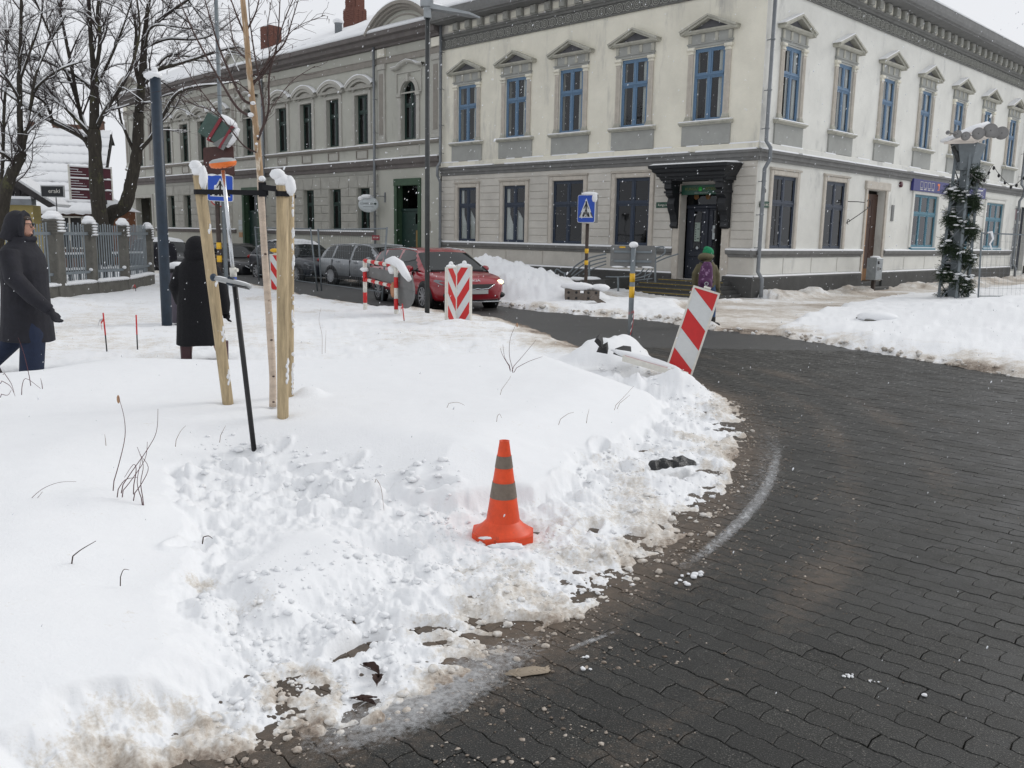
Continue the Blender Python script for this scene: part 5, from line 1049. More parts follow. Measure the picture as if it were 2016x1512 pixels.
m = MB(); m.add([a+Vector((0,0,-2.6)), b+Vector((0,0,-2.6)), b, a], [(0,1,2,3)]); m.obj('wall', M['brown_wall'], HL)
m = MB(); m.add([b+Vector((0,0,-2.6)), rb2+Vector((0,0,-5)), rb2, rb, b], [(0,1,2,3,4)]); m.obj('gable_wall', M['rooftile'], HL)
m = MB(); m.add([b-nrm*.5+dirv*.42+Vector((0,0,-.45)), rb+dirv*.42+Vector((0,0,-.3)), rb+dirv*.42+Vector((0,0,.16)), b-nrm*.5+dirv*.42+Vector((0,0,0))], [(0,1,2,3)]); m.obj('bargeboard', M['rooftile'], HL)
for (u_, sz, hh) in ((.50, .28, .45), (.70, .42, .38), (.83, .75, .40), (.985, .36, .62)):
    p = ra.lerp(rb, u_)-Vector((0, 0, .15)); m = MB(); m.T = frame(p, dirv, nrm); m.box(-sz/2, sz/2, -.2, .3, -.2, hh); m.box(-sz/2-.03, sz/2+.03, -.23, .33, hh, hh+.06); q = m.obj('chimney', M['brown_wall'], HL); m = MB(True); m.T = frame(p, dirv, nrm); m.ell((0, .05, hh+.06), (sz*.5, .25, .07), 10, 6); m.obj('snow', M['snow_clean'], q)
for u_ in (.42, .57, .70, .86, .95):
    p = a.lerp(b, u_); fx = frame(p, dirv, nrm); q = link('window', MB().box(-.45, .45, -.05, .0, -1.5, -.35).mesh('window', M['black']), HL, fx); link('window_frame', (lambda z: (bars(z, -.5, .5, -1.55, -.3, .06, -.09, -.05), z)[1])(MB()).mesh('window_frame', M['offwhite']), q, fx)
HR = thing('orange_outbuilding', 'small orange walled outbuilding with snowy roof seen between tree and grey house', 'building', A(235, 440, 40))
p0 = A(208, 452, 38); p1 = A(268, 452, 44); p0.z = p1.z = 0; d_ = (p1-p0).normalized(); n_ = Vector((-d_.y, d_.x, 0))
m = MB(); m.T = frame(p0, d_, n_); ln = (p1-p0).length; m.box(0, ln, 0, 4, -.2, 2.4); m.obj('wall', M['orange_wall'], HR); m = MB(); m.T = frame(p0, d_, n_); m.prism([(-.3, 2.4), (4.3, 2.4), (2, 3.6)], -.2, ln, 'x'); m.obj('roof', M['snow_clean'], HR)
HY = thing('yellow_cottage', 'yellow walled cottage with dark boarded gable at the left edge behind the man', 'building', A(20, 440, 27))
p0 = A(-190, 480, 26); p1 = A(70, 480, 26.5); p0.z = p1.z = 0; d_ = (p1-p0).normalized(); n_ = Vector((-d_.y, d_.x, 0)); fx = frame(p0, d_, n_); ln = (p1-p0).length
link('wall', MB().box(0, ln, 0, .6, -.2, 2.25).mesh('wall', M['yellow_wall']), HY, fx)
apx = ln*.30; za = 4.35
gb = link('gable', MB().prism([(0.0, 2.42), (ln+.35, 2.42), (apx, za)], -.05, .1).mesh('gable', M['black']), HY, fx)
for i in range(30):
    x0 = ln+.3-i*.2; top = 2.42+(za-2.42)*min(1, (ln+.35-x0)/(ln+.35-apx)) if x0 > apx else 2.42+(za-2.42)*(x0/apx)
    if x0 > .1: link('plank', MB().box(x0-.17, x0, -.08, -.05, 2.42, max(2.5, top-.05)).mesh('plank', M['rooftile']), gb, fx)
link('bargeboard', MB().prism([(ln+.75, 2.25), (apx, za+.15), (apx, za-.12), (ln+.55, 2.2)], -.35, -.2).mesh('bargeboard', M['rooftile']), HY, fx)
link('roof', MB().prism([(ln+.8, 2.3), (apx, za+.22), (apx, za+.1), (ln+.7, 2.22)], -.3, .9).mesh('roof', M['snow_clean']), HY, fx)
link('ledge', MB().box(0, ln+.1, -.35, 0, 2.25, 2.42).mesh('ledge', M['zinc']), HY, fx); link('snow', MB().box(0, ln+.08, -.34, 0, 2.42, 2.5).mesh('snow', M['snow_clean']), HY, fx)
# ================================================================== TREES
class Segs:
    def __init__(s): s.a = []; s.b = []; s.ra = []; s.rb = []
    def add(s, a, b, ra, rb): s.a.append(tuple(a)); s.b.append(tuple(b)); s.ra.append(ra); s.rb.append(rb)
    def mesh(s, name, mat, n=3):
        a = np.array(s.a); b = np.array(s.b); ra = np.array(s.ra)[:, None]; rb = np.array(s.rb)[:, None]; t = b-a; t /= np.linalg.norm(t, axis=1)[:, None]+1e-9
        up = np.where(np.abs(t[:, 2:3]) < .9, [[0, 0, 1.]], [[1., 0, 0]]); u = np.cross(t, up); u /= np.linalg.norm(u, axis=1)[:, None]; v = np.cross(u, t); V = []
        for P, r in ((a, ra), (b, rb)):
            for j in range(n): V.append(P+u*r*cos(2*pi*j/n)+v*r*sin(2*pi*j/n))
        V = np.stack(V, 1); k = np.arange(len(a))[:, None]*(2*n); Fq = []
        for j in range(n): Fq.append(np.concatenate([k+j, k+(j+1) % n, k+n+(j+1) % n, k+n+j], 1))
        return np_mesh(name, V.reshape(-1, 3), np.concatenate(Fq), mat, False)
def smooth_path(P, k=5):
    P = [Vector(p) for p in P]; out = []
    for i in range(len(P)-1):
        p0 = P[max(i-1, 0)]; p1 = P[i]; p2 = P[i+1]; p3 = P[min(i+2, len(P)-1)]
        for u in [j/k for j in range(k)]: out.append(.5*((2*p1)+(-p0+p2)*u+(2*p0-5*p1+4*p2-p3)*u*u+(-p0+3*p1-3*p2+p3)*u**3))
    return out+[P[-1]]
class Tree:
    def __init__(s, seed): s.r = random.Random(seed); s.thick = MB(True); s.med = Segs(); s.fine = Segs(); s.snow = MB(True); s.snow2 = Segs(); s.tips = []
    def limb(s, path, r0, r1, level=0, wob=.0, snow=True, n=10):
        P = smooth_path(path, 5); k = len(P); R_ = [r0+(r1-r0)*i/(k-1) for i in range(k)]
        for i in range(1, k-1): P[i] = P[i]+Vector((s.r.uniform(-1, 1), s.r.uniform(-1, 1), s.r.uniform(-1, 1)))*wob
        s.thick.tube(P, [q*(1+.08*s.r.uniform(-1, 1)) for q in R_], n)
        if snow:
            run = []
            for i in range(k):
                t = (P[min(i+1, k-1)]-P[max(i-1, 0)]).normalized()
                if abs(t.z) < .93 and s.r.random() < .96:
                    off = Vector((0, 0, 1))-t*t.z; off.normalize(); ww = (1-abs(t.z)**3)
                    run.append((P[i]+off*(R_[i]*.62+.008), (R_[i]*.75+.010)*(.4+.6*ww)*s.r.uniform(.85, 1.2)))
                else:
                    if len(run) > 1: s.snow.tube([q[0] for q in run], [q[1] for q in run], 7)
                    run = []
            if len(run) > 1: s.snow.tube([q[0] for q in run], [q[1] for q in run], 7)
        return P, R_
    def sprout(s, P, R_, level, dens, lmax, start=.15, up=.45, ang=(.5, 1.0)):
        k = len(P); L_ = sum((P[i+1]-P[i]).length for i in range(k-1)); n = int(L_*dens+s.r.random())
        for _ in range(n):
            u = start+(1-start)*s.r.random(); i = min(int(u*(k-1)), k-2); f = u*(k-1)-i; p = P[i].lerp(P[i+1], f); t = (P[i+1]-P[i]).normalized()
            side = Vector((s.r.gauss(0, 1), s.r.gauss(0, 1), s.r.gauss(0, .7))); side = (side-t*side.dot(t))
            if side.length < .05: continue
            side.normalize(); a = s.r.uniform(*ang); d = (t*cos(a)+side*sin(a)+Vector((0, 0, up*s.r.uniform(.2, 1)))).normalized()
            ln = lmax*s.r.uniform(.35, 1)*(1-.45*u); rr = min(R_[i]*.55, .006+.011*ln)
            if level >= 2: rr = min(rr, .0085)
            m = 6 if level == 1 else (4 if level == 2 else 3); pts = [p]; dd = d.copy(); cur = Vector((s.r.gauss(0, 1), s.r.gauss(0, 1), s.r.gauss(0, 1)))*.10
            for j in range(m): dd = (dd+cur+Vector((s.r.gauss(0, .09), s.r.gauss(0, .09), s.r.gauss(0, .09)+.03))).normalized(); pts.append(pts[-1]+dd*ln/m)
            rs_ = [rr*(1-.72*j/m) for j in range(m+1)]
            tgt = s.med if level == 1 else s.fine
            for j in range(m):
                tgt.add(pts[j], pts[j+1], rs_[j], rs_[j+1])
                tt = (pts[j+1]-pts[j]).normalized()
                if level == 1 and abs(tt.z) < .80 and s.r.random() < .8: z = Vector((0, 0, rs_[j]*.9+.004)); s.snow2.add(pts[j]+z, pts[j+1]+z, rs_[j]*.9+.005, rs_[j+1]*.9+.004)
                if level == 2 and abs(tt.z) < .55 and s.r.random() < .35: z = Vector((0, 0, rs_[j]*.8+.003)); s.snow2.add(pts[j]+z, pts[j+1]+z, rs_[j]*.7+.003, rs_[j+1]*.7+.003)
            s.tips.append(pts[-1])
            if level < 3: s.sprout(pts, rs_, level+1, {1: 8.0, 2: 12.0}[level], {1: .85, 2: .36}[level], .12, .3)
    def build(s, label, base, cat='tree', group=None):
        e = thing('linden_tree', label, cat, base, group)
        s.thick.obj('trunk', M['bark'], e, Matrix()); kind(link('crown', s.med.mesh('crown', M['twig2'], 5), e, Matrix()), 'stuff'); kind(link('twigs', s.fine.mesh('twigs', M['twig2'], 3), e, Matrix()), 'stuff')
        kind(s.snow.obj('snow', M['snow_clean'], e, Matrix()), 'stuff'); kind(link('snow_on_twigs', s.snow2.mesh('snow_on_twigs', M['snow_clean'], 4), e, Matrix()), 'stuff'); return e
def pth(pts, Y, jig=0, seed=0):
    rr = random.Random(seed); out = []; dy = 0
    for i, q in enumerate(pts): dy += rr.uniform(-1, 1)*jig if i else 0; out.append(A(q[0], q[1], Y+dy))
    return out
def build_tree(seed, Y, trunk, limbs, label, dens=1.9):
    T_ = Tree(seed); i = 0
    for (pts, r0, r1, sp) in trunk+limbs:
        main = (pts, r0, r1, sp) in trunk
        P, R_ = T_.limb(pth(pts, Y, 0 if main else .55, seed*31+i), r0, r1, n=12 if main else 9, snow=not main or sp > 0)
        if sp: T_.sprout(P, R_, 1, dens*1.75*sp, 2.2, .12 if not main else .45)
        i += 1
    b_ = A(*trunk[0][0][0], Y); return T_.build(label, Vector((b_.x, b_.y, 0)))
# middle tree, trunk left of the dark blue pole
build_tree(1, 24, [([(206,520),(198,440),(191,372),(187,300),(185,255)], .21, .16, 0), ([(185,258),(186,200),(186,149)], .13, .10, 0)], [
    ([(186,152),(180,90),(176,25),(172,-60)], .075, .04, 1), ([(187,150),(197,80),(192,20),(205,-50)], .06, .03, 1),
    ([(178,290),(160,268),(104,240),(50,208),(0,174),(-60,150)], .085, .03, 1), ([(180,270),(150,235),(110,190),(70,140),(30,95),(-20,60)], .06, .02, 1),
    ([(180,262),(162,240),(139,124),(119,25),(105,-50)], .06, .025, 1), ([(172,262),(152,200),(134,150),(95,60),(60,-20)], .05, .02, 1),
    ([(192,250),(205,222),(228,188),(248,154),(263,119),(275,60),(270,0)], .06, .02, 1), ([(186,180),(150,150),(110,130),(60,110),(0,100)], .045, .015, 1),
    ([(104,240),(90,205),(60,185),(10,168)], .04, .015, .8), ([(190,170),(215,120),(240,60),(260,0)], .04, .015, 1), ([(150,235),(130,215),(60,150),(5,60)], .035, .012, 1), ([(200,225),(215,210),(220,190),(200,160),(210,125)], .03, .012, .8)],
    'middle bare linden tree, thick mossy trunk in front of the maroon boards', 1.9)
build_tree(2, 24.6, [([(203,520),(212,430),(245,406),(259,355),(270,298),(273,223)], .20, .135, .0), ([(273,226),(280,150),(285,70)], .115, .08, 0)], [
    ([(285,75),(290,25),(300,-40)], .07, .04, 1), ([(278,180),(265,120),(268,60),(255,-10)], .06, .03, 1), ([(275,296),(300,268),(320,230),(347,186),(384,171),(429,166),(470,160)], .055, .015, .7),
    ([(283,150),(305,139),(367,121),(436,99),(470,92)], .06, .02, .9), ([(287,165),(330,110),(380,112),(430,100)], .04, .012, .8), ([(290,60),(330,28),(370,0),(410,-30)], .045, .02, 1), ([(292,90),(330,77),(380,78),(421,67),(470,30)], .04, .012, .9),
    ([(262,295),(248,262),(238,236),(230,190),(225,160)], .045, .015, .8), ([(284,100),(300,52),(360,55),(400,60)], .035, .012, .9), ([(279,205),(300,200),(320,190),(345,182)], .03, .01, .3), ([(300,-20),(340,20),(390,60),(430,110),(450,140)], .03, .008, .8), ([(350,-30),(400,40),(440,80),(470,140)], .025, .006, .9)],
    'linden tree leaning right beside the dark blue pole, snow lying along its trunk', 1.6)
build_tree(3, 23.2, [([(-12,520),(2,430),(17,358),(37,316),(44,300)], .17, .12, 1), ([(42,305),(39,230),(38,144)], .085, .06, 0)], [
    ([(38,146),(41,60),(42,-30)], .05, .03, 1.2), ([(46,303),(50,262),(60,211),(74,171),(124,134),(170,120)], .06, .015, 1), ([(40,200),(10,150),(-30,110)], .04, .015, 1), ([(60,211),(70,150),(95,90),(130,30)], .04, .012, 1),
    ([(39,160),(60,100),(80,40),(85,-20)], .035, .012, 1), ([(30,322),(0,300),(-40,290)], .05, .02, .6), ([(0,430),(6,300),(8,218),(14,120),(10,30)], .05, .02, 1)],
    'slim linden tree at the left edge, its forked trunk above the walking man', 1.9)
# --------------------------------------------------------------- staked birch
ZS = .30
bt = thing('birch_tree', 'young birch with peeling bark held by three wooden stakes', 'tree', A(537, 797, 6.78))
bt_h = [(537,800),(537,740),(531,640),(521,500),(514,385),(511,330),(503,245),(496,190),(490,130),(484,60),(477,-10),(470,-90)]
bY = [6.80,6.78,6.74,6.68,6.62,6.6,6.56,6.54,6.52,6.5,6.48,6.45]
bp = smooth_path([A(x, y, Y_) for (x, y), Y_ in zip(bt_h, bY)], 4); n = len(bp); br = [.030-.013*i/(n-1) for i in range(n)]; rr = random.Random(4)
def trunk_piece(i0, i1, mat, nm):
    q = MB(True); q.tube(bp[i0:i1+1], [br[i]*(1+.05*rr.uniform(-1, 1)) for i in range(i0, i1+1)], 12); return q.obj(nm, mat, bt)
cut = 4*4+2; trunk_piece(0, cut, M['birch'], 'trunk'); trunk_piece(cut, n-1, M['peel'], 'upper_trunk')
q = MB(True)
for f_ in (.03, .09, .17, .28): i = int(f_*n); q.ell(tuple(bp[i]+Vector((.012, -br[i]*.85, 0))), (.012, .008, .007), 8, 5)
q.obj('knot', M['twig'], bt)
B = [([(499,205),(478,195),(455,150),(432,95),(415,40),(395,-30)], .010), ([(501,232),(470,215),(440,170),(400,100),(370,40),(345,-20)], .010), ([(505,300),(478,285),(440,235),(405,190),(375,150),(350,110)], .006), ([(500,160),(515,150),(540,110),(548,60),(552,-20)], .009), ([(508,275),(520,235),(512,170),(500,100),(492,40),(488,-20)], .008), ([(512,262),(528,220),(530,150),(545,90),(560,40),(585,-20)], .008), ([(497,170),(530,120),(560,85),(575,40),(590,-10)], .007), ([(488,80),(470,40),(455,0),(440,-40)], .007), ([(486,60),(505,20),(515,-30)], .007), ([(490,120),(465,95),(455,60),(450,10)], .006), ([(493,150),(515,140),(530,110),(526,60),(535,0)], .006), ([(535,100),(560,75),(590,50),(640,30)], .003), ([(440,235),(410,215),(380,205),(340,170)], .004), ([(520,235),(540,205),(575,160),(620,130)], .003), ([(495,185),(470,165),(440,155),(400,150)], .004)]
thick = MB(True); fine = Segs(); rr = random.Random(8)
for pts, r0 in B:
    dy = rr.uniform(-.5, .5); m_ = len(pts); P = smooth_path([A(x, y, 6.55+dy*(i/(m_-1))) for i, (x, y) in enumerate(pts)], 5); k = len(P); thick.tube(P, [r0*(1-.8*i/(k-1))+.0012 for i in range(k)], 6)
    for i in range(4, k-1, 2):
        for _ in range(2):
            d = (P[i+1]-P[i]).normalized(); s_ = Vector((rr.gauss(0, 1), rr.gauss(0, 1), rr.gauss(0, 1))).normalized(); d = (d+s_*.8+Vector((0, 0, -.1))).normalized(); p = P[i]; ln = rr.uniform(.05, .22)
            for j in range(3): p2 = p+d*ln/3; fine.add(p, p2, .0022-.0004*j, .0018-.0004*j); d = (d+Vector((rr.gauss(0, .25), rr.gauss(0, .25), rr.gauss(-.1, .25)))).normalized(); p = p2
            if rr.random() < .35: fine.add(p, p+Vector((rr.uniform(-.01, .01), 0, -.03)), .0035, .001)
thick.obj('branches', M['twig'], bt); kind(bt['x'] if False else link('twigs', fine.mesh('twigs', M['twig'], 3), bt), 'stuff')
q = MB(True)
for x_, y_, r_ in ((498, 203, .020), (494, 226, .023), (508, 268, .010), (505, 283, .011), (492, 188, .016)): q.ell(tuple(A(x_, y_, 6.53)), (r_, r_*.9, r_*.75), 9, 6, noise=.1, seed=x_)
q.obj('snow', M['snow_clean'], bt)
def stake(top, bot, Yt, Yb, r, label, knots=3, chips=()):
    P0 = A(*bot, Yb); P1_ = A(*top, Yt); e = thing('tree_stake', label, 'stake', P0, 'stakes round the young birch'); d = (P1_-P0)
    q = MB(True); q.tube([P0-d*.06, P0, P0.lerp(P1_, .5), P1_], r, 18); o = q.obj('post', M['stake'], e)
    for p_ in o.data.polygons:
        if len(p_.vertices) > 4: p_.use_smooth = False
    return e, P0, P1_, r
e1, a1, b1_, _ = stake((391, 345), (448, 787), 6.75, 6.95, .043, 'left leaning wooden stake in front of the woman in black, snow on its cut top')
q = MB(True); c = b1_; q.ell((c.x, c.y, c.z+.030), (.050, .045, .05), 12, 8, noise=.06, seed=1).ell((c.x+.035, c.y-.01, c.z-.02), (.036, .035, .09), 10, 8, noise=.1, seed=2).ell((c.x-.02, c.y, c.z+.07), (.05, .045, .04), 10, 6, noise=.08); q.obj('snow', M['snow_clean'], e1)
e2, a2_, b2_, _ = stake((556, 365), (557, 815), 6.35, 6.45, .042, 'right front wooden stake nearest the camera, capped with snow')
q = MB(True); c = b2_; q.ell((c.x, c.y, c.z+.035), (.054, .047, .05), 12, 8, noise=.06, seed=3).ell((c.x-.03, c.y-.01, c.z+.075), (.055, .045, .04), 12, 8, noise=.06, seed=4).ell((c.x+.05, c.y, c.z+.0), (.04, .04, .07), 10, 8, noise=.1, seed=5); q.obj('snow', M['snow_clean'], e2)
e3, a3_, b3_, _ = stake((571, 372), (570, 770), 7.05, 7.15, .034, 'thinner snow plastered stake half hidden behind the right front stake')
q = MB(True); rr = random.Random(6)
q.ell(tuple(b3_+Vector((0, 0, .02))), (.05, .05, .07), 10, 7, noise=.1)
for i in range(46): f_ = rr.random(); p = a3_.lerp(b3_, f_); q.ell((p.x+.026+rr.uniform(-.012, .010), p.y-.018, p.z), (rr.uniform(.006, .016), .01, rr.uniform(.008, .035)), 7, 5, noise=.2, seed=i)
kind(q.obj('stuck_snow', M['snow_clean'], e3), 'stuff')
for e_, p0, p1, fs in ((e1, a1, b1_, (.10, .13, .30, .33, .55, .78)), (e2, a2_, b2_, (.17, .20, .24))):
    q = MB(True)
    for f_ in fs: p = p0.lerp(p1, f_); q.ell((p.x+.040, p.y-.012, p.z), (.010, .012, .03), 8, 6, noise=.2, seed=int(f_*99)); q.ell((p.x+.034, p.y-.022, p.z-.03), (.010, .010, .02), 8, 6, noise=.2, seed=int(f_*98))
    kind(q.obj('stuck_snow', M['snow_clean'], e_), 'stuff')
# webbing tie
tie = thing('tree_tie', 'black webbing strap running from the stakes round the birch trunk', 'strap', b1_)
def ribbon(P, hgt, thk=.004, sag=0):
    q = MB(); P = [Vector(p) for p in P]; n_ = len(P); vs = []
    for i, p in enumerate(P):
        t = (P[min(i+1, n_-1)]-P[max(i-1, 0)]); o = Vector((-t.y, t.x, 0)).normalized()*thk
        for s_, z in ((1, -hgt/2), (1, hgt/2), (-1, hgt/2), (-1, -hgt/2)): vs.append(p+o*s_+Vector((0, 0, z)))
    q.add(vs, [(i*4+j, i*4+(j+1) % 4, (i+1)*4+(j+1) % 4, (i+1)*4+j) for i in range(n_-1) for j in range(4)]+[(3,2,1,0), ((n_-1)*4, (n_-1)*4+1, (n_-1)*4+2, (n_-1)*4+3)]); return q
sa = a1.lerp(b1_, .93); sb = a2_.lerp(b2_, .965); tb = A(518, 372, 6.60); hw = .036
def loop(c, r): return [c+Vector((r*cos(a), r*sin(a), 0)) for a in np.linspace(0, 2*pi, 17)]
ribbon(loop(sa, .047), hw).obj('strap_loop', M['strap'], tie); ribbon(loop(Vector((sb.x, sb.y, sb.z)), .046), hw).obj('strap_loop', M['strap'], tie); ribbon(loop(A(572, 387, 7.08), .040), hw*.7).obj('strap_loop', M['strap'], tie)
ribbon([sa+Vector((.0, -.048, 0)), sa.lerp(A(514, 377, 6.56), .5)+Vector((0, -.02, -.004)), A(528, 380, 6.55)], hw).obj('strap_band', M['strap'], tie)
ribbon([A(514, 368, 6.55), A(545, 372, 6.45), sb+Vector((-.03, -.046, .004))], .040).obj('strap_band', M['strap'], tie)
q = MB(); p = A(519, 373, 6.545); q.box(p.x-.036, p.x+.020, p.y-.006, p.y+.006, p.z-.052, p.z+.052); q.obj('strap_buckle', M['strap'], tie)
q = MB(True).ell(tuple(A(516, 352, 6.56)), (.026, .026, .022), 10, 6, noise=.08); q.obj('snow', M['snow_clean'], tie)
# --------------------------------------------------------------- twigs and stems sticking out of the snow
def stem_thing(name, label, cat, lines, Y, mat, r=.003, group=None, heads=()):
    P0 = A(lines[0][0][0], lines[0][0][1], Y); e = thing(name, label, cat, P0, group); rr = random.Random(int(P0.x*100))
    for k_, pts in enumerate(lines):
        dy = rr.uniform(-.12, .12); P = smooth_path([A(x, y, Y+dy*i/len(pts)) for i, (x, y) in enumerate(pts)], 4); P[0] = P[0]-Vector((0, 0, .03)); n_ = len(P)
        q = MB(True); q.tube(P, [r*(1-.6*i/(n_-1)) for i in range(n_)], 5); q.obj('stem', mat, e)
    for x_, y_ in heads: MB(True).ell(tuple(A(x_, y_, Y)), (.008, .006, .022), 7, 6).obj('seed_head', M['ply'], e)
    return e
stem_thing('dogwood_shoots', 'tangle of red leafless shoots bent out of the smooth snow', 'plant', [[(222,955),(235,910),(246,860),(244,820),(233,780)], [(238,960),(262,925),(290,885),(308,850),(311,805)], [(240,968),(255,950),(285,905),(290,870)], [(262,962),(268,925),(262,915),(245,940)], [(282,985),(277,950),(282,915),(270,880)], [(262,975),(280,950),(292,920),(275,895)], [(280,985),(270,950),(278,905)], [(155,1010),(180,990),(203,980)], [(230,968),(246,945),(270,940)]], 4.32, M['redstem'], .0026, heads=[(233, 786)])
stem_thing('bent_grass_stem', 'thin stalk arching low over the snow left of the red shoots', 'grass', [[(48,995),(80,965),(115,950),(150,948)], [(70,985),(84,968)]], 4.25, M['redstem'], .0016)
stem_thing('bent_grass_stem', 'faint pale stalk lying on the snow below the red shoots', 'grass', [[(100,997),(125,985),(170,981)]], 4.2, M['grass'], .0013)
stem_thing('dry_leaf_blade', 'brown leaf blade lying on smooth snow in the lower left', 'leaf', [[(140,1098),(160,1082),(189,1065)]], 3.5, M['leafbrown'], .003)
stem_thing('curled_grass_blade', 'small curled blade poking from the smooth snow in the lower left', 'grass', [[(236,1140),(243,1122),(254,1122)]], 3.4, M['leafbrown'], .0022)
stem_thing('dry_leaf_blade', 'curved brown blade on the snow above the footprint', 'leaf', [[(398,1058),(410,1055),(418,1060)]], 3.75, M['leafbrown'], .003)
stem_thing('twig_sprig', 'forked dry sprig on the mound near the black slabs', 'plant', [[(1010,728),(1003,700),(1005,665),(1018,635)], [(1008,725),(1030,700),(1055,670)], [(1005,725),(990,700),(985,685)], [(1012,727),(1040,712),(1068,702)], [(1005,722),(994,705),(990,678)]], 8.1, M['redstem'], .0030, heads=[(1018, 640)])
stem_thing('bare_twig', 'thin twig standing at the left edge by the walking man', 'plant', [[(0,748),(20,760),(30,780)], [(5,730),(22,755),(28,775)], [(42,770),(50,745),(80,765)], [(60,752),(48,700),(36,665)], [(0,775),(15,778),(22,768)], [(83,758),(80,745)]], 6.6, M['redstem'], .003)
for i, (l_, Y_, lab) in enumerate([([[(985,770),(1000,750),(1006,740)]], 6.9, 'short thin stalk on the mound below the sprig'), ([[(880,795),(900,792),(915,798)]], 6.6, 'tiny arched stalk at the middle of the smooth mound'), ([[(1210,800),(1225,785),(1248,760)], [(1215,798),(1240,778)]], 6.6, 'pair of slanting stalks below the fallen white board'), ([[(1155,825),(1160,805)]], 6.0, 'single short stalk right of the middle of the mound'), ([[(1100,828),(1118,815),(1130,812)]], 6.0, 'fine pale stalk flat on the mound'), ([[(978,822),(983,815),(988,823)]], 6.0, 'hooked stalk above the cone'), ([[(345,870),(355,850),(366,838)]], 5.3, 'stalk at the edge of the trodden snow by the survey pole'), ([[(738,940),(750,960),(756,1005)]], 4.7, 'drooping pale stalk in front of the trench'), ([[(634,692),(634,660),(628,630),(632,606)], [(640,690),(642,650)]], 9.3, 'tall pale stalk behind the stakes'), ([[(208,868),(206,855)]], 5.2, 'tiny stalk left of the red shoots'), ([[(432,862),(444,838)]], 5.4, 'tiny stalk left of the survey pole foot')]):
    stem_thing('grass_stalk', lab, 'grass', l_, Y_, M['grass'], .0018)
# ================================================================== STREET THINGS
# cone
cz = G(990, 1047, .05); cz.z = .05
cn_ = thing('traffic_cone', 'orange traffic cone with two dirty grey bands standing on trodden snow', 'traffic cone', cz)
H_ = .505; q = MB(True)
def rc(z): return .103-(.103-.027)*(z/H_)**.98
def ring_(z0, z1, mat, nm, dr=0, n_=4):
    q = MB(True); zs = np.linspace(z0, z1, n_); q.lathe([(rc(z)+dr, z) for z in zs], 32, Matrix(), False); return q.obj(nm, mat, cn_, Matrix.Translation(cz))
ring_(.07, H_, M['orange'], 'cone_body', n_=8); ring_(.365, .43, M['cone_band'], 'reflective_band', .0018); ring_(.20, .285, M['cone_band'], 'reflective_band', .0018)
q = MB(True); q.lathe([(rc(H_), H_), (.028, H_+.006), (.021, H_+.006), (.018, H_-.004), (.016, H_-.03)], 24, Matrix(), False); q.obj('tip', M['orange'], cn_, Matrix.Translation(cz))
q = MB(True); q.lathe([(rc(.07), .07), (.106, .055), (.125, .035), (.150, .020), (.160, .008), (.160, 0)], 32, Matrix(), False); vs = []
q.obj('flared_foot', M['orange'], cn_, Matrix.Translation(cz))
q = MB(); n_ = 8; pts = [(.178*cos(2*pi*i/n_+.3)*(1.04 if i % 2 else .98), .178*sin(2*pi*i/n_+.3)) for i in range(n_)]; q.prism(pts, -.03, .008, 'z'); q.obj('base', M['orange'], cn_, Matrix.Translation(cz))
q = MB(True); q.ell((-.085, -.135, .010), (.04, .016, .008), 12, 6, noise=.3, seed=7); q.ell((.04, -.195, -.012), (.07, .03, .018), 12, 6, noise=.25, seed=3); q.ell((-.03, -.19, -.016), (.05, .025, .014), 12, 6, noise=.25, seed=9); q.obj('snow', M['snow_clean'], cn_, Matrix.Translation(cz))
# survey pole with receiver
b_ = A(496, 850, 5.86); m_ = A(460, 545, 5.80); t_ = A(439, 335, 5.76); top = A(439, 322, 5.76)
sp = thing('survey_pole', 'leaning survey pole with orange satellite receiver on top and field controller', 'survey pole', b_)
MB(True).tube([b_-(m_-b_).normalized()*.2, m_], .0175, 14).obj('lower_tube', M['black'], sp); MB(True).tube([m_, t_], .0125, 14).obj('upper_tube', M['chrome'], sp)
d = (t_-m_).normalized(); MB(True).tube([m_-d*.0, m_+d*.06], .022, 12).obj('clamp', M['offwhite'], sp); MB(True).tube([m_-d*.03, m_], .0185, 12).obj('blue_collar', M['sblue'], sp)
MB().tube([m_+d*.045+Vector((.0, 0, 0)), m_+d*.045+Vector((.035, -.01, .0))], .012, 8).obj('clamp_lever', M['offwhite'], sp)
Mt = Matrix.Translation(top) @ Matrix.Rotation(radians(-7), 4, 'Y') @ Matrix.Rotation(radians(7), 4, 'X')
rx = link('receiver', MB(True).lathe([(0, -.028), (.05, -.028), (.078, -.018), (.086, 0), (.084, .010)], 32, None, False).mesh('receiver', M['gps_orange']), sp, Mt)
link('receiver_lid', MB(True).lathe([(.085, .010), (.083, .018), (.06, .030), (.0, .036)], 32, None, False).mesh('receiver_lid', M['cap_grey']), rx, Mt); link('label_plate', MB(True).lathe([(0, 0), (.022, 0)], 14, at(.045, -.03, -.0235) @ Matrix.Rotation(radians(22), 4, 'X'), False).mesh('label_plate', M['cap_grey']), rx, Mt)
q = MB(True)
for (x_, y_) in ((-.02, -.055), (.01, -.06), (-.045, -.04), (.02, -.03)): q.ell((x_, y_, -.024), (.006, .004, .003), 6, 4)
link('port', q.mesh('port', M['black']), rx, Mt)
c = A(455, 556, 5.72); Mc = Matrix.Translation(c) @ Matrix.Rotation(radians(12), 4, 'Y') @ Matrix.Rotation(radians(-14), 4, 'X')
q = MB(True); pts = [(.13*cos(a)*(1 if cos(a) > 0 else .98), .055*sin(a)) for a in np.linspace(0, 2*pi, 25)[:-1]]; q.prism([(x+.005, y) for x, y in pts], -.010, .012, 'z'); ct = link('controller', q.mesh('controller', M['cap_grey']), sp, Mc)
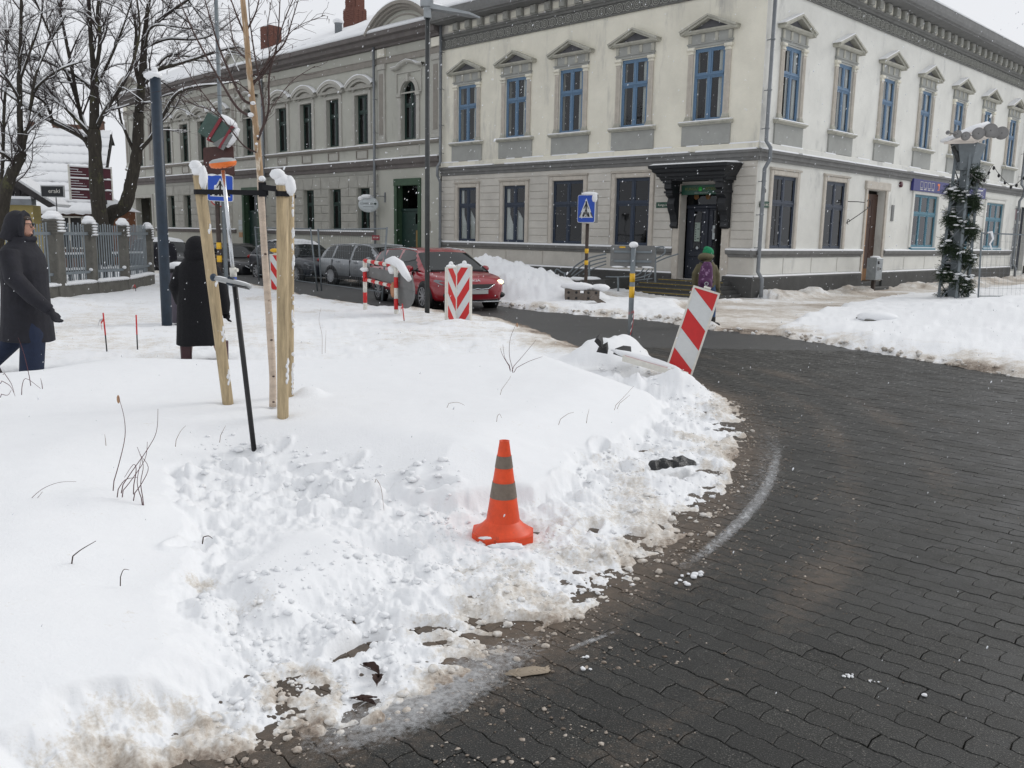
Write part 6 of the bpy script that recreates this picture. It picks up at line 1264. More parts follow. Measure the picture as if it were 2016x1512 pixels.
link('controller_screen', MB().box(.02, .115, -.04, .04, -.016, -.010).mesh('controller_screen', M['black']), ct, Mc); link('snow', MB(True).ell((.06, 0, .012), (.07, .045, .012), 10, 5).ell((-.06, 0, .012), (.05, .04, .012), 10, 5).mesh('snow', M['snow_clean']), ct, Mc)
link('controller_mount', MB(True).ell((-.115, -.01, .005), (.022, .03, .026), 10, 7).box(-.02, .02, -.03, .03, -.02, .03).mesh('controller_mount', M['pole_navy']), ct, Mc)
# dark blue pole
def post(name, label, cat, bot, top, Yb, r, mat, zb=None, n=20, r2=None):
    P0 = A(*bot, Yb); P1_ = A(*top, Yb); P1_ = Vector((P0.x+(P1_.x-P0.x)*.0, P0.y, P1_.z)); e = thing(name, label, cat, Vector((P0.x, P0.y, P0.z)))
    q = MB(True); q.tube([P0-Vector((0, 0, .3)), P1_], [r, r2 or r], n); q.obj('pole', mat, e); return e, P0, P1_
e, p0, p1 = post('dark_blue_pole', 'thick dark blue steel pole with a snow cap standing by the woman in black', 'pole', (329, 641), (302, 152), 14.2, .082, M['pole_navy'])
MB(True).ell(tuple(p1+Vector((-.03, 0, .02))), (.14, .1, .07), 12, 7, noise=.12).ell(tuple(p1+Vector((.0, 0, .09))), (.05, .05, .07), 10, 6).obj('snow', M['snow_clean'], e)
# street lamp
e, p0, p1 = post('street_lamp', 'tall charcoal lamp post with a flat grey head between red car and house', 'street lamp', (841, 611), (838, 36), 17.5, .05, M['pole_dark'], r2=.045)
q = MB(); q.box(p1.x-.07, p1.x+.07, p1.y-.07, p1.y+.07, p1.z-.0, p1.z+.20); hd = q.obj('head_bracket', M['metal'], e)
q = MB(); q.box(p1.x-.13, p1.x+.10, p1.y-.1, p1.y+.1, p1.z+.20, p1.z+.34); q.obj('sensor_box', M['metal'], e)
q = MB(); q.T = Matrix.Translation(p1+Vector((.05, 0, .16))) @ Matrix.Rotation(radians(8), 4, 'Y'); q.add([(0, -.1, 0), (.75, -.14, .0), (.95, 0, -.01), (.75, .14, 0), (0, .1, 0), (0, -.1, .09), (.75, -.14, .04), (.95, 0, .02), (.75, .14, .04), (0, .1, .09)], [(0,4,3,2,1),(5,6,7,8,9),(0,1,6,5),(1,2,7,6),(2,3,8,7),(3,4,9,8),(4,0,5,9)]); q.obj('lamp_head', M['metal'], e)
# tall thin sign mast
e, p0, p1 = post('sign_mast', 'tall thin grey mast carrying crossing sign, brown board and tarpaulin wrapped box', 'sign post', (447, 596), (441, 0), 19.2, .045, M['gmetal'], r2=.04)
MB(True).tube([p0-Vector((.12, .03, .3)), Vector((p0.x-.12, p0.y-.03, 2.7))], .05, 12).obj('second_pole', M['rust'], e)
for zz in (1.30, 1.02): MB(True).tube([Vector((p0.x-.12, p0.y-.03, zz-.07)), Vector((p0.x-.12, p0.y-.03, zz+.07))], .055, 12).obj('yellow_band', M['yellow'], e)
MB(True).tube([Vector((p0.x-.08, p0.y-.03, .2)), Vector((p0.x-.14, p0.y-.03, .42))], .03, 6).obj('pole_wrap', M['ply'], e)
def ped_sign(parent, Mx, s=1.0, w=.60, h=.60, tri=True, shear=1):
    q = MB(); n_ = 5; R_ = .05*s
    def rr_(w_, h_, r): return [(cx+r*cos(a), cz+r*sin(a)) for cx, cz, a0 in ((w_/2-r, h_/2-r, 0), (-w_/2+r, h_/2-r, pi/2), (-w_/2+r, -h_/2+r, pi), (w_/2-r, -h_/2+r, 1.5*pi)) for a in np.linspace(a0, a0+pi/2, n_)]
    pl = link('sign_panel', MB().prism(rr_(w, h, R_), 0, .018).mesh('sign_panel', M['white']), parent, Mx)
    link('sign_face', MB().prism(rr_(w-.025, h-.025, R_*.8), .018, .022).mesh('sign_face', M['sblue']), pl, Mx)
    link('sign_triangle', MB().prism([(-w*.40, -h*.32), (w*.40, -h*.32), (0, h*.38)], .022, .025).mesh('sign_triangle', M['white']), pl, Mx)
    q = MB(); z0 = .025
    for i, x_ in enumerate((-.22, -.11, 0, .11, .22)): q.add([((x_-.025)*w/.6*s/s, z0, -h*.29), ((x_+.03)*w/.6, z0, -h*.29), ((x_*.72+.02)*w/.6, z0, -h*.13), ((x_*.72-.02)*w/.6, z0, -h*.13)], [(0,1,2,3)])
    q.ell((0, z0, h*.20), (.028*w/.6, .002, .028), 8, 5)
    for a_, b__, r_ in (((0, .16), (.0, .0), .020), ((0, .0), (-.07, -.17), .014), ((0, 0), (.08, -.17), .014), ((0, .13), (-.08, .0), .010), ((0, .13), (.08, .0), .010)): 
        q.tube([(a_[0]*w/.6, z0, a_[1]*h/.6), (b__[0]*w/.6, z0, b__[1]*h/.6)], r_, 6)
    link('pictogram', q.mesh('pictogram', M['black']), pl, Mx); return pl
Mx = frame(Vector((p0.x-.03, p0.y-.12, 0)), Vector((-1, 0, 0)), Vector((0, -1, 0)))
zc = A(446, 371, 19.1).z; ped_sign(e, Mx @ at(-.02, 0, zc) @ Matrix.Rotation(radians(-2), 4, 'Y'), 1, .55, .55)
zc = A(446, 317, 19.1).z; q = MB().prism([(-.30, -.30), (.30, -.30), (.33, -.27), (.33, .24), (.30, .27), (-.27, .33), (-.31, .30), (-.32, -.27)], 0, .03); bs = link('brown_board', q.mesh('brown_board', M['brown_sign']), e, Mx @ at(0, -.05, zc)); link('snow', MB(True).ell((-.1, .0, -.30), (.14, .03, .03), 8, 5).ell((.15, 0, -.30), (.12, .03, .03), 8, 5).mesh('snow', M['snow_clean']), bs, Mx @ at(0, 0, zc))
zc = A(446, 386, 19.1).z; link('round_sign_back', MB(True).lathe([(0, 0), (.22, 0), (.22, .02), (0, .02)], 28, Matrix.Rotation(-pi/2, 4, 'X')).mesh('round_sign_back', M['white']), e, Mx @ at(.04, -.12, zc)); q = MB(True); k_ = 24; vs = [((.215+.014*cos(2*pi*j/4))*cos(2*pi*i/k_), .015+.014*sin(2*pi*j/4), (.215+.014*cos(2*pi*j/4))*sin(2*pi*i/k_)) for i in range(k_) for j in range(4)]; q.add(vs, [(i*4+j, ((i+1) % k_)*4+j, ((i+1) % k_)*4+(j+1) % 4, i*4+(j+1) % 4) for i in range(k_) for j in range(4)]); link('red_rim', q.mesh('red_rim', M['red']), e, Mx @ at(.04, -.12, zc))
zc = A(448, 258, 19.1).z; Mw = Mx @ at(0, 0, zc) @ Matrix.Rotation(radians(-33), 4, 'Y')
q = MB(); q.add([(-.34, -.10, -.24), (.30, -.12, -.26), (.33, -.10, .24), (-.31, -.10, .27), (-.31, .14, -.22), (.28, .16, -.24), (.31, .14, .22), (-.29, .13, .25)], [(0,1,2,3),(7,6,5,4),(0,4,5,1),(1,5,6,2),(2,6,7,3),(3,7,4,0)]); wb = link('wrapped_box', q.mesh('wrapped_box', M['tarp']), e, Mw)
link('tape_strip', MB().box(-.02, .04, -.13, .18, -.27, .28).mesh('tape_strip', M['redtape']), wb, Mw @ at(-.0, 0, 0)); link('tape_strip', MB().box(-.02, .03, -.125, .175, -.27, .27).mesh('tape_strip', M['redtape']), wb, Mw @ at(-.27, 0, .0)); link('grey_shield', MB().prism([(-.36, -.26), (-.10, -.28), (-.28, .10), (-.36, .12)], .14, .17).mesh('grey_shield', M['signback']), wb, Mw)
link('snow', MB(True).ell((-.10, .02, .29), (.22, .13, .09), 12, 7, noise=.1, seed=2).ell((-.34, .02, .06), (.09, .12, .24), 12, 7, noise=.1, seed=4).ell((.30, 0, .30), (.05, .05, .05), 8, 6).mesh('snow', M['snow_clean']), wb, Mw)
# crossing sign across the street
e, p0, p1 = post('crossing_sign_post', 'rusty brown post with blue pedestrian crossing sign near the wheelchair ramp', 'road sign', (1152, 590), (1149, 440), 21.6, .042, M['rust'])
for zz in (A(1150, 494, 21.6).z, A(1150, 517, 21.6).z): MB(True).tube([Vector((p0.x, p0.y, zz-.055)), Vector((p0.x, p0.y, zz+.055))], .048, 12).obj('yellow_band', M['yellow'], e)
vx = Vector((-cos(radians(38)), sin(radians(38)), 0)); vy = Vector((-sin(radians(38)), -cos(radians(38)), 0)); Ms = frame(Vector((p0.x, p0.y, 0)), vx, vy); zc = A(1150, 411, 21.6).z; pn = ped_sign(e, Ms @ at(0, .06, zc), 1, .50, .66)
link('sign_case', MB().box(-.25, .25, -.06, .058, -.33, .33).mesh('sign_case', M['signback']), pn, Ms @ at(0, 0, zc)); link('snow', MB(True).ell((-.05, .03, .35), (.24, .08, .05), 12, 6, noise=.08).ell((-.22, .06, .26), (.07, .05, .12), 10, 7, noise=.1).mesh('snow', M['snow_clean']), pn, Ms @ at(0, .0, zc))
# grey post with the back of a sign board
e, p0, p1 = post('sign_board_post', 'grey post with yellow bands showing the back of a wide sign board', 'road sign', (1240, 668), (1238, 485), 12.2, .036, M['gmetal'])
for y_, l_ in ((545, .07), (573, .09)): zz = A(1239, y_, 12.2).z; MB(True).tube([Vector((p0.x, p0.y, zz-l_)), Vector((p0.x, p0.y, zz+l_*.7))], .0375, 16).obj('yellow_band', M['yellow'], e)
zc = A(1239, 505, 12.2).z; bd = MB().prism([(-.31, -.13), (-.29, -.15), (.29, -.15), (.31, -.13), (.31, .13), (.29, .15), (-.29, .15), (-.31, .13)], .035, .05).obj('sign_board', M['signback'], e, Matrix.Translation((p0.x, p0.y, zc))); MB().box(-.26, .26, .02, .036, -.08, -.05).box(-.26, .26, .02, .036, .05, .08).obj('mounting_rail', M['gmetal'], bd, Matrix.Translation((p0.x, p0.y, zc)))
link('yellow_sticker', MB().box(-.19, -.11, .025, .034, .115, .135).mesh('yellow_sticker', M['yellow']), bd, Matrix.Translation((p0.x, p0.y, zc)))
for k_ in range(3): link('snow', MB(True).ell((-.2+k_*.2, .03, -.145), (.09, .02, .015), 8, 5, noise=.2, seed=k_).mesh('snow', M['snow_clean']), bd, Matrix.Translation((p0.x, p0.y, zc)))
MB(True).ell((p0.x, p0.y, p1.z+.02), (.065, .06, .045), 12, 7, noise=.05).obj('snow', M['snow_clean'], e)
q = ribbon([p0+Vector((.034*cos(a), .034*sin(a)-.0, zz_)) for a, zz_ in zip(np.linspace(-3, 0, 9), np.linspace(.36, .40, 9))]+[p0+Vector((.04, -.02, .36)), p0+Vector((.025, -.045, .2)), p0+Vector((-.01, -.05, .02))], .035, .002); q.m = [0]*len(q.f); q.obj('barrier_tape', M['ptape'], e)
for k_ in range(4): zz = p0.z+.36-k_*.1; ribbon([Vector((p0.x+.032-.01*k_, p0.y-.05, zz)), Vector((p0.x+.012-.01*k_, p0.y-.052, zz-.045))], .03, .002).obj('tape_stripe', M['wtape'], e)
# hazard boards
def hazard(label, Mx, w=.25, h=1.0, flip=1, cap=True, snow=True, group='red and white hazard boards', bh=.21, z0=-.25, sl=1.45):
    e = thing('hazard_board', label, 'hazard board', Mx, group)
    q = MB(); q.bbox(-w/2-.022, w/2+.022, -.045, .0, 0, h+.02, .012); q.bbox(-w/2-.022, w/2+.022, .0, .012, 0, .02, .004); bars(q, -w/2-.022, w/2+.022, 0, h+.02, .022, 0, .012); o = link('frame', q.mesh('frame', M['offwhite']), e, Mx)
    link('white_face', MB().box(-w/2, w/2, .0, .006, .022, h-.002).mesh('white_face', M['white']), e, Mx)
    st = w*sl; bandh = bh; z = z0; i = 0
    while z < h+.5:
        # diagonal red stripe clipped to the panel
        poly = [(-w/2, z), (w/2, z+flip*st), (w/2, z+flip*st+bandh), (-w/2, z+bandh)]
        def clip(P, zc, keep):
            out = []
            for a, b in zip(P, P[1:]+P[:1]):
                ia = (a[1] >= zc) == keep; ib = (b[1] >= zc) == keep
                if ia: out.append(a)
                if ia != ib: t = (zc-a[1])/(b[1]-a[1]); out.append((a[0]+t*(b[0]-a[0]), zc))
            return out
        P = clip(poly, .022, True); P = clip(P, h-.002, False) if len(P) > 2 else P
        if len(P) > 2: link('red_stripe', MB().add([(x, .0085, z_) for x, z_ in P], [tuple(range(len(P)-1, -1, -1))]).mesh('red_stripe', M['red']), e, Mx)
        z += bandh*2; i += 1
    if cap: link('lamp_socket', MB().bbox(-.04, .04, -.04, .0, h+.02, h+.05, .008).mesh('lamp_socket', M['offwhite']), e, Mx)
    if snow: link('snow', MB(True).ell((0, -.02, h+.03), (w/2+.02, .04, .04), 12, 6, noise=.06).ell((0, -.02, h+.075), (.045, .04, .045), 8, 6).mesh('snow', M['snow_clean']), e, Mx)
    return e
c = A(1330, 750, 9.95); ang = radians(-16); vx = Vector((-cos(radians(14)), sin(radians(14)), 0)); vy = Vector((-sin(radians(14)), -cos(radians(14)), 0))
hazard('large hazard board leaning right, stuck in snow at the bend of the road', frame(c, vx, vy) @ Matrix.Rotation(radians(-15.5), 4, 'Y') @ Matrix.Rotation(radians(6), 4, 'X'), .27, 1.08, 1, snow=False, bh=.235, z0=-.06, sl=.7)
for px, aa, fl, lab in ((889, -58, 1, 'left board of the pair of hazard boards before the red car'), (912, 30, -1, 'right board of the pair of hazard boards before the red car')):
    c = A(px, 634, 15.6+(.10 if fl > 0 else -.12)); a_ = radians(aa); vx = Vector((-cos(a_), sin(a_), 0)); vy = Vector((-sin(a_), -cos(a_), 0)); hazard(lab, frame(c, vx, vy), .25 if fl > 0 else .26, .96, fl)
c = A(543, 572, 21); a_ = radians(10); hazard('small hazard board with yellow lamp beside the birch trunk', frame(c, Vector((-cos(a_), sin(a_), 0)), Vector((-sin(a_), -cos(a_), 0))), .22, .84, 1, snow=False)
MB(True).ell(tuple(A(541, 493, 21)), (.12, .06, .05), 10, 6).obj('hazard_lamp', M['yellow']); o = bpy.data.objects['hazard_lamp']; o['label'] = 'flat yellow lamp on top of the small hazard board by the birch'; o['category'] = 'lamp'
c = A(905, 650, 15.4); q = MB(True); q.T = Matrix.Translation(c); q.tube([(.08, .02, .12), (.0, 0, .03), (-.10, 0, .0)], .03, 8).ell((-.13, -.02, -.0), (.06, .05, .05), 10, 6, noise=.2); o = q.obj('rubber_foot', M['leafbrown']); o['label'] = 'brown rubber foot poking out of snow below the paired hazard boards'; o['category'] = 'rubber foot'
# fallen white board
P0 = A(1218, 716, 9.75); P1_ = A(1338, 752, 9.55); d = (P1_-P0).normalized(); q = MB(); q.T = Matrix(((d.x, -d.y, 0, P0.x), (d.y, d.x, 0, P0.y), (d.z, 0, 1, P0.z+.02), (0, 0, 0, 1))); q.box(0, (P1_-P0).length, -.02, .16, -.02, .045)
o = thing('fallen_hazard_board', 'white edged board lying half buried in snow by the leaning hazard board', 'board', q.T, me=None); link('board_edge', q.mesh('board_edge', M['offwhite']), o); link('red_face', (lambda z: (setattr(z, 'T', q.T), z.box(.02, .5, .0, .15, .045, .049), z)[2])(MB()).mesh('red_face', pbr('snowed_red', (.60, .42, .42), .6)), o, Matrix()); link('snow', (lambda z: (setattr(z, 'T', q.T), z.ell((.25, .12, .05), (.4, .1, .05), 12, 6, noise=.05), z)[2])(MB(True)).mesh('snow', M['snow_clean']), o, Matrix())
# black slabs in the snow heap
for pl_, lab in (([(1207,697),(1226,690),(1243,692),(1243,707),(1226,703)], 'flat black stone slab jutting from the snow heap under the grey post'), ([(1174,693),(1194,682),(1196,697)], 'small pointed black stone left of the flat slab in the snow heap'), ([(1170,672),(1177,666),(1183,672),(1185,686),(1178,681)], 'upright black stone shard on top of the snow heap')):
    P = [A(x_, y_, 9.98) for x_, y_ in pl_]; q = MB(); k_ = len(P); c = P[0]; bk_ = Vector((.06, .34, .02))
    q.add([p for p in P]+[c+(p-c)*.9+bk_ for p in P], [tuple(range(k_)), tuple(range(2*k_-1, k_-1, -1))]+[(i, i+k_, (i+1) % k_+k_, (i+1) % k_) for i in range(k_)]); thing('stone_slab', lab, 'stone', Matrix(), me=q.mesh('stone_slab', M['rock']))
# torn black plastic in the trodden snow
c = G(1322, 912, .12); q = MB(True); rr = random.Random(12); n1, n2 = 26, 12
vs = []
for i in range(n1):
    for j in range(n2):
        u = i/(n1-1)-.5; v = j/(n2-1)-.5; z = .028*(1-4*v*v)*(1-3.0*u*u)+.008*sin(u*16+v*7+2*sin(u*9))+.006*sin(v*11-u*8)+rr.uniform(-.0015, .0015); vs.append((u*.30*(1-.4*v)+.02*sin(v*5+u*4), v*.15*(1.0-.5*abs(u))+u*.13+.012*sin(u*23), z-v*-.03))
q.add(vs, [(i*n2+j, (i+1)*n2+j, (i+1)*n2+j+1, i*n2+j+1) for i in range(n1-1) for j in range(n2-1)]); q.sm = False
o = thing('torn_plastic_sheet', 'crumpled black plastic sheet showing through trodden snow near the road', 'plastic sheet', Matrix.Translation(c), me=q.mesh('torn_plastic_sheet', pbr('black_plastic_film', (.010, .011, .012), .38, var=.3, scale=20, bump=.6, bscale=45)))
link('snow', MB(True).ell((-.07, .012, .022), (.05, .022, .012), 10, 6, noise=.25, seed=5).ell((-.015, .0, .030), (.022, .016, .008), 10, 6, noise=.3, seed=6).mesh('snow', M['snow_clean']), o, Matrix.Translation(c))
# dead leaves at the kerb
c = G(722, 1362, .012)
def leaf(Mx, L_, w_, curl, seed, lab):
    rr = random.Random(seed); q = MB(True); vs = []; n1, n2 = 14, 7
    for i in range(n1):
        for j in range(n2):
            u = i/(n1-1); v = j/(n2-1)*2-1; hw_ = w_*sin(pi*min(1, u*1.02))**.7*(1+.15*sin(u*19)); vs.append((u*L_, v*hw_, curl*sin(pi*u)*.5+abs(v)**1.5*curl*.7+rr.uniform(-.002, .002)))
    q.add(vs, [(i*n2+j, (i+1)*n2+j, (i+1)*n2+j+1, i*n2+j+1) for i in range(n1-1) for j in range(n2-1)]); q.tube([(-.02, 0, .002), (0, 0, .002), (L_, 0, .005+curl*.2)], .0014, 5); return thing('dead_leaf', lab, 'leaf', Mx, 'dead leaves at the kerb', q.mesh('dead_leaf', M['leafbrown']))
leaf(Matrix.Translation(G(690, 1375, .012)) @ Matrix.Rotation(.05, 4, 'Z'), .095, .011, .006, 1, 'long flat brown leaf lying lowest in the leaf cluster at the kerb'); leaf(Matrix.Translation(G(715, 1312, .02)) @ Matrix.Rotation(-.75, 4, 'Z'), .10, .02, .022, 2, 'curled brown leaf standing up at the top of the leaf cluster'); leaf(Matrix.Translation(G(745, 1335, .018)) @ Matrix.Rotation(-1.5, 4, 'Z'), .07, .02, .025, 3, 'crumpled brown leaf on the right of the leaf cluster'); leaf(Matrix.Translation(G(703, 1378, .008)) @ Matrix.Rotation(-.45, 4, 'Z'), .08, .012, .012, 4, 'narrow brown leaf pointing down right from the leaf cluster')
# tyre-printed slab of slush on the road
c = G(1040, 1322, .003); q = MB(True); rr = random.Random(15)
for i in range(9):
    for s_ in (-1, 1):
        if rr.random() < .3: continue
        x_ = -.10+i*.024+rr.uniform(-.006, .006); k_ = rr.uniform(.5, 1); q.tube([(x_, 0, .001), (x_+.012, s_*.022*k_+.004, .0015), (x_+.03, s_*.044*k_, 0)], [.004, .006*k_, .003], 6)
n_ = 16; pts = [(.125*(.85+.25*rr.random())*cos(2*pi*i/n_), .05*(.8+.3*rr.random())*sin(2*pi*i/n_)) for i in range(n_)]; q.prism(pts, 0, .003, 'z')
me = q.mesh('tyre_printed_slush', snow_mat('packed_slush', False)); o = thing('tyre_printed_slush', 'flat beige patch of slush printed with a tyre tread on dark paving', 'slush', Matrix.Translation(c) @ Matrix.Rotation(.25, 4, 'Z') @ Matrix.Scale(.72, 4), me=me)
b = me.materials[0].node_tree.nodes['Principled BSDF']; l_ = [k for k in me.materials[0].node_tree.links if k.to_socket == b.inputs['Base Color']]
for k in l_: me.materials[0].node_tree.links.remove(k)
b.inputs['Base Color'].default_value = (.33, .275, .21, 1)
# marker stakes in the snow
for (bx, by, tx, ty, Y_, lab, tp) in ((212,703,203,616,10.9,'thin red and black marker stick tied with a striped tape bow', 1), (271,697,268,620,11.1,'thin red and black marker stick right of the tape bow one', 0), (137,643,137,629,15,'short red marker tip poking out of snow left of the sticks', 0), (796,634,792,598,15.8,'red marker stake with tape strip in front of the lamp post', 1), (267,568,265,560,22,'red tape knot by the concrete fence base', 1)):
    p0 = A(bx, by, Y_); p1 = A(tx, ty, Y_); e = thing('marker_stick', lab, 'marker', p0, 'red marker sticks in the snow'); md = p0.lerp(p1, .5 if Y_ < 12 else .1); MB(True).tube([p0-Vector((0, 0, .1)), md], .009, 6).obj('lower_stick', M['black'], e); MB(True).tube([md, p1], .010, 6).obj('red_tip', M['red'], e)
    if tp:
        pk = p0.lerp(p1, .86); ribbon([pk, pk+Vector((-.05, -.01, -.02)), pk+Vector((-.075, -.01, -.09))], .03, .002).obj('tape_tail', M['wtape'], e); ribbon([pk, pk+Vector((-.03, -.02, -.05)), pk+Vector((-.02, -.02, -.13))], .028, .002).obj('tape_tail', M['ptape'], e)
# grey timber edge at the right mound
p0 = G(1706, 640, .14); q = MB(); q.T = Matrix.Translation(p0) @ Matrix.Rotation(.02, 4, 'Z'); q.box(0, .62, 0, .5, -.1, .10); o = thing('timber_box_edge', 'grey board edge of a buried planter box in the snow beside the road', 'planter', p0, me=None); link('board', q.mesh('board', M['concrete']), o, Matrix()); link('snow', MB(True).ell((.31, .26, .12), (.38, .32, .11), 14, 7, noise=.06).mesh('snow', M['snow_clean']), o, Matrix.Translation(p0))
# ================================================================== BARRIERS AND FENCES
def striped_tube(P0, P1_, r, nseg, parent, nm, first=0, n=10):
    for i in range(nseg):
        a = P0.lerp(P1_, i/nseg); b_ = P0.lerp(P1_, (i+1)/nseg); MB(True).tube([a, b_], r, n).obj(nm, M['red'] if (i+first) % 2 == 0 else M['offwhite'], parent)
a0 = A(719, 607, 17.9); b0 = A(780, 620, 16.9); a1 = Vector((a0.x, a0.y, A(717, 513, 17.9).z)); b1 = Vector((b0.x, b0.y, A(778, 524, 16.9).z))
bar = thing('pedestrian_barrier', 'red and white tube barrier with grey sign backs in front of the red car', 'barrier', a0)
for p, q_ in ((a0, a1), (b0, b1)):
    striped_tube(p-Vector((0, 0, .1)), q_, .042, 5, bar, 'leg', 1)
striped_tube(a1, b1, .040, 8, bar, 'top_rail', 0); za = A(720, 550, 17.9).z; zb = A(780, 565, 16.9).z; striped_tube(Vector((a0.x, a0.y, za)), Vector((b0.x, b0.y, zb)), .036, 8, bar, 'lower_rail', 0)
d = (b0-a0).normalized(); nrm = Vector((d.y, -d.x, 0)); q = MB(); off = -nrm*.06
P = [Vector((a0.x, a0.y, 0))+off, Vector((b0.x, b0.y, 0))+off+d*.55]; zt0, zb0 = a1.z-.12, za+.06; zt1, zb1 = b1.z-.14, zb-.03
q.add([P[0]+Vector((0, 0, zb0)), P[1]+Vector((0, 0, zb1)), P[1]-d*.08+Vector((0, 0, zt1)), P[0]+Vector((0, 0, zt0))]+[v-nrm*.03 for v in [P[0]+Vector((0, 0, zb0)), P[1]+Vector((0, 0, zb1)), P[1]-d*.08+Vector((0, 0, zt1)), P[0]+Vector((0, 0, zt0))]], [(0,1,2,3),(7,6,5,4),(0,4,5,1),(1,5,6,2),(2,6,7,3),(3,7,4,0)]); q.obj('sign_back', M['signback'], bar)
Mr = frame(b0+off*1.5+d*.12+Vector((0, 0, (zb+.02-b0.z)*1.0)), -d, nrm); q = MB(True); pts = [(.36*cos(a), .34*sin(a)) for a in np.linspace(0, 2*pi, 29)[:-1]]; link('round_sign_back', MB().prism(pts, -.02, .0).mesh('round_sign_back', M['signback']), bar, Mr @ at(-.05, 0, -.08))
q = MB(True); n_ = 14; q.tube([b1+d*(-.35)+Vector((0, 0, .07)), b1+d*(-.1)+Vector((0, 0, .10)), b1+d*.15+Vector((0, 0, .04)), b1+d*.35+Vector((0, 0, -.12)), b1+d*.5+Vector((0, 0, -.22))], [.05, .09, .085, .075, .05], 10).ell(tuple(b1-d*.15+Vector((0, 0, -.08))), (.09, .06, .08), 10, 6, noise=.15); q.obj('snow', M['snow_clean'], bar); MB(True).ell(tuple(a1+Vector((0, 0, -.18))), (.09, .07, .05), 8, 6, noise=.2).obj('snow', M['snow_clean'], bar)
link('orange_reflector', MB(True).lathe([(0, 0), (.10, 0), (.10, .03), (0, .03)], 16, Matrix.Rotation(pi/2, 4, 'X') @ Matrix.Diagonal((.5, 1.5, 1, 1))).mesh('orange_reflector', pbr('pale_orange', (.45, .22, .12), .5)), bar, frame(b0+Vector((-.06, .02, b1.z-b0.z-.45)), Vector((1, 0, 0)), Vector((0, 1, 0))))
def mesh_fence(label, posts, Yg, ztop, fit=True):
    """temporary wire mesh panel between posts given as ((x,y) foot, (x,y) top, distance)"""
    e = None; W_ = []
    for (f_, t_, Y_) in posts:
        p0 = A(*f_, Y_); p1 = A(*t_, Y_)
        if e is None: e = thing('mesh_fence', label, 'fence', p0, 'temporary wire mesh fences')
        MB(True).tube([p0, p1], .021, 8).obj('post', M['gmetal'], e); W_.append((p0, p1))
    (p0, p1), (q0, q1) = W_[0], W_[-1]
    MB(True).tube([p0.lerp(p1, .98), q0.lerp(q1, .98)], .018, 6).obj('rail', M['gmetal'], e); MB(True).tube([p0.lerp(p1, .12), q0.lerp(q1, .12)], .012, 6).obj('rail', M['gmetal'], e)
    sg_ = Segs(); L_ = (q0-p0).length; n_ = int(L_/.105)
    for i in range(n_): u = (i+.5)/n_; a = p0.lerp(q0, u); b_ = p1.lerp(q1, u); sg_.add(a.lerp(b_, .12), a.lerp(b_, .98), .0022, .0022)
    for j in range(1, 8): sg_.add(p0.lerp(p1, .12+.86*j/8), q0.lerp(q1, .12+.86*j/8), .0022, .0022)
    kind(link('wire_mesh', sg_.mesh('wire_mesh', M['gmetal'], 3), e), 'stuff'); return e
mesh_fence('wire mesh fence panel standing in snow before the silver wagon', [((633, 573), (626, 450), 22.9), ((752, 592), (762, 447), 20.4)], 0, 0)
mesh_fence('wire mesh fence panel between birch trunk and the dark grey hatchback', [((510, 553), (502, 446), 27.2), ((625, 573), (611, 448), 23.2)], 0, 0)
mesh_fence('wire mesh fence panel at the right edge behind the big snow mound', [((1925, 600), (1933, 456), 20.5), ((2080, 600), (2088, 462), 20.6)], 0, 0)
o = [x for x in S.objects if x.get('label', '').startswith('wire mesh fence panel at the right')][0]
q = MB(True); q.tube([A(1945, 458, 20.4), A(1952, 457, 20.4), A(1955, 470, 20.4), A(1949, 480, 20.4), A(1953, 492, 20.4)], [.02, .03, .022, .02, .012], 7); q.obj('snow', M['snow_clean'], o)
rp = A(740, 468, 20.5); o = thing('red_notice_plate', 'small red plate with white lettering wired to the mesh fence', 'sign', rp, me=None); MB().box(-.085, .085, -.01, .01, -.055, .055).obj('plate', M['redtape'], o, Matrix.Translation(rp)); text('STOP', .05, M['offwhite'], o, Matrix.Translation(rp+Vector((0, -.014, 0))) @ Matrix.Rotation(pi/2, 4, 'X'))
# --------------------------------------------------------------- concrete and steel fence on the left
fz = .10
fpx = [(60, 588, 19.0), (112, 585, 19.45), (182, 574, 20.9), (247, 566, 22.4), (296, 556, 25.0)]
fence = thing('park_fence', 'grey concrete fence with steel bars and snow capped posts behind the walking man', 'fence', G(112, 590, .05))
pp = []
for (x_, y_, Y_) in fpx: p = A(x_, 560, Y_); pp.append(Vector((p.x, p.y, 0)))
first = pp[1]+(pp[1]-pp[2])*1.25; pp[0] = first
def fpost(p, w, zt, dirv):
    nn_ = Vector((-dirv.y, dirv.x, 0)); fx = frame(p, dirv, -nn_); o = link('pillar', MB().bbox(-w/2, w/2, -w/2, w/2, -.2, zt, .02).mesh('pillar', M['concrete']), fence, fx)
    q = MB(True); rr = random.Random(int(p.x*10)); 
    for i in range(5): link('pillar_collar', MB().box(-w/2-.02, w/2+.02, -w/2-.02, w/2+.02, zt-.30+i*.065, zt-.27+i*.065).mesh('pillar_collar', M['concrete']), o, fx); q.ell((w*.15, w/2, zt-.245+i*.065), (w*.55, .06, .028), 9, 5, noise=.15, seed=i)
    q.ell((0, 0, zt+.06), (w*.72, w*.7, .09), 14, 8, noise=.07, seed=int(p.y)).ell((0, 0, zt+.12), (w*.55, w*.5, .07), 12, 7, noise=.07); link('snow', q.mesh('snow', M['snow_clean']), o, fx)
zts = [1.78, 1.80, 1.72, 1.70, 1.62]
barn = shared('bar', lambda: MB().box(-.011, .011, -.011, .011, .42, 1.72), M['bars'])
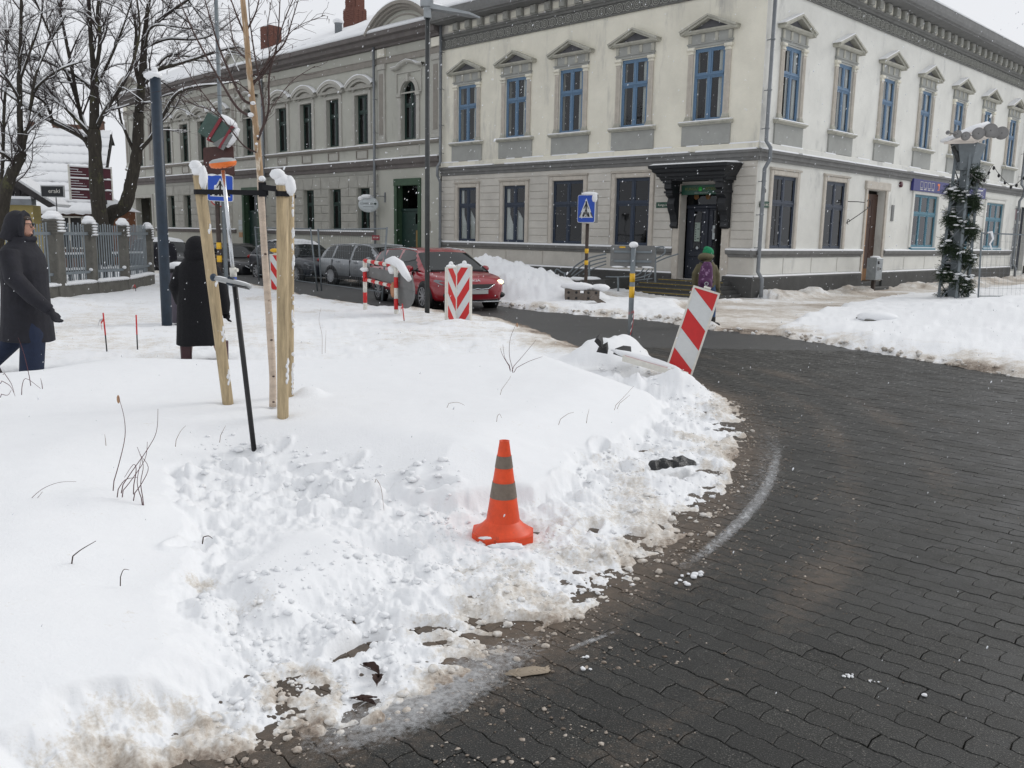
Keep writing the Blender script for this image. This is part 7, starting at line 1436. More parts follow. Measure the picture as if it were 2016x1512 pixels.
for i in range(len(pp)-1):
    a, b_ = pp[i], pp[i+1]; d = (b_-a).normalized(); L_ = (b_-a).length; nn_ = Vector((-d.y, d.x, 0)); fx = frame(a, d, -nn_)
    if i: fpost(a, .30 if i == 1 else .22, zts[i], d)
    if i == len(pp)-2: fpost(b_, .22, zts[-1], d)
    link('base_slab', MB().bbox(.05, L_-.05, -.12, .12, -.25, .36, .02).mesh('base_slab', M['concrete']), fence, fx)
    q = MB(True); n_ = 14
    for k_ in range(n_): u = .05+(L_-.1)*(k_+.5)/n_; q.ell((u, .02, .385), (L_/n_*.75, .17, .05), 8, 6, noise=.08, seed=k_+i*20)
    link('snow', q.mesh('snow', M['snow_clean']), fence, fx)
    link('rail', MB().box(.1, L_-.08, .015, .04, 1.46, 1.53).mesh('rail', M['bars']), fence, fx); link('rail', MB().box(.1, L_-.08, .015, .04, .58, .64).mesh('rail', M['bars']), fence, fx)
    n_ = int((L_-.25)/(.105 if i < 3 else .15))
    for k_ in range(n_): link('bar', barn, fence, fx @ at(.17+k_*(L_-.32)/n_, 0, random.uniform(-.03, .03)))
    link('snow', MB(True).ell((L_-.06, .05, .66), (.09, .06, .05), 8, 6).mesh('snow', M['snow_clean']), fence, fx)
# the lower timber fence seen through the bars, further back
tf = thing('garden_fence', 'dark snow topped timber fence seen through the bars of the park fence', 'fence', A(150, 540, 25.5)); a = A(96, 500, 25); b_ = A(300, 500, 29); a.z = b_.z = 0; d = (b_-a).normalized(); fx = frame(a, d, Vector((d.y, -d.x, 0))); L_ = (b_-a).length
for i in range(int(L_/.34)): link('picket', MB().box(i*.34, i*.34+.11, -.02, .02, 0, 1.2+.06*sin(i)).mesh('picket', M['rooftile']), tf, fx)
for z in (.35, .8): link('plank', MB().box(0, L_, .02, .06, z-.05, z+.05).mesh('plank', M['rooftile']), tf, fx); link('snow', MB().box(0, L_, .02, .08, z+.05, z+.11).mesh('snow', M['snow_clean']), tf, fx)
# maroon name boards and small shop sign
mb_ = thing('maroon_boards', 'three maroon boards stacked on a post behind the middle linden trunk', 'sign', A(178, 500, 26)); a = A(135, 335, 26); b_ = A(218, 340, 26.8); d = (b_-a); d.z = 0; L_ = d.length; d.normalize(); nn_ = Vector((d.y, -d.x, 0))
zs_ = [A(135, 326, 26).z, A(135, 349, 26).z, A(135, 371, 26).z, A(135, 393, 26).z]
for i in range(3): fx = frame(Vector((a.x, a.y, 0)), d, nn_); o = link('board', MB().box(0, L_, 0, .05, zs_[i+1]+.02, zs_[i]-.02).mesh('board', M['maroon']), mb_, fx); link('snow', MB().box(0, L_, -.02, .07, zs_[i]-.03, zs_[i]+.005).mesh('snow', M['snow_clean']), o, fx)
for i in range(3):
    for k_ in range(3): fx = frame(Vector((a.x, a.y, 0)), d, nn_); link('snow', MB().box(.02, .25+.1*k_, .05, .06, zs_[i]-.10-k_*.07, zs_[i]-.085-k_*.07).mesh('snow', M['snow_clean']), mb_, fx)
for u in (0, L_): link('frame', MB().box(u-.02, u+.02, -.02, .06, zs_[3], zs_[0]+.03).mesh('frame', M['offwhite']), mb_, frame(Vector((a.x, a.y, 0)), d, nn_))
link('post', MB(True).tube([a+d*L_*.5+Vector((0, .1, -a.z)), a+d*L_*.5+Vector((0, .1, .3))], .06, 8).mesh('post', M['pole_dark']), mb_)
es = A(104, 377, 25.5); o = thing('small_shop_sign', 'small dark sign board lettered eraki below the snowy roof', 'sign', es); MB().box(-.31, .31, -.02, .02, -.14, .14).obj('board', M['black_wood'], o, Matrix.Translation(es)); text('eraki', .17, M['offwhite'], o, Matrix.Translation(es+Vector((.05, -.025, .01))) @ Matrix.Rotation(pi/2, 4, 'X')); (lambda q: (bars(q, -.33, .33, -.16, .16, .02, -.03, .03), q)[1])(MB()).obj('frame', M['cap_grey'], o, Matrix.Translation(es)); MB(True).tube([es+Vector((.08, 0, -.15)), es+Vector((.08, 0, -2.4))], .015, 6).obj('post', M['pole_dark'], o)
MB(True).box(-.33, .33, -.03, .03, .16, .185).obj('snow', M['snow_clean'], o, Matrix.Translation(es))
# ================================================================== RAMP RAILING, BLOCKS, BOX
def LP(s, p, z): return CORNER+UL*s+NL*p+Vector((0, 0, z))
rmp = thing('ramp_railing', 'grey tubular railing curving along the wheelchair ramp by the pharmacy door', 'railing', LP(6, 1.8, 0))
def onl(px, py, p):                                             # pixel -> point on the vertical plane p metres in front of the left facade
    d = ray(px, py); n_ = NL; t = ((CORNER+NL*p-Vector((0, 0, EYE))).dot(n_))/d.dot(n_); return Vector((0, 0, EYE))+d*t
for pts, r_ in (([(1193,500),(1160,508),(1135,522),(1120,537),(1108,537),(1096,530),(1093,541),(1100,548),(1118,549)], .025), ([(1193,507),(1162,515),(1140,527),(1125,541)], .02), ([(1193,514),(1165,522),(1145,533),(1128,545)], .02), ([(1193,520),(1168,529),(1148,540)], .02), ([(1283,490),(1305,486),(1309,497),(1300,505),(1283,512)], .025), ([(1283,520),(1310,508),(1335,500)], .02), ([(1283,538),(1265,545),(1250,548)], .02), ([(1193,545),(1225,545),(1256,541),(1270,525),(1285,515)], .02), ([(1285,524),(1272,535),(1268,552)], .015), ([(1285,530),(1278,545),(1274,553)], .015), ([(1250,552),(1285,548)], .015)):
    MB(True).tube(smooth_path([onl(x, y, 2.0) for x, y in pts], 4), r_, 7).obj('rail', M['gmetal'], rmp)
for x_, y0, y1 in ((1112, 537, 575), (1217, 545, 580), (1248, 545, 580), (1290, 487, 556), (1160, 515, 575)): MB(True).tube([onl(x_, y0, 2.0), onl(x_, y1, 2.0)], .03, 8).obj('rail_post', M['gmetal'], rmp)
q = MB(); q.T = FL; q.add([(3.4, 1.0, .42), (9.0, 1.0, .05), (9.0, 2.2, .05), (3.4, 2.2, .42), (3.4, 1.0, -.1), (9.0, 1.0, -.1), (9.0, 2.2, -.1), (3.4, 2.2, -.1)], [(0,3,2,1),(3,7,6,2),(0,4,7,3),(1,2,6,5)]); rb = thing('wheelchair_ramp', 'dark low wheelchair ramp with snow ridges beside the pharmacy steps', 'ramp', LP(6, 1.6, 0)); q.obj('ramp_slab', M['plinth'], rb)
q = MB(True); q.T = FL
for i in range(10): q.ell((4.0+i*.5, 2.1+.05*sin(i), .42-i*.033), (.34, .12, .06), 8, 6, noise=.12, seed=i)
q.obj('snow', M['snow_clean'], rb)
bk = A(1145, 598, 20.6); bk.z = .16; o = thing('fence_foot_block', 'brown recycled fence foot block with bolt holes and a thick snow cap', 'block', bk)
q = MB(); q.T = Matrix.Translation(bk); q.bbox(-.40, -.05, -.14, .14, 0, .28, .02).bbox(.05, .40, -.14, .14, 0, .24, .02).bbox(-.05, .05, -.14, .14, 0, .16, .02); 
q.obj('block_body', M['cblock'], o); q = MB(True); q.T = Matrix.Translation(bk)
for x_ in (-.32, -.14, .14, .32):
    for z in (.06, .19): q.ell((x_, -.145, z), (.03, .012, .03), 8, 6)
q.obj('bolt_hole', M['black'], o); q = MB(True); q.T = Matrix.Translation(bk); q.ell((-.1, 0, .32), (.40, .2, .10), 14, 7, noise=.05).ell((.42, .05, .30), (.24, .2, .09), 12, 6, noise=.05); q.obj('snow', M['snow_clean'], o)
bk = A(1162, 605, 19.9); bk.z = .14; o = thing('fence_foot_block', 'corner of a tipped grey block sticking out of snow right of the drilled block', 'block', bk, me=MB().prism([(0, .12), (.30, -.06), (.34, .04), (.06, .20)], -.1, .1).mesh('fence_foot_block', M['cblock'])); 
# parcel box by the brown door
c = CORNER+UR*6.35+NR*.75; c.z = 0; o = thing('ticket_machine', 'small dented steel box on a stand by the brown house door', 'machine', c); fx = frame(c, -UR, NR)
link('cabinet', MB().bbox(-.24, .24, -.16, .16, .42, 1.12, .015).mesh('cabinet', M['metal']), o, fx); link('stand', MB().box(-.06, .06, -.05, .05, 0, .42).mesh('stand', M['rust']), o, fx); link('round_port', MB(True).lathe([(0, 0), (.055, 0), (.055, .02), (0, .02)], 14, Matrix.Rotation(-pi/2, 4, 'X')).mesh('round_port', M['black']), o, fx @ at(.10, .16, .98))
link('scratch_sticker', MB().box(.02, .16, .16, .165, .72, .84).mesh('scratch_sticker', M['signback']), o, fx); link('sticker', MB().box(-.12, -.02, .16, .165, .75, .8).mesh('sticker', M['black']), o, fx); link('snow', MB(True).ell((0, 0, 1.14), (.24, .15, .05), 10, 6, noise=.1).mesh('snow', M['snow_clean']), o, fx)
# litter bin
p0 = A(354, 612, 14.6); p0.z = .10; o = thing('litter_bin', 'violet grey litter bin topped with snow between blue pole and woman', 'litter bin', p0); MB(True).lathe([(.13, 0), (.17, .35), (.19, .78), (.20, .80), (.20, .86), (.0, .86)], 20, Matrix.Translation(p0)).obj('bin_body', pbr('violet_grey_metal', (.10, .085, .11), .5, var=.15), o); MB(True).lathe([(.21, .84), (.215, .88), (.2, .9)], 20, Matrix.Translation(p0)).obj('bin_rim', M['black'], o); MB(True).ell((p0.x, p0.y, p0.z+.92), (.19, .19, .09), 14, 7, noise=.06).obj('snow', M['snow_clean'], o)
# ================================================================== LATTICE LIGHT TOWER WITH FIR GARLAND
tc_ = A(1876, 588, 24.0); tc_.z = 0; tw = thing('light_tower', 'grey lattice light column wound with snowy fir garland on the right', 'street light', tc_)
TT = Matrix.Translation(tc_) @ Matrix.Rotation(radians(30), 4, 'Z'); hw0, hw1, HT = .26, .20, 4.15
cs = [(-1, -1), (1, -1), (1, 1), (-1, 1)]
for sx, sy in cs: link('leg', MB().tube([(sx*hw0, sy*hw0, -.1), (sx*hw1, sy*hw1, HT)], .045, 4).mesh('leg', M['gmetal']), tw, TT)
for i in range(8):
    z0 = .1+i*.5; z1 = z0+.5; w0 = hw0+(hw1-hw0)*z0/HT; w1 = hw0+(hw1-hw0)*z1/HT
    for j in range(4):
        a, b_ = cs[j], cs[(j+1) % 4]; link('brace', MB().tube([(a[0]*w0, a[1]*w0, z0), (b_[0]*w1, b_[1]*w1, z1)], .02, 4).mesh('brace', M['gmetal']), tw, TT); link('crossbar', MB().tube([(a[0]*w1, a[1]*w1, z1), (b_[0]*w1, b_[1]*w1, z1)], .022, 4).mesh('crossbar', M['gmetal']), tw, TT)
link('inner_panel', MB().box(-.10, .10, -.10, .10, .2, 3.6).mesh('inner_panel', M['gmetal']), tw, TT)
zf = 3.55; q = MB(); q.lathe([(.24, 0), (.42, .66), (.40, .68), (.22, .05)], 6); link('funnel', q.mesh('funnel', M['gmetal']), tw, TT @ at(0, 0, zf)); link('collar', MB(True).lathe([(.18, .6), (.24, .62), (.24, .72), (.10, .74)], 16).mesh('collar', M['pole_dark']), tw, TT @ at(0, 0, zf))
# tilted reflector canopy with discs
def tp(x, y, Y=23.9): return A(x, y, Y)
for a, b_, r_ in (((1888,318),(1876,288),.055), ((1896,315),(1889,296),.035), ((1901,312),(1918,282),.03), ((1884,305),(1895,275),.025), ((1872,285),(1905,266),.03)): MB(True).tube([tp(*a), tp(*b_)], r_, 8).obj('strut', M['pole_dark'], tw)
q = MB(); Pa = [tp(1858, 284, 23.3), tp(1918, 282, 23.3), tp(1960, 268, 23.6), tp(1952, 252, 24.6), tp(1900, 262, 24.9), tp(1868, 276, 24.6)]; q.add([tuple(p) for p in Pa]+[tuple(p+Vector((0, 0, .05))) for p in Pa], [(0,1,2,3,4,5), (11,10,9,8,7,6)]+[(i, (i+1) % 6, (i+1) % 6+6, i+6) for i in range(6)]); q.obj('canopy', M['canvas'], tw)
q = MB(True); Pc = [tp(1858, 282, 23.4), tp(1885, 272, 24), tp(1915, 258, 24), tp(1945, 247, 24)]; q.tube([p+Vector((0, 0, .06)) for p in Pc], [.10, .15, .17, .10], 10, squash=.5); q.obj('snow', M['snow_clean'], tw)
for x_, y_, r_, Yd in ((1866, 261, .05, 23.2), (1885, 264, .10, 23.25), (1901, 268, .11, 23.2), (1926, 263, .15, 23.15), (1950, 257, .175, 23.1), (1972, 262, .165, 23.6), (1958, 264, .10, 23.5)):
    c = tp(x_, y_, Yd); d_ = link('disc', MB(True).lathe([(0, -.03), (r_, -.03), (r_, .03), (0, .03)], 24, Matrix.Rotation(pi/2, 4, 'X')).mesh('disc', M['membrane']), tw, Matrix.Translation(c) @ Matrix.Rotation(radians(-20), 4, 'Z')); link('hub', MB(True).ell((0, -.04, 0), (.012, .012, .012), 6, 4).mesh('hub', M['black']), d_, Matrix.Translation(c) @ Matrix.Rotation(radians(-20), 4, 'Z'))
MB(True).tube([tp(1866, 261, 23.25), tp(1901, 268, 23.25), tp(1950, 259, 23.15)], .045, 8, squash=.4).obj('disc_rail', M['membrane'], tw)
# garland: spiral of fir sprays with snow on top
gl = thing('fir_garland', 'snow dusted fir garland spiralling up the lattice column', 'garland', tc_+Vector((0, 0, .2))); fir = Segs(); sn = MB(True); rr = random.Random(21)
NT = 4.6
for i in range(4200):
    u = rr.random()*NT; zc = .2+3.35*u/NT; w_ = .30*(1-.12*u/NT); a = -u*2*pi+2.2; c = tc_+Vector((cos(a)*w_, sin(a)*w_, zc)); out_ = Vector((cos(a), sin(a), 0))
    d = (out_*rr.uniform(.2, 1)+Vector((rr.gauss(0, .5), rr.gauss(0, .5), rr.gauss(-.35, .45)))).normalized(); ln = rr.uniform(.10, .26); p = c+Vector((rr.gauss(0, .06), rr.gauss(0, .06), rr.gauss(0, .09)))
    fir.add(p, p+d*ln, .004, .002)
    s_ = d.orthogonal().normalized(); s2 = d.cross(s_)
    for k_ in range(9):
        f_ = k_/9; b0_ = p+d*ln*f_; t = rr.random()*6.28; e_ = (s_*cos(t)+s2*sin(t)+d*.8).normalized(); fir.add(b0_, b0_+e_*.045, .0045, .001)
    if rr.random() < .16 and d.z > -.1: 
        pc = p+d*ln*.5+Vector((0, 0, .03)); sn.ell(tuple(pc), (rr.uniform(.04, .10), rr.uniform(.04, .09), rr.uniform(.015, .035)), 7, 5, noise=.25, seed=i)
for u in (4.25, 4.3, 4.35, 4.4, 4.18, 3.1, 3.2, 3.3, 2.15, 2.25, 1.1, 1.2): a = -u*2*pi+2.2; zc = .2+3.35*u/NT; sn.ell((tc_.x+cos(a)*.34, tc_.y+sin(a)*.34, zc+.10), (.13, .11, .06), 9, 6, noise=.15, seed=int(u*10))
kind(link('fir_sprays', fir.mesh('fir_sprays', M['fir'], 3), gl), 'stuff'); kind(sn.obj('snow', M['snow_clean'], gl), 'stuff')
# string of bulbs
sl_ = thing('string_lights', 'wire of small dark bulbs sagging along the right house front', 'string lights', A(1960, 360, 22)); P = [A(1908, 340, 23), A(1922, 352, 23), A(1935, 354, 23), A(1944, 344, 23), A(1954, 326, 23), A(1963, 338, 23), A(1975, 352, 23), A(1987, 364, 23), A(1998, 364, 23), A(2010, 354, 23), A(2030, 335, 23)]; P = smooth_path(P, 3); MB(True).tube(P, .008, 5).obj('wire', M['black'], sl_)
for i in range(1, len(P), 3): MB(True).ell(tuple(P[i]-Vector((0, 0, .04))), (.035, .035, .05), 8, 6).obj('bulb', M['black'], sl_)
# ================================================================== CARS
def car(label, Mx, L_, Wd, Ht, wb, paint, style='wagon', snow=False, lit=False, name='parked_car', group='cars parked along the grey house', badge=None, rimspokes=10):
    e = thing(name, label, 'car', Mx, group)
    hx = L_/2; x_front = hx*.0
    def interp(x, P): return float(np.interp(x, [p[0] for p in P], [p[1] for p in P]))
    top = [(-.5, .50), (-.495, .60), (-.47, .655), (-.30, .665), (.0, .64), (.20, .635), (.26, .63), (.34, .61), (.42, .575), (.47, .53), (.495, .47), (.5, .42)]
    if style == 'suv': top = [(x, z+.03) for x, z in top]
    wid = [(-.5, .78), (-.485, .87), (-.44, .95), (-.3, .995), (0, 1), (.3, .99), (.41, .94), (.465, .84), (.49, .72), (.5, .62)]
    bot = [(-.5, .30), (-.46, .20), (-.4, .15), (.4, .15), (.46, .16), (.5, .20)]
    xs = sorted(set([-.5, -.497, -.49, -.48, -.465, -.45]+list(np.linspace(-.43, .42, 36))+[.435, .45, .465, .475, .485, .492, .497, .5])); n1 = len(xs)
    prof = [(0, 0), (.55, 0), (.88, .02), (.955, .12), (.985, .35), (1.0, .55), (.995, .72), (.975, .88), (.93, .965), (.84, 1.0), (.6, 1.035), (.3, 1.06), (0, 1.065)]
    vs = []; k = len(prof)
    for x in xs:
        zb, zt, w_ = interp(x, bot)*Ht, interp(x, top)*Ht, interp(x, wid)*Wd/2; cr = 1 if x < .26 and x > -.45 else .75
        ring = [(w_*py, zb+(zt-zb)*(pz if pz < 1 else 1+(pz-1)*cr)) for py, pz in prof]
        for y, z in ring: vs.append((x*L_, -y, z))
        for y, z in ring[1:-1][::-1]: vs.append((x*L_, y, z))
    kk = 2*k-2; fs = [(i*kk+j, i*kk+(j+1) % kk, (i+1)*kk+(j+1) % kk, (i+1)*kk+j) for i in range(n1-1) for j in range(kk)]+[tuple(range(kk-1, -1, -1)), tuple((n1-1)*kk+j for j in range(kk))]
    q = MB(True); q.add(vs, fs); body = link('body', q.mesh('body', paint), e, Mx)
    # greenhouse
    if style == 'wagon': rf_ = [(-.465, .64), (-.44, .80), (-.40, .92), (-.33, .965), (-.15, .995), (.0, 1.0), (.08, .98), (.125, .94), (.20, .80), (.29, .635)]; pil_ = [(-.425, -.30), (-.285, -.085), (-.065, .135)]
    elif style == 'suv': rf_ = [(-.475, .66), (-.46, .84), (-.42, .95), (-.3, .985), (-.1, 1.0), (.02, 1.0), (.08, .985), (.12, .95), (.19, .82), (.27, .66)]; pil_ = [(-.43, -.30), (-.285, -.085), (-.065, .135)]
    else: rf_ = [(-.46, .64), (-.40, .80), (-.34, .91), (-.26, .965), (-.1, 1.0), (.02, .995), (.09, .965), (.13, .92), (.20, .79), (.28, .635)]; pil_ = [(-.36, -.28), (-.265, -.085), (-.065, .13)]
    xs2 = list(np.linspace(rf_[0][0], rf_[-1][0], 74)); gv = []; side = 6
    for x in xs2:
        zr = interp(x, rf_)*Ht; z0 = (interp(x, top)-.015)*Ht; wb_ = interp(x, wid)*Wd/2*.93; hfrac = max(0, (zr-z0)/(Ht-z0)); wr = wb_*(1-.245*hfrac); 
        if x > .13: wr = wb_*(1-.245*hfrac)
        pts = [(wb_, z0)]+[(wb_+(wr-wb_)*(j/side)**1.25, z0+(zr-z0)*.93*j/side) for j in range(1, side+1)]+[(wr*.965, z0+(zr-z0)*.975), (wr*.88, zr), (wr*.5, zr+.018*hfrac), (0, zr+.025*hfrac)]
        row = [(x*L_, -y, z) for y, z in pts]+[(x*L_, y, z) for y, z in pts[:-1][::-1]]; gv.append(row)
    kk = len(gv[0]); V = [p for row in gv for p in row]; groups = {}
    for i in range(len(xs2)-1):
        xm = (xs2[i]+xs2[i+1])/2
        for j in range(kk-1):
            jj = min(j, kk-2-j); nm = 'roof'
            if jj < side:
                h_ = (jj+.5)/side
                if 0 <= jj < side-0 and h_ < .93 and jj >= 0:
                    for w_i, (p0_, p1_) in enumerate(pil_):
                        a_ = p0_+(.045*h_ if w_i == 0 and style != 'suv' else .01*h_); b_ = p1_-(.0*h_) if w_i < 2 else (.245-.14*h_)
                        if a_ < xm < b_ and not (jj == side-1 and False): nm = 'side_window_'+('a' if j < kk/2 else 'b')+str(w_i)
            else:
                if xm > .125: nm = 'windscreen'
                elif xm < rf_[2][0] and xm > rf_[0][0]+.005: nm = 'rear_window'
            groups.setdefault(nm, []).append((i*kk+j, i*kk+j+1, (i+1)*kk+j+1, (i+1)*kk+j))
    for nm, fs in groups.items():
        used_ = sorted({v for f in fs for v in f}); mp_ = {v: i for i, v in enumerate(used_)}; q = MB(True); q.add([V[v] for v in used_], [tuple(mp_[v] for v in f) for f in fs]); real = 'side_window' if nm.startswith('side') else nm
        link(real, q.mesh(real, paint if nm == 'roof' else M['carglass']), e, Mx)
    if snow:
        q = MB(True); ra_ = [x for x in xs2 if -.44 < x < .135]; row = []
        for x in ra_:
            zr = interp(x, rf_)*Ht; w_ = interp(x, wid)*Wd/2*.93*.74; ed = min(1, (x+.44)/.05, (.135-x)/.03); 
            row.append([(x*L_, w_*c_, zr+.005+.085*ed*(1-abs(c_)**4)+.01*sin(x*60+c_*5)) for c_ in (-1.02, -.95, -.8, -.4, 0, .4, .8, .95, 1.02)])
        kq = 9; q.add([p for r_ in row for p in r_], [(i*kq+j, i*kq+j+1, (i+1)*kq+j+1, (i+1)*kq+j) for i in range(len(row)-1) for j in range(kq-1)]); link('snow', q.mesh('snow', M['snow_clean']), e, Mx)
    # wheels
    rw = .222*Ht; xw = wb/2; xo = L_*.005
    for sx in (-1, 1):
        for sy in (-1, 1):
            cx_ = xo+sx*xw; yy = sy*Wd/2*.985; T_ = Mx @ at(cx_, yy, rw) @ (Matrix.Rotation(pi/2*sy*-1, 4, 'X'))
            link('wheel_arch', MB(True).lathe([(0, -.12), (rw*1.17, -.12), (rw*1.17, .012), (rw*1.13, .018), (0, .006)], 28).mesh('wheel_arch', M['black']), e, T_)
            wh = link('wheel', MB(True).lathe([(rw*.62, -.1), (rw*.97, -.1), (rw, -.06), (rw, .018), (rw*.95, .036), (rw*.70, .040), (rw*.68, .028)], 30, None, False).mesh('wheel', M['tyre']), e, T_)
            q = MB(True); q.lathe([(rw*.69, .03), (rw*.66, .038), (rw*.64, .012), (rw*.1, .004), (0, .012)], 28, None, False); link('rim_well', q.mesh('rim_well', M['black']), wh, T_)
            q = MB(); ns = rimspokes
            for s_ in range(ns): q.T = Matrix.Rotation(2*pi*s_/ns, 4, 'Z'); q.add([(.02, -.014, .026), (rw*.66, -.02, .034), (rw*.66, .02, .034), (.02, .014, .026), (.02, -.014, .01), (rw*.66, -.02, .01), (rw*.66, .02, .01), (.02, .014, .01)], [(0,1,2,3),(0,4,5,1),(1,5,6,2),(2,6,7,3),(3,7,4,0)])
            q.T = None; q.lathe([(rw*.64, .02), (rw*.70, .024), (rw*.70, .040), (rw*.65, .038)], 28, None, False); q.lathe([(0, .03), (rw*.12, .03), (rw*.12, .018)], 12, None, False); link('rim', q.mesh('rim', M['rim']), wh, T_)
    # lamps, grille, plate, mirrors, handles
    z_ = lambda f: f*Ht; yw = Wd/2
    for sy in (-1, 1):
        q = MB(True); q.add([(.487*L_, sy*yw*.58, z_(.47)), (.494*L_, sy*yw*.56, z_(.425)), (.462*L_, sy*yw*.90, z_(.445)), (.41*L_, sy*yw*.985, z_(.50)), (.425*L_, sy*yw*.955, z_(.525)), (.466*L_, sy*yw*.80, z_(.505))], [(0,1,2,3,4,5) if sy > 0 else (5,4,3,2,1,0)]); q.T = None; hl_ = link('headlight', q.mesh('headlight', M['lens']), e, Mx @ at(.012, 0, 0))
        if lit and sy > 0: link('lit_lens', MB(True).ell((.478*L_, sy*yw*.72, z_(.485)), (.05, .09, .055), 12, 8).mesh('lit_lens', M['lamp_on']), hl_, Mx)
        link('mirror', MB(True).ell((.175*L_, sy*(yw+.09), z_(.665)), (.065, .11, .075), 12, 8).mesh('mirror', paint), e, Mx); link('mirror_arm', MB().box(.17*L_, .19*L_, sy*(yw-.08), sy*(yw+.05), z_(.63), z_(.65)).mesh('mirror_arm', M['black']), e, Mx)
        for hx_ in (-.01, -.22): link('door_handle', MB().bbox(hx_*L_-.10, hx_*L_+.08, 0, .03, -.012, .012, .008).mesh('door_handle', paint), e, Mx @ at(0, sy*yw*.985, z_(.575)) @ (Matrix.Rotation(pi, 4, 'Z') @ at(-2*hx_*L_, 0, 0) if sy < 0 else Matrix()))
        for hx_ in (.165, -.075, -.285): link('door_seam', MB().box(hx_*L_-.006, hx_*L_+.006, sy*yw*.93, sy*(yw*1.0+.003), z_(.22), z_(.62)).mesh('door_seam', M['black']), e, Mx)
        link('sill_trim', MB().box(-.30*L_, .30*L_, sy*yw*.8, sy*(yw*.965+.012), z_(.16), z_(.235)).mesh('sill_trim', M['black']), e, Mx)
        link('tail_light', MB(True).ell((-.482*L_, sy*yw*.80, z_(.58)), (.05, .13, .07), 10, 6).mesh('tail_light', M['taillight']), e, Mx)
        link('fog_vent', MB(True).ell((.478*L_, sy*yw*.72, z_(.27)), (.05, .13, .07), 10, 6).mesh('fog_vent', M['black']), e, Mx)
    q = MB(); q.add([(.497*L_, -yw*.50, z_(.455)), (.497*L_, yw*.50, z_(.455)), (.505*L_, yw*.36, z_(.375)), (.505*L_, -yw*.36, z_(.375)), (.45*L_, -yw*.50, z_(.455)), (.45*L_, yw*.5, z_(.455)), (.45*L_, yw*.36, z_(.375)), (.45*L_, -yw*.36, z_(.375))], [(0,3,2,1),(0,1,5,4),(3,7,6,2),(0,4,7,3),(1,2,6,5)]); gr_ = link('grille', q.mesh('grille', M['black']), e, Mx @ at(.006, 0, 0))
    q = MB(True); q.tube([(.502*L_, -yw*.5, z_(.455)), (.508*L_, -yw*.32, z_(.385)), (.511*L_, -yw*.1, z_(.372)), (.511*L_, 0, z_(.385)), (.511*L_, yw*.1, z_(.372)), (.508*L_, yw*.32, z_(.385)), (.502*L_, yw*.5, z_(.455))], .011, 6); link('grille_trim', q.mesh('grille_trim', M['chrome']), gr_, Mx)
    link('bumper_intake', MB().bbox(-yw*.62, yw*.62, 0, .03, z_(.17), z_(.27), .02).mesh('bumper_intake', M['black']), e, Mx @ at(.49*L_, 0, 0) @ Matrix.Rotation(-pi/2, 4, 'Z'))
    link('splitter', MB().bbox(-yw*.70, yw*.70, 0, .03, z_(.155), z_(.175), .008).mesh('splitter', M['chrome']), e, Mx @ at(.497*L_, 0, 0) @ Matrix.Rotation(-pi/2, 4, 'Z'))
    link('number_plate', MB().bbox(-.26, .26, 0, .012, z_(.295), z_(.365), .004).mesh('number_plate', M['plate']), e, Mx @ at(.508*L_, 0, 0) @ Matrix.Rotation(-pi/2, 4, 'Z'))
    link('cowl', MB().box(.275*L_, .30*L_, -yw*.72, yw*.72, z_(.62), z_(.665)).mesh('cowl', M['black']), e, Mx)
    for sy in (-1, 1): link('roof_rail', MB(True).tube([(-.38*L_, sy*yw*.69, z_(.965)), (-.1*L_, sy*yw*.70, z_(1.012)), (.09*L_, sy*yw*.70, z_(.985))], .014, 6).mesh('roof_rail', M['chrome'] if style != 'hatch' else paint), e, Mx)
    if badge: text(badge, .075, M['chrome'], e, Mx @ at(.495*L_, 0, z_(.515)) @ Matrix.Rotation(pi/2, 4, 'Z') @ Matrix.Rotation(radians(62), 4, 'X'), wx=1.7)
    return e
def heading(x, y, h): n_ = hypot(*h); c, s_ = h[0]/n_, h[1]/n_; return Matrix(((c, -s_, 0, x), (s_, c, 0, y), (0, 0, 1, 0), (0, 0, 0, 1)))
HH = (.712, -.702)
car('moving red estate car with one lit headlamp behind the hazard boards', heading(-1.97, 21.0, (.50, -.866)) @ at(.12, 0, -.01), 4.45, 1.74, 1.30, 2.66, M['carred'], 'wagon', lit=True, name='moving_car', group=None, badge='KIA')
car('silver estate car parked behind the red one', heading(-4.20, 27.45, HH), 4.5, 1.75, 1.27, 2.70, M['carsilver'], 'wagon', rimspokes=18)
car('dark grey hatchback with a snow covered roof parked behind the silver estate', heading(-7.60, 31.0, HH) @ at(0, 0, -.08), 4.2, 1.74, 1.36, 2.6, M['carnavy'], 'hatch', snow=True)
car('black saloon with plate in its grille parked next to the sign mast', heading(-11.6, 35.0, (.62, -.78)) @ at(.6, .3, -.30), 4.4, 1.8, 1.40, 2.7, M['carblack'], 'hatch')
car('black off-road car with snow on its roof left of the woman in black', heading(-14.4, 36.4, (.62, -.78)) @ at(0, 0, -.42), 4.5, 1.85, 1.62, 2.7, M['carblack'], 'suv', snow=True)
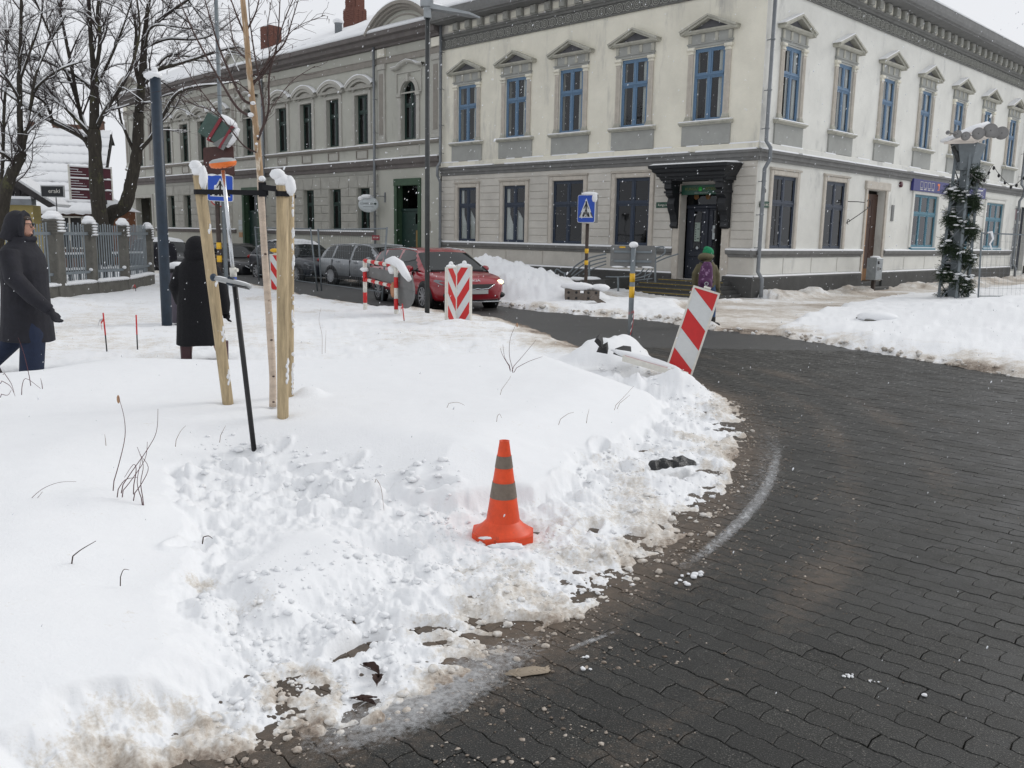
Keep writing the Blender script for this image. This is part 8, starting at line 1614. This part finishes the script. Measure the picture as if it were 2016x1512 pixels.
# ================================================================== PEOPLE
def remesh(mb, name, mat, vox=.018, sm=6):
    me = mb.mesh('tmp', mat); o = bpy.data.objects.new('tmp', me); S.collection.objects.link(o)
    r = o.modifiers.new('r', 'REMESH'); r.mode = 'VOXEL'; r.voxel_size = vox; r.use_smooth_shade = True
    s_ = o.modifiers.new('s', 'SMOOTH'); s_.iterations = sm; s_.factor = .5
    dg = bpy.context.evaluated_depsgraph_get(); dg.update(); me2 = bpy.data.meshes.new_from_object(o.evaluated_get(dg)); bpy.data.objects.remove(o); me2.name = name
    me2.materials.clear(); me2.materials.append(mat); me2.polygons.foreach_set('use_smooth', [True]*len(me2.polygons)); return me2
def loft(q, rings, n=18, cap=True):                             # rings: (cx, cy, z, rx, ry, tiltx)
    vs = []
    for r_ in rings:
        cx, cy, z, rx, ry = r_[:5]; f_ = r_[5] if len(r_) > 5 else 0
        for j in range(n): a = 2*pi*j/n; vs.append((cx+rx*cos(a), cy+ry*sin(a), z+f_*cos(a)+(.006*sin(5*a+z*9) if len(r_) > 6 else 0)))
    k = len(rings); q.add(vs, [(i*n+j, i*n+(j+1) % n, (i+1)*n+(j+1) % n, (i+1)*n+j) for i in range(k-1) for j in range(n)]+([tuple(range(n-1, -1, -1)), tuple((k-1)*n+j for j in range(n))] if cap else []))
def fingers(q, wrist, d, side, s_=1.0, curl=.5, up=Vector((0, 0, -1))):
    """palm with four curled fingers and a thumb, pointing along d"""
    d = Vector(d).normalized(); sd = Vector(side).normalized(); nn_ = d.cross(sd); c = Vector(wrist)
    q.tube([c-d*.02, c+d*.04, c+d*.085], [.030*s_, .042*s_, .040*s_], 10, squash=.6)
    for i, l_ in enumerate((.070, .080, .074, .058)):
        b0_ = c+d*.08+sd*(.030-.020*i)*s_; m1 = b0_+(d*cos(curl)+nn_*sin(curl))*l_*.5; m2 = m1+(d*cos(curl*2.2)+nn_*sin(curl*2.2))*l_*.5; q.tube([b0_-d*.02, m1, m2], [.0135*s_, .0125*s_, .010*s_], 8)
    t0 = c+d*.02+sd*.035*s_; q.tube([t0-sd*.02, t0+(sd*.6+d*.8).normalized()*.035, t0+(sd*.25+d).normalized()*.07+nn_*.012], [.016*s_, .014*s_, .011*s_], 8)
def boot(q, x, y, z, f=1, s_=1.0): q.ell((x+.05*f, y, z+.045), (.135*s_, .05*s_, .045*s_), 14, 8).tube([(x-.02*f, y, z+.04), (x-.03*f, y, z+.24)], [.052*s_, .056*s_], 12)
# man walking right, dark parka
ZM = 9.25; pm = A(41, 449, ZM); mx_ = pm.x-.0; man = thing('person', 'man in black hooded parka and glasses walking right at the left edge', 'person', Vector((mx_, ZM, 0))); MM = Matrix.Translation((mx_, ZM, .0))
q = MB(True); q.tube([(0, -.09, .92), (.08, -.10, .50), (.02, -.10, .12)], [.10, .075, .055], 12).tube([(0, .09, .92), (-.09, .09, .56), (-.40, .09, .26)], [.09, .07, .05], 12).tube([(0, 0, .85), (0, 0, 1.3), (.01, 0, 1.5)], [.16, .17, .07], 14).ell((.03, 0, 1.635), (.088, .072, .115), 16, 12).ell((.045, 0, 1.585), (.062, .055, .06), 12, 8).tube([(.105, 0, 1.66), (.136, 0, 1.622), (.112, 0, 1.612)], [.010, .016, .010], 8).ell((.105, 0, 1.572), (.018, .024, .010), 8, 6).ell((.02, .074, 1.63), (.018, .012, .03), 8, 6).ell((.02, -.074, 1.63), (.018, .012, .03), 8, 6).ell((.100, -.030, 1.652), (.010, .014, .008), 8, 6)
link('body', remesh(q, 'body', M['skin'], .0075, 4), man, MM)
q = MB(True); q.tube([(0, -.09, .94), (.10, -.10, .52), (.05, -.10, .08)], [.13, .125, .12], 14).tube([(0, .09, .94), (-.09, .09, .56), (-.50, .09, .17)], [.125, .11, .085], 14); link('trousers', remesh(q, 'trousers', M['jeans_d'], .018, 5), man, MM)
q = MB(True); boot(q, .03, -.10, .02, 1, 1.05); q.tube([(-.42, .09, .24), (-.46, .09, .14), (-.40, .09, .06)], [.055, .06, .04], 10); link('boots', remesh(q, 'boots', M['black'], .012, 3), man, MM)
q = MB(True); loft(q, [(-.02, 0, .45, .275, .265, -.01, 1), (-.01, 0, .62, .255, .255, 0, 1), (-.005, 0, .85, .235, .245, 0, 1), (0, 0, 1.02, .225, .24, 0, 1), (.0, 0, 1.2, .225, .255, 0, 1), (-.01, 0, 1.34, .205, .255, 0, 1), (-.015, 0, 1.42, .17, .215, 0, 1), (0, 0, 1.48, .125, .14, 0, 1), (.015, 0, 1.54, .125, .12)])
for s_, pts in ((-1, [(-.02, -.215, 1.38), (.06, -.31, 1.13), (.24, -.30, .93), (.385, -.27, .80)]), (1, [(-.02, .215, 1.38), (-.08, .30, 1.14), (-.08, .30, .95), (.0, .28, .82)])): q.tube(pts, [.105, .095, .080, .060], 14)
link('parka', remesh(q, 'parka', M['coat'], .014, 4), man, MM)
q = MB(True); q.ell((-.035, 0, 1.655), (.128, .128, .155), 20, 14).ell((-.06, 0, 1.60), (.13, .12, .14), 16, 10).tube([(-.09, 0, 1.5), (-.07, 0, 1.58)], [.14, .12], 14); q.tube([(.02, -.10, 1.47), (.09, -.06, 1.51), (.135, 0, 1.52), (.09, .06, 1.51), (.02, .10, 1.47)], [.035, .035, .03, .035, .035], 10); q.tube([(.05, -.085, 1.54), (.055, -.098, 1.64), (.045, -.06, 1.76), (.045, 0, 1.785), (.045, .06, 1.76), (.055, .098, 1.64), (.05, .085, 1.54)], [.028]*7, 8)
link('hood', remesh(q, 'hood', M['coat'], .010, 3), man, MM)
link('hair', MB(True).ell((.045, 0, 1.725), (.065, .068, .030), 12, 8).mesh('hair', M['rust']), man, MM)
q = MB(); 
for s_ in (-1, 1): q.tube([(.125, s_*.012, 1.672), (.12, s_*.058, 1.672), (.05, s_*.084, 1.668), (.0, s_*.084, 1.66)], .0045, 6); q.tube([(.127, s_*.032+.022*cos(a), 1.652+.019*sin(a)) for a in np.linspace(0, 2*pi, 13)], .0035, 5)
link('glasses', q.mesh('glasses', M['black']), man, MM)
q = MB(True); fingers(q, (.395, -.268, .785), (.42, .05, -.85), (.2, 1, .1), 1.25, .45); q.tube([(.35, -.272, .83), (.40, -.268, .775)], [.05, .045], 12); link('glove', remesh(q, 'glove', M['coat'], .009, 2), man, MM)
q = MB(True); fingers(q, (.02, .28, .80), (.2, 0, -.95), (.9, -.2, .1), 1.2, .5); link('glove', remesh(q, 'glove', M['coat'], .010, 2), man, MM)
# woman in long black coat, seen from behind
YW = 10.3; pw = A(385, 451, YW); wm = thing('person', 'woman in long black fur coat and hood walking away behind the left stake', 'person', Vector((pw.x, YW, 0))); MW = Matrix.Translation((pw.x, YW, .0))
q = MB(True); q.tube([(-.15, -.05, .1), (-.13, 0, .45), (-.08, 0, .85)], [.05, .06, .09], 12).tube([(.22, .1, .14), (.16, 0, .45), (.08, 0, .85)], [.05, .06, .09], 12).tube([(0, 0, .8), (0, 0, 1.2), (0, .01, 1.36)], [.13, .15, .06], 14).ell((0, .03, 1.44), (.07, .085, .105), 14, 10); link('body', remesh(q, 'body', M['skin'], .014, 3), wm, MW)
q = MB(True)
for x_, y_ in ((-.15, -.06), (.23, .10)): q.tube([(x_, y_, .02), (x_, y_, .34)], [.062, .07], 12).ell((x_, y_+.07, .05), (.055, .13, .045), 12, 8)
link('boots', remesh(q, 'boots', M['boots'], .012, 3), wm, MW)
q = MB(True); loft(q, [(.01, 0, .30, .285, .24, .01, 1), (.01, 0, .48, .275, .225, 0, 1), (0, 0, .75, .25, .20, 0, 1), (0, 0, .98, .225, .18, 0, 1), (0, 0, 1.14, .225, .175, 0, 1), (0, 0, 1.24, .20, .16, 0, 1), (0, .0, 1.31, .14, .13, 0, 1), (0, .01, 1.36, .10, .11)])
q.tube([(-.17, 0, 1.20), (-.25, -.02, .98), (-.24, .10, .78)], [.085, .085, .07], 12).tube([(.17, 0, 1.20), (.27, -.02, .98), (.29, .04, .78), (.28, .1, .68)], [.085, .085, .07, .05], 12)
link('coat', remesh(q, 'coat', M['fur'], .016, 4), wm, MW)
q = MB(True); q.ell((.01, -.01, 1.43), (.135, .13, .145), 20, 14).ell((.01, -.03, 1.36), (.15, .13, .10), 16, 10).ell((0, .03, 1.28), (.18, .14, .06), 16, 8); link('hood', remesh(q, 'hood', M['fur'], .012, 4), wm, MW)
q = MB(True); fingers(q, (.285, .10, .69), (.0, .2, -.95), (-.3, 1, 0), 1.1, .5); link('glove', remesh(q, 'glove', M['fur'], .010, 2), wm, MW)
# distant person behind the blue pole
YD = 26.5; pd_ = A(322, 448, YD); dm = thing('person', 'distant person in a dark coat almost hidden behind the dark blue pole', 'person', Vector((pd_.x, YD, 0))); MD = Matrix.Translation((pd_.x, YD, .02)) @ Matrix.Scale(.92, 4)
q = MB(True); q.tube([(-.1, 0, .05), (-.09, 0, .8)], [.06, .10], 10).tube([(.12, .1, .05), (.09, 0, .8)], [.06, .10], 10).tube([(0, 0, .8), (0, 0, 1.4)], [.17, .08], 12).ell((0, 0, 1.52), (.09, .1, .12), 12, 10); link('body', remesh(q, 'body', M['skin'], .03, 3), dm, MD)
q = MB(True); loft(q, [(0, 0, .55, .28, .22, 0, 1), (0, 0, 1.0, .26, .2, 0, 1), (0, 0, 1.25, .26, .2, 0, 1), (0, 0, 1.40, .16, .14)]); q.tube([(-.22, 0, 1.28), (-.32, 0, 1.0), (-.30, -.1, .75)], [.09, .08, .06], 10).tube([(.22, 0, 1.28), (.32, 0, 1.0), (.30, .1, .75)], [.09, .08, .06], 10).ell((0, 0, 1.53), (.125, .13, .15), 12, 10); link('coat', remesh(q, 'coat', M['coat'], .03, 3), dm, MD)
q = MB(True); q.tube([(-.1, 0, .05), (-.09, 0, .8)], [.08, .11], 10).tube([(.12, .1, .05), (.09, 0, .8)], [.08, .11], 10); link('trousers', q.mesh('trousers', M['jeans_d']), dm, MD)
# schoolgirl with backpack, walking away to the left rear, seen from behind
YG = 16.6; pg = A(1386, 560, YG); gl_ = thing('person', 'child in green knit hat and olive jacket with purple backpack crossing the road', 'person', Vector((pg.x, YG, 0))); MG = Matrix.Translation((pg.x, YG, .0))
q = MB(True); q.tube([(.17, -.05, .10), (.16, 0, .42), (.10, 0, .78)], [.045, .055, .08], 12).tube([(-.10, .12, .08), (-.02, .06, .42), (-.02, 0, .78)], [.045, .055, .08], 12).tube([(.03, 0, .76), (.03, 0, 1.1), (.02, 0, 1.26)], [.11, .13, .05], 12).ell((.04, .03, 1.36), (.07, .085, .10), 14, 10); link('body', remesh(q, 'body', M['skin'], .012, 3), gl_, MG)
q = MB(True); q.tube([(.18, -.05, .14), (.17, -.01, .42), (.11, 0, .80)], [.058, .078, .105], 14).tube([(-.10, .12, .12), (-.01, .06, .42), (-.01, 0, .80)], [.058, .078, .105], 14); link('jeans', remesh(q, 'jeans', M['jeans'], .014, 4), gl_, MG)
q = MB(True); q.tube([(.18, -.05, .03), (.18, -.05, .19)], [.06, .066], 12).ell((.235, -.07, .045), (.10, .05, .045), 12, 8).tube([(-.10, .12, .03), (-.10, .12, .18)], [.058, .06], 12).ell((-.04, .12, .045), (.10, .05, .04), 12, 8); link('boots', remesh(q, 'boots', M['black'], .011, 3), gl_, MG)
q = MB(True); loft(q, [(.04, 0, .74, .165, .14, 0, 1), (.035, 0, .85, .185, .15, 0, 1), (.03, 0, 1.02, .185, .15, 0, 1), (.03, 0, 1.14, .17, .135, 0, 1), (.03, 0, 1.22, .12, .11, 0, 1), (.03, 0, 1.27, .08, .08)]); q.tube([(.15, 0, 1.14), (.215, 0, .98), (.235, .02, .84), (.27, .02, .72)], [.07, .078, .07, .05], 12).tube([(-.09, 0, 1.14), (-.17, 0, .98), (-.18, .0, .84), (-.17, -.02, .76)], [.07, .07, .06, .045], 12)
for z in (.8, .88, .96, 1.04): pass
link('jacket', remesh(q, 'jacket', M['olive'], .012, 3), gl_, MG); q = MB(True); q.ell((.0, -.03, 1.31), (.145, .13, .075), 18, 10).ell((-.06, -.02, 1.29), (.09, .10, .06), 14, 8).ell((.05, .02, 1.32), (.12, .12, .06), 14, 8); link('hood', remesh(q, 'hood', M['olive'], .012, 4), gl_, MG)
q = MB(True); q.ell((.05, .02, 1.385), (.105, .11, .105), 18, 12).tube([(.02, 0, 1.44), (-.02, -.02, 1.475)], [.07, .04], 10); link('knit_hat', remesh(q, 'knit_hat', M['hat'], .010, 4), gl_, MG)
bp_ = thing('backpack', 'purple patterned school backpack worn by the child with the green hat', 'backpack', Vector((pg.x-.03, YG-.2, .75))); q = MB(True); loft(q, [(-.02, -.20, .72, .12, .075), (-.025, -.215, .80, .135, .095), (-.02, -.215, .98, .13, .095), (-.01, -.205, 1.14, .105, .08), (0, -.195, 1.22, .06, .05)]); q.ell((-.03, -.28, .85), (.11, .06, .09), 14, 8); link('pack_body', remesh(q, 'pack_body', M['purple'], .012, 4), bp_, MG)
link('round_logo', (lambda z: (z.tube([(-.03+.032*cos(a), -.345, .82+.032*sin(a)) for a in np.linspace(0, 2*pi, 17)], .006, 5), z)[1])(MB(True)).mesh('round_logo', M['paper']), bp_, MG); link('strap', MB(True).tube([(.06, -.15, 1.2), (.12, -.05, 1.24), (.13, .08, 1.15)], .018, 8).tube([(-.07, -.15, 1.2), (-.09, -.05, 1.23), (-.09, .08, 1.15)], .018, 8).tube([(.10, -.15, .86), (.16, -.05, .84), (.17, .05, .85)], .03, 8).mesh('strap', M['black']), bp_, MG)
q = MB(True); fingers(q, (-.175, -.03, .75), (-.2, -.1, -.95), (-.9, .3, .1), .8, .5); link('mitten', remesh(q, 'mitten', M['pink'], .009, 2), gl_, MG); q = MB(True); fingers(q, (.275, .02, .715), (.3, 0, -.95), (.2, 1, 0), .85, .5); link('mitten', remesh(q, 'mitten', M['olive'], .009, 2), gl_, MG)
# ================================================================== FALLING SNOW
n_ = 8000; r = 1.6+(26-1.6)*RNG.random(n_)**.62; t = (RNG.random(n_)*2-1)*radians(40); z = RNG.random(n_)*(EYE+r*.42)-.0; z = np.maximum(z, .02); P = np.stack([r*np.sin(t), r*np.cos(t), z], 1)
R_ = (.0016+.0034*RNG.random(n_)**2)*np.clip(r/7, .75, 1.7); v, f = ico(0); V = v[None]*R_[:, None, None]*np.array([.8, .8, 1.7])+P[:, None, :]+(v[None, :, 2:3]*R_[:, None, None]*np.array([.5, 0, 0]))
fl = bpy.data.materials.new('snowflake'); fl.use_nodes = True; b = fl.node_tree.nodes['Principled BSDF']; b.inputs['Base Color'].default_value = (.9, .92, .95, 1); b.inputs['Roughness'].default_value = .8; b.inputs['Alpha'].default_value = .8
kind(link('falling_snow', np_mesh('falling_snow', V.reshape(-1, 3), (f[None]+(np.arange(n_)*12)[:, None, None]).reshape(-1, 3), fl, True)), 'stuff')
for o_ in S.objects:
    if o_.parent and o_.name.split('.')[0] in ('snow', 'printed_hours', 'pipe_clip', 'door_panel', 'sign_pictograms', 'knot', 'port', 'bolt_hole', 'snow_guard', 'gable_moulding'): o_['kind'] = 'stuff'
print('objects', len(S.objects), 'tris', sum(len(o.data.loops)-2*len(o.data.polygons) for o in S.objects if o.type == 'MESH'))
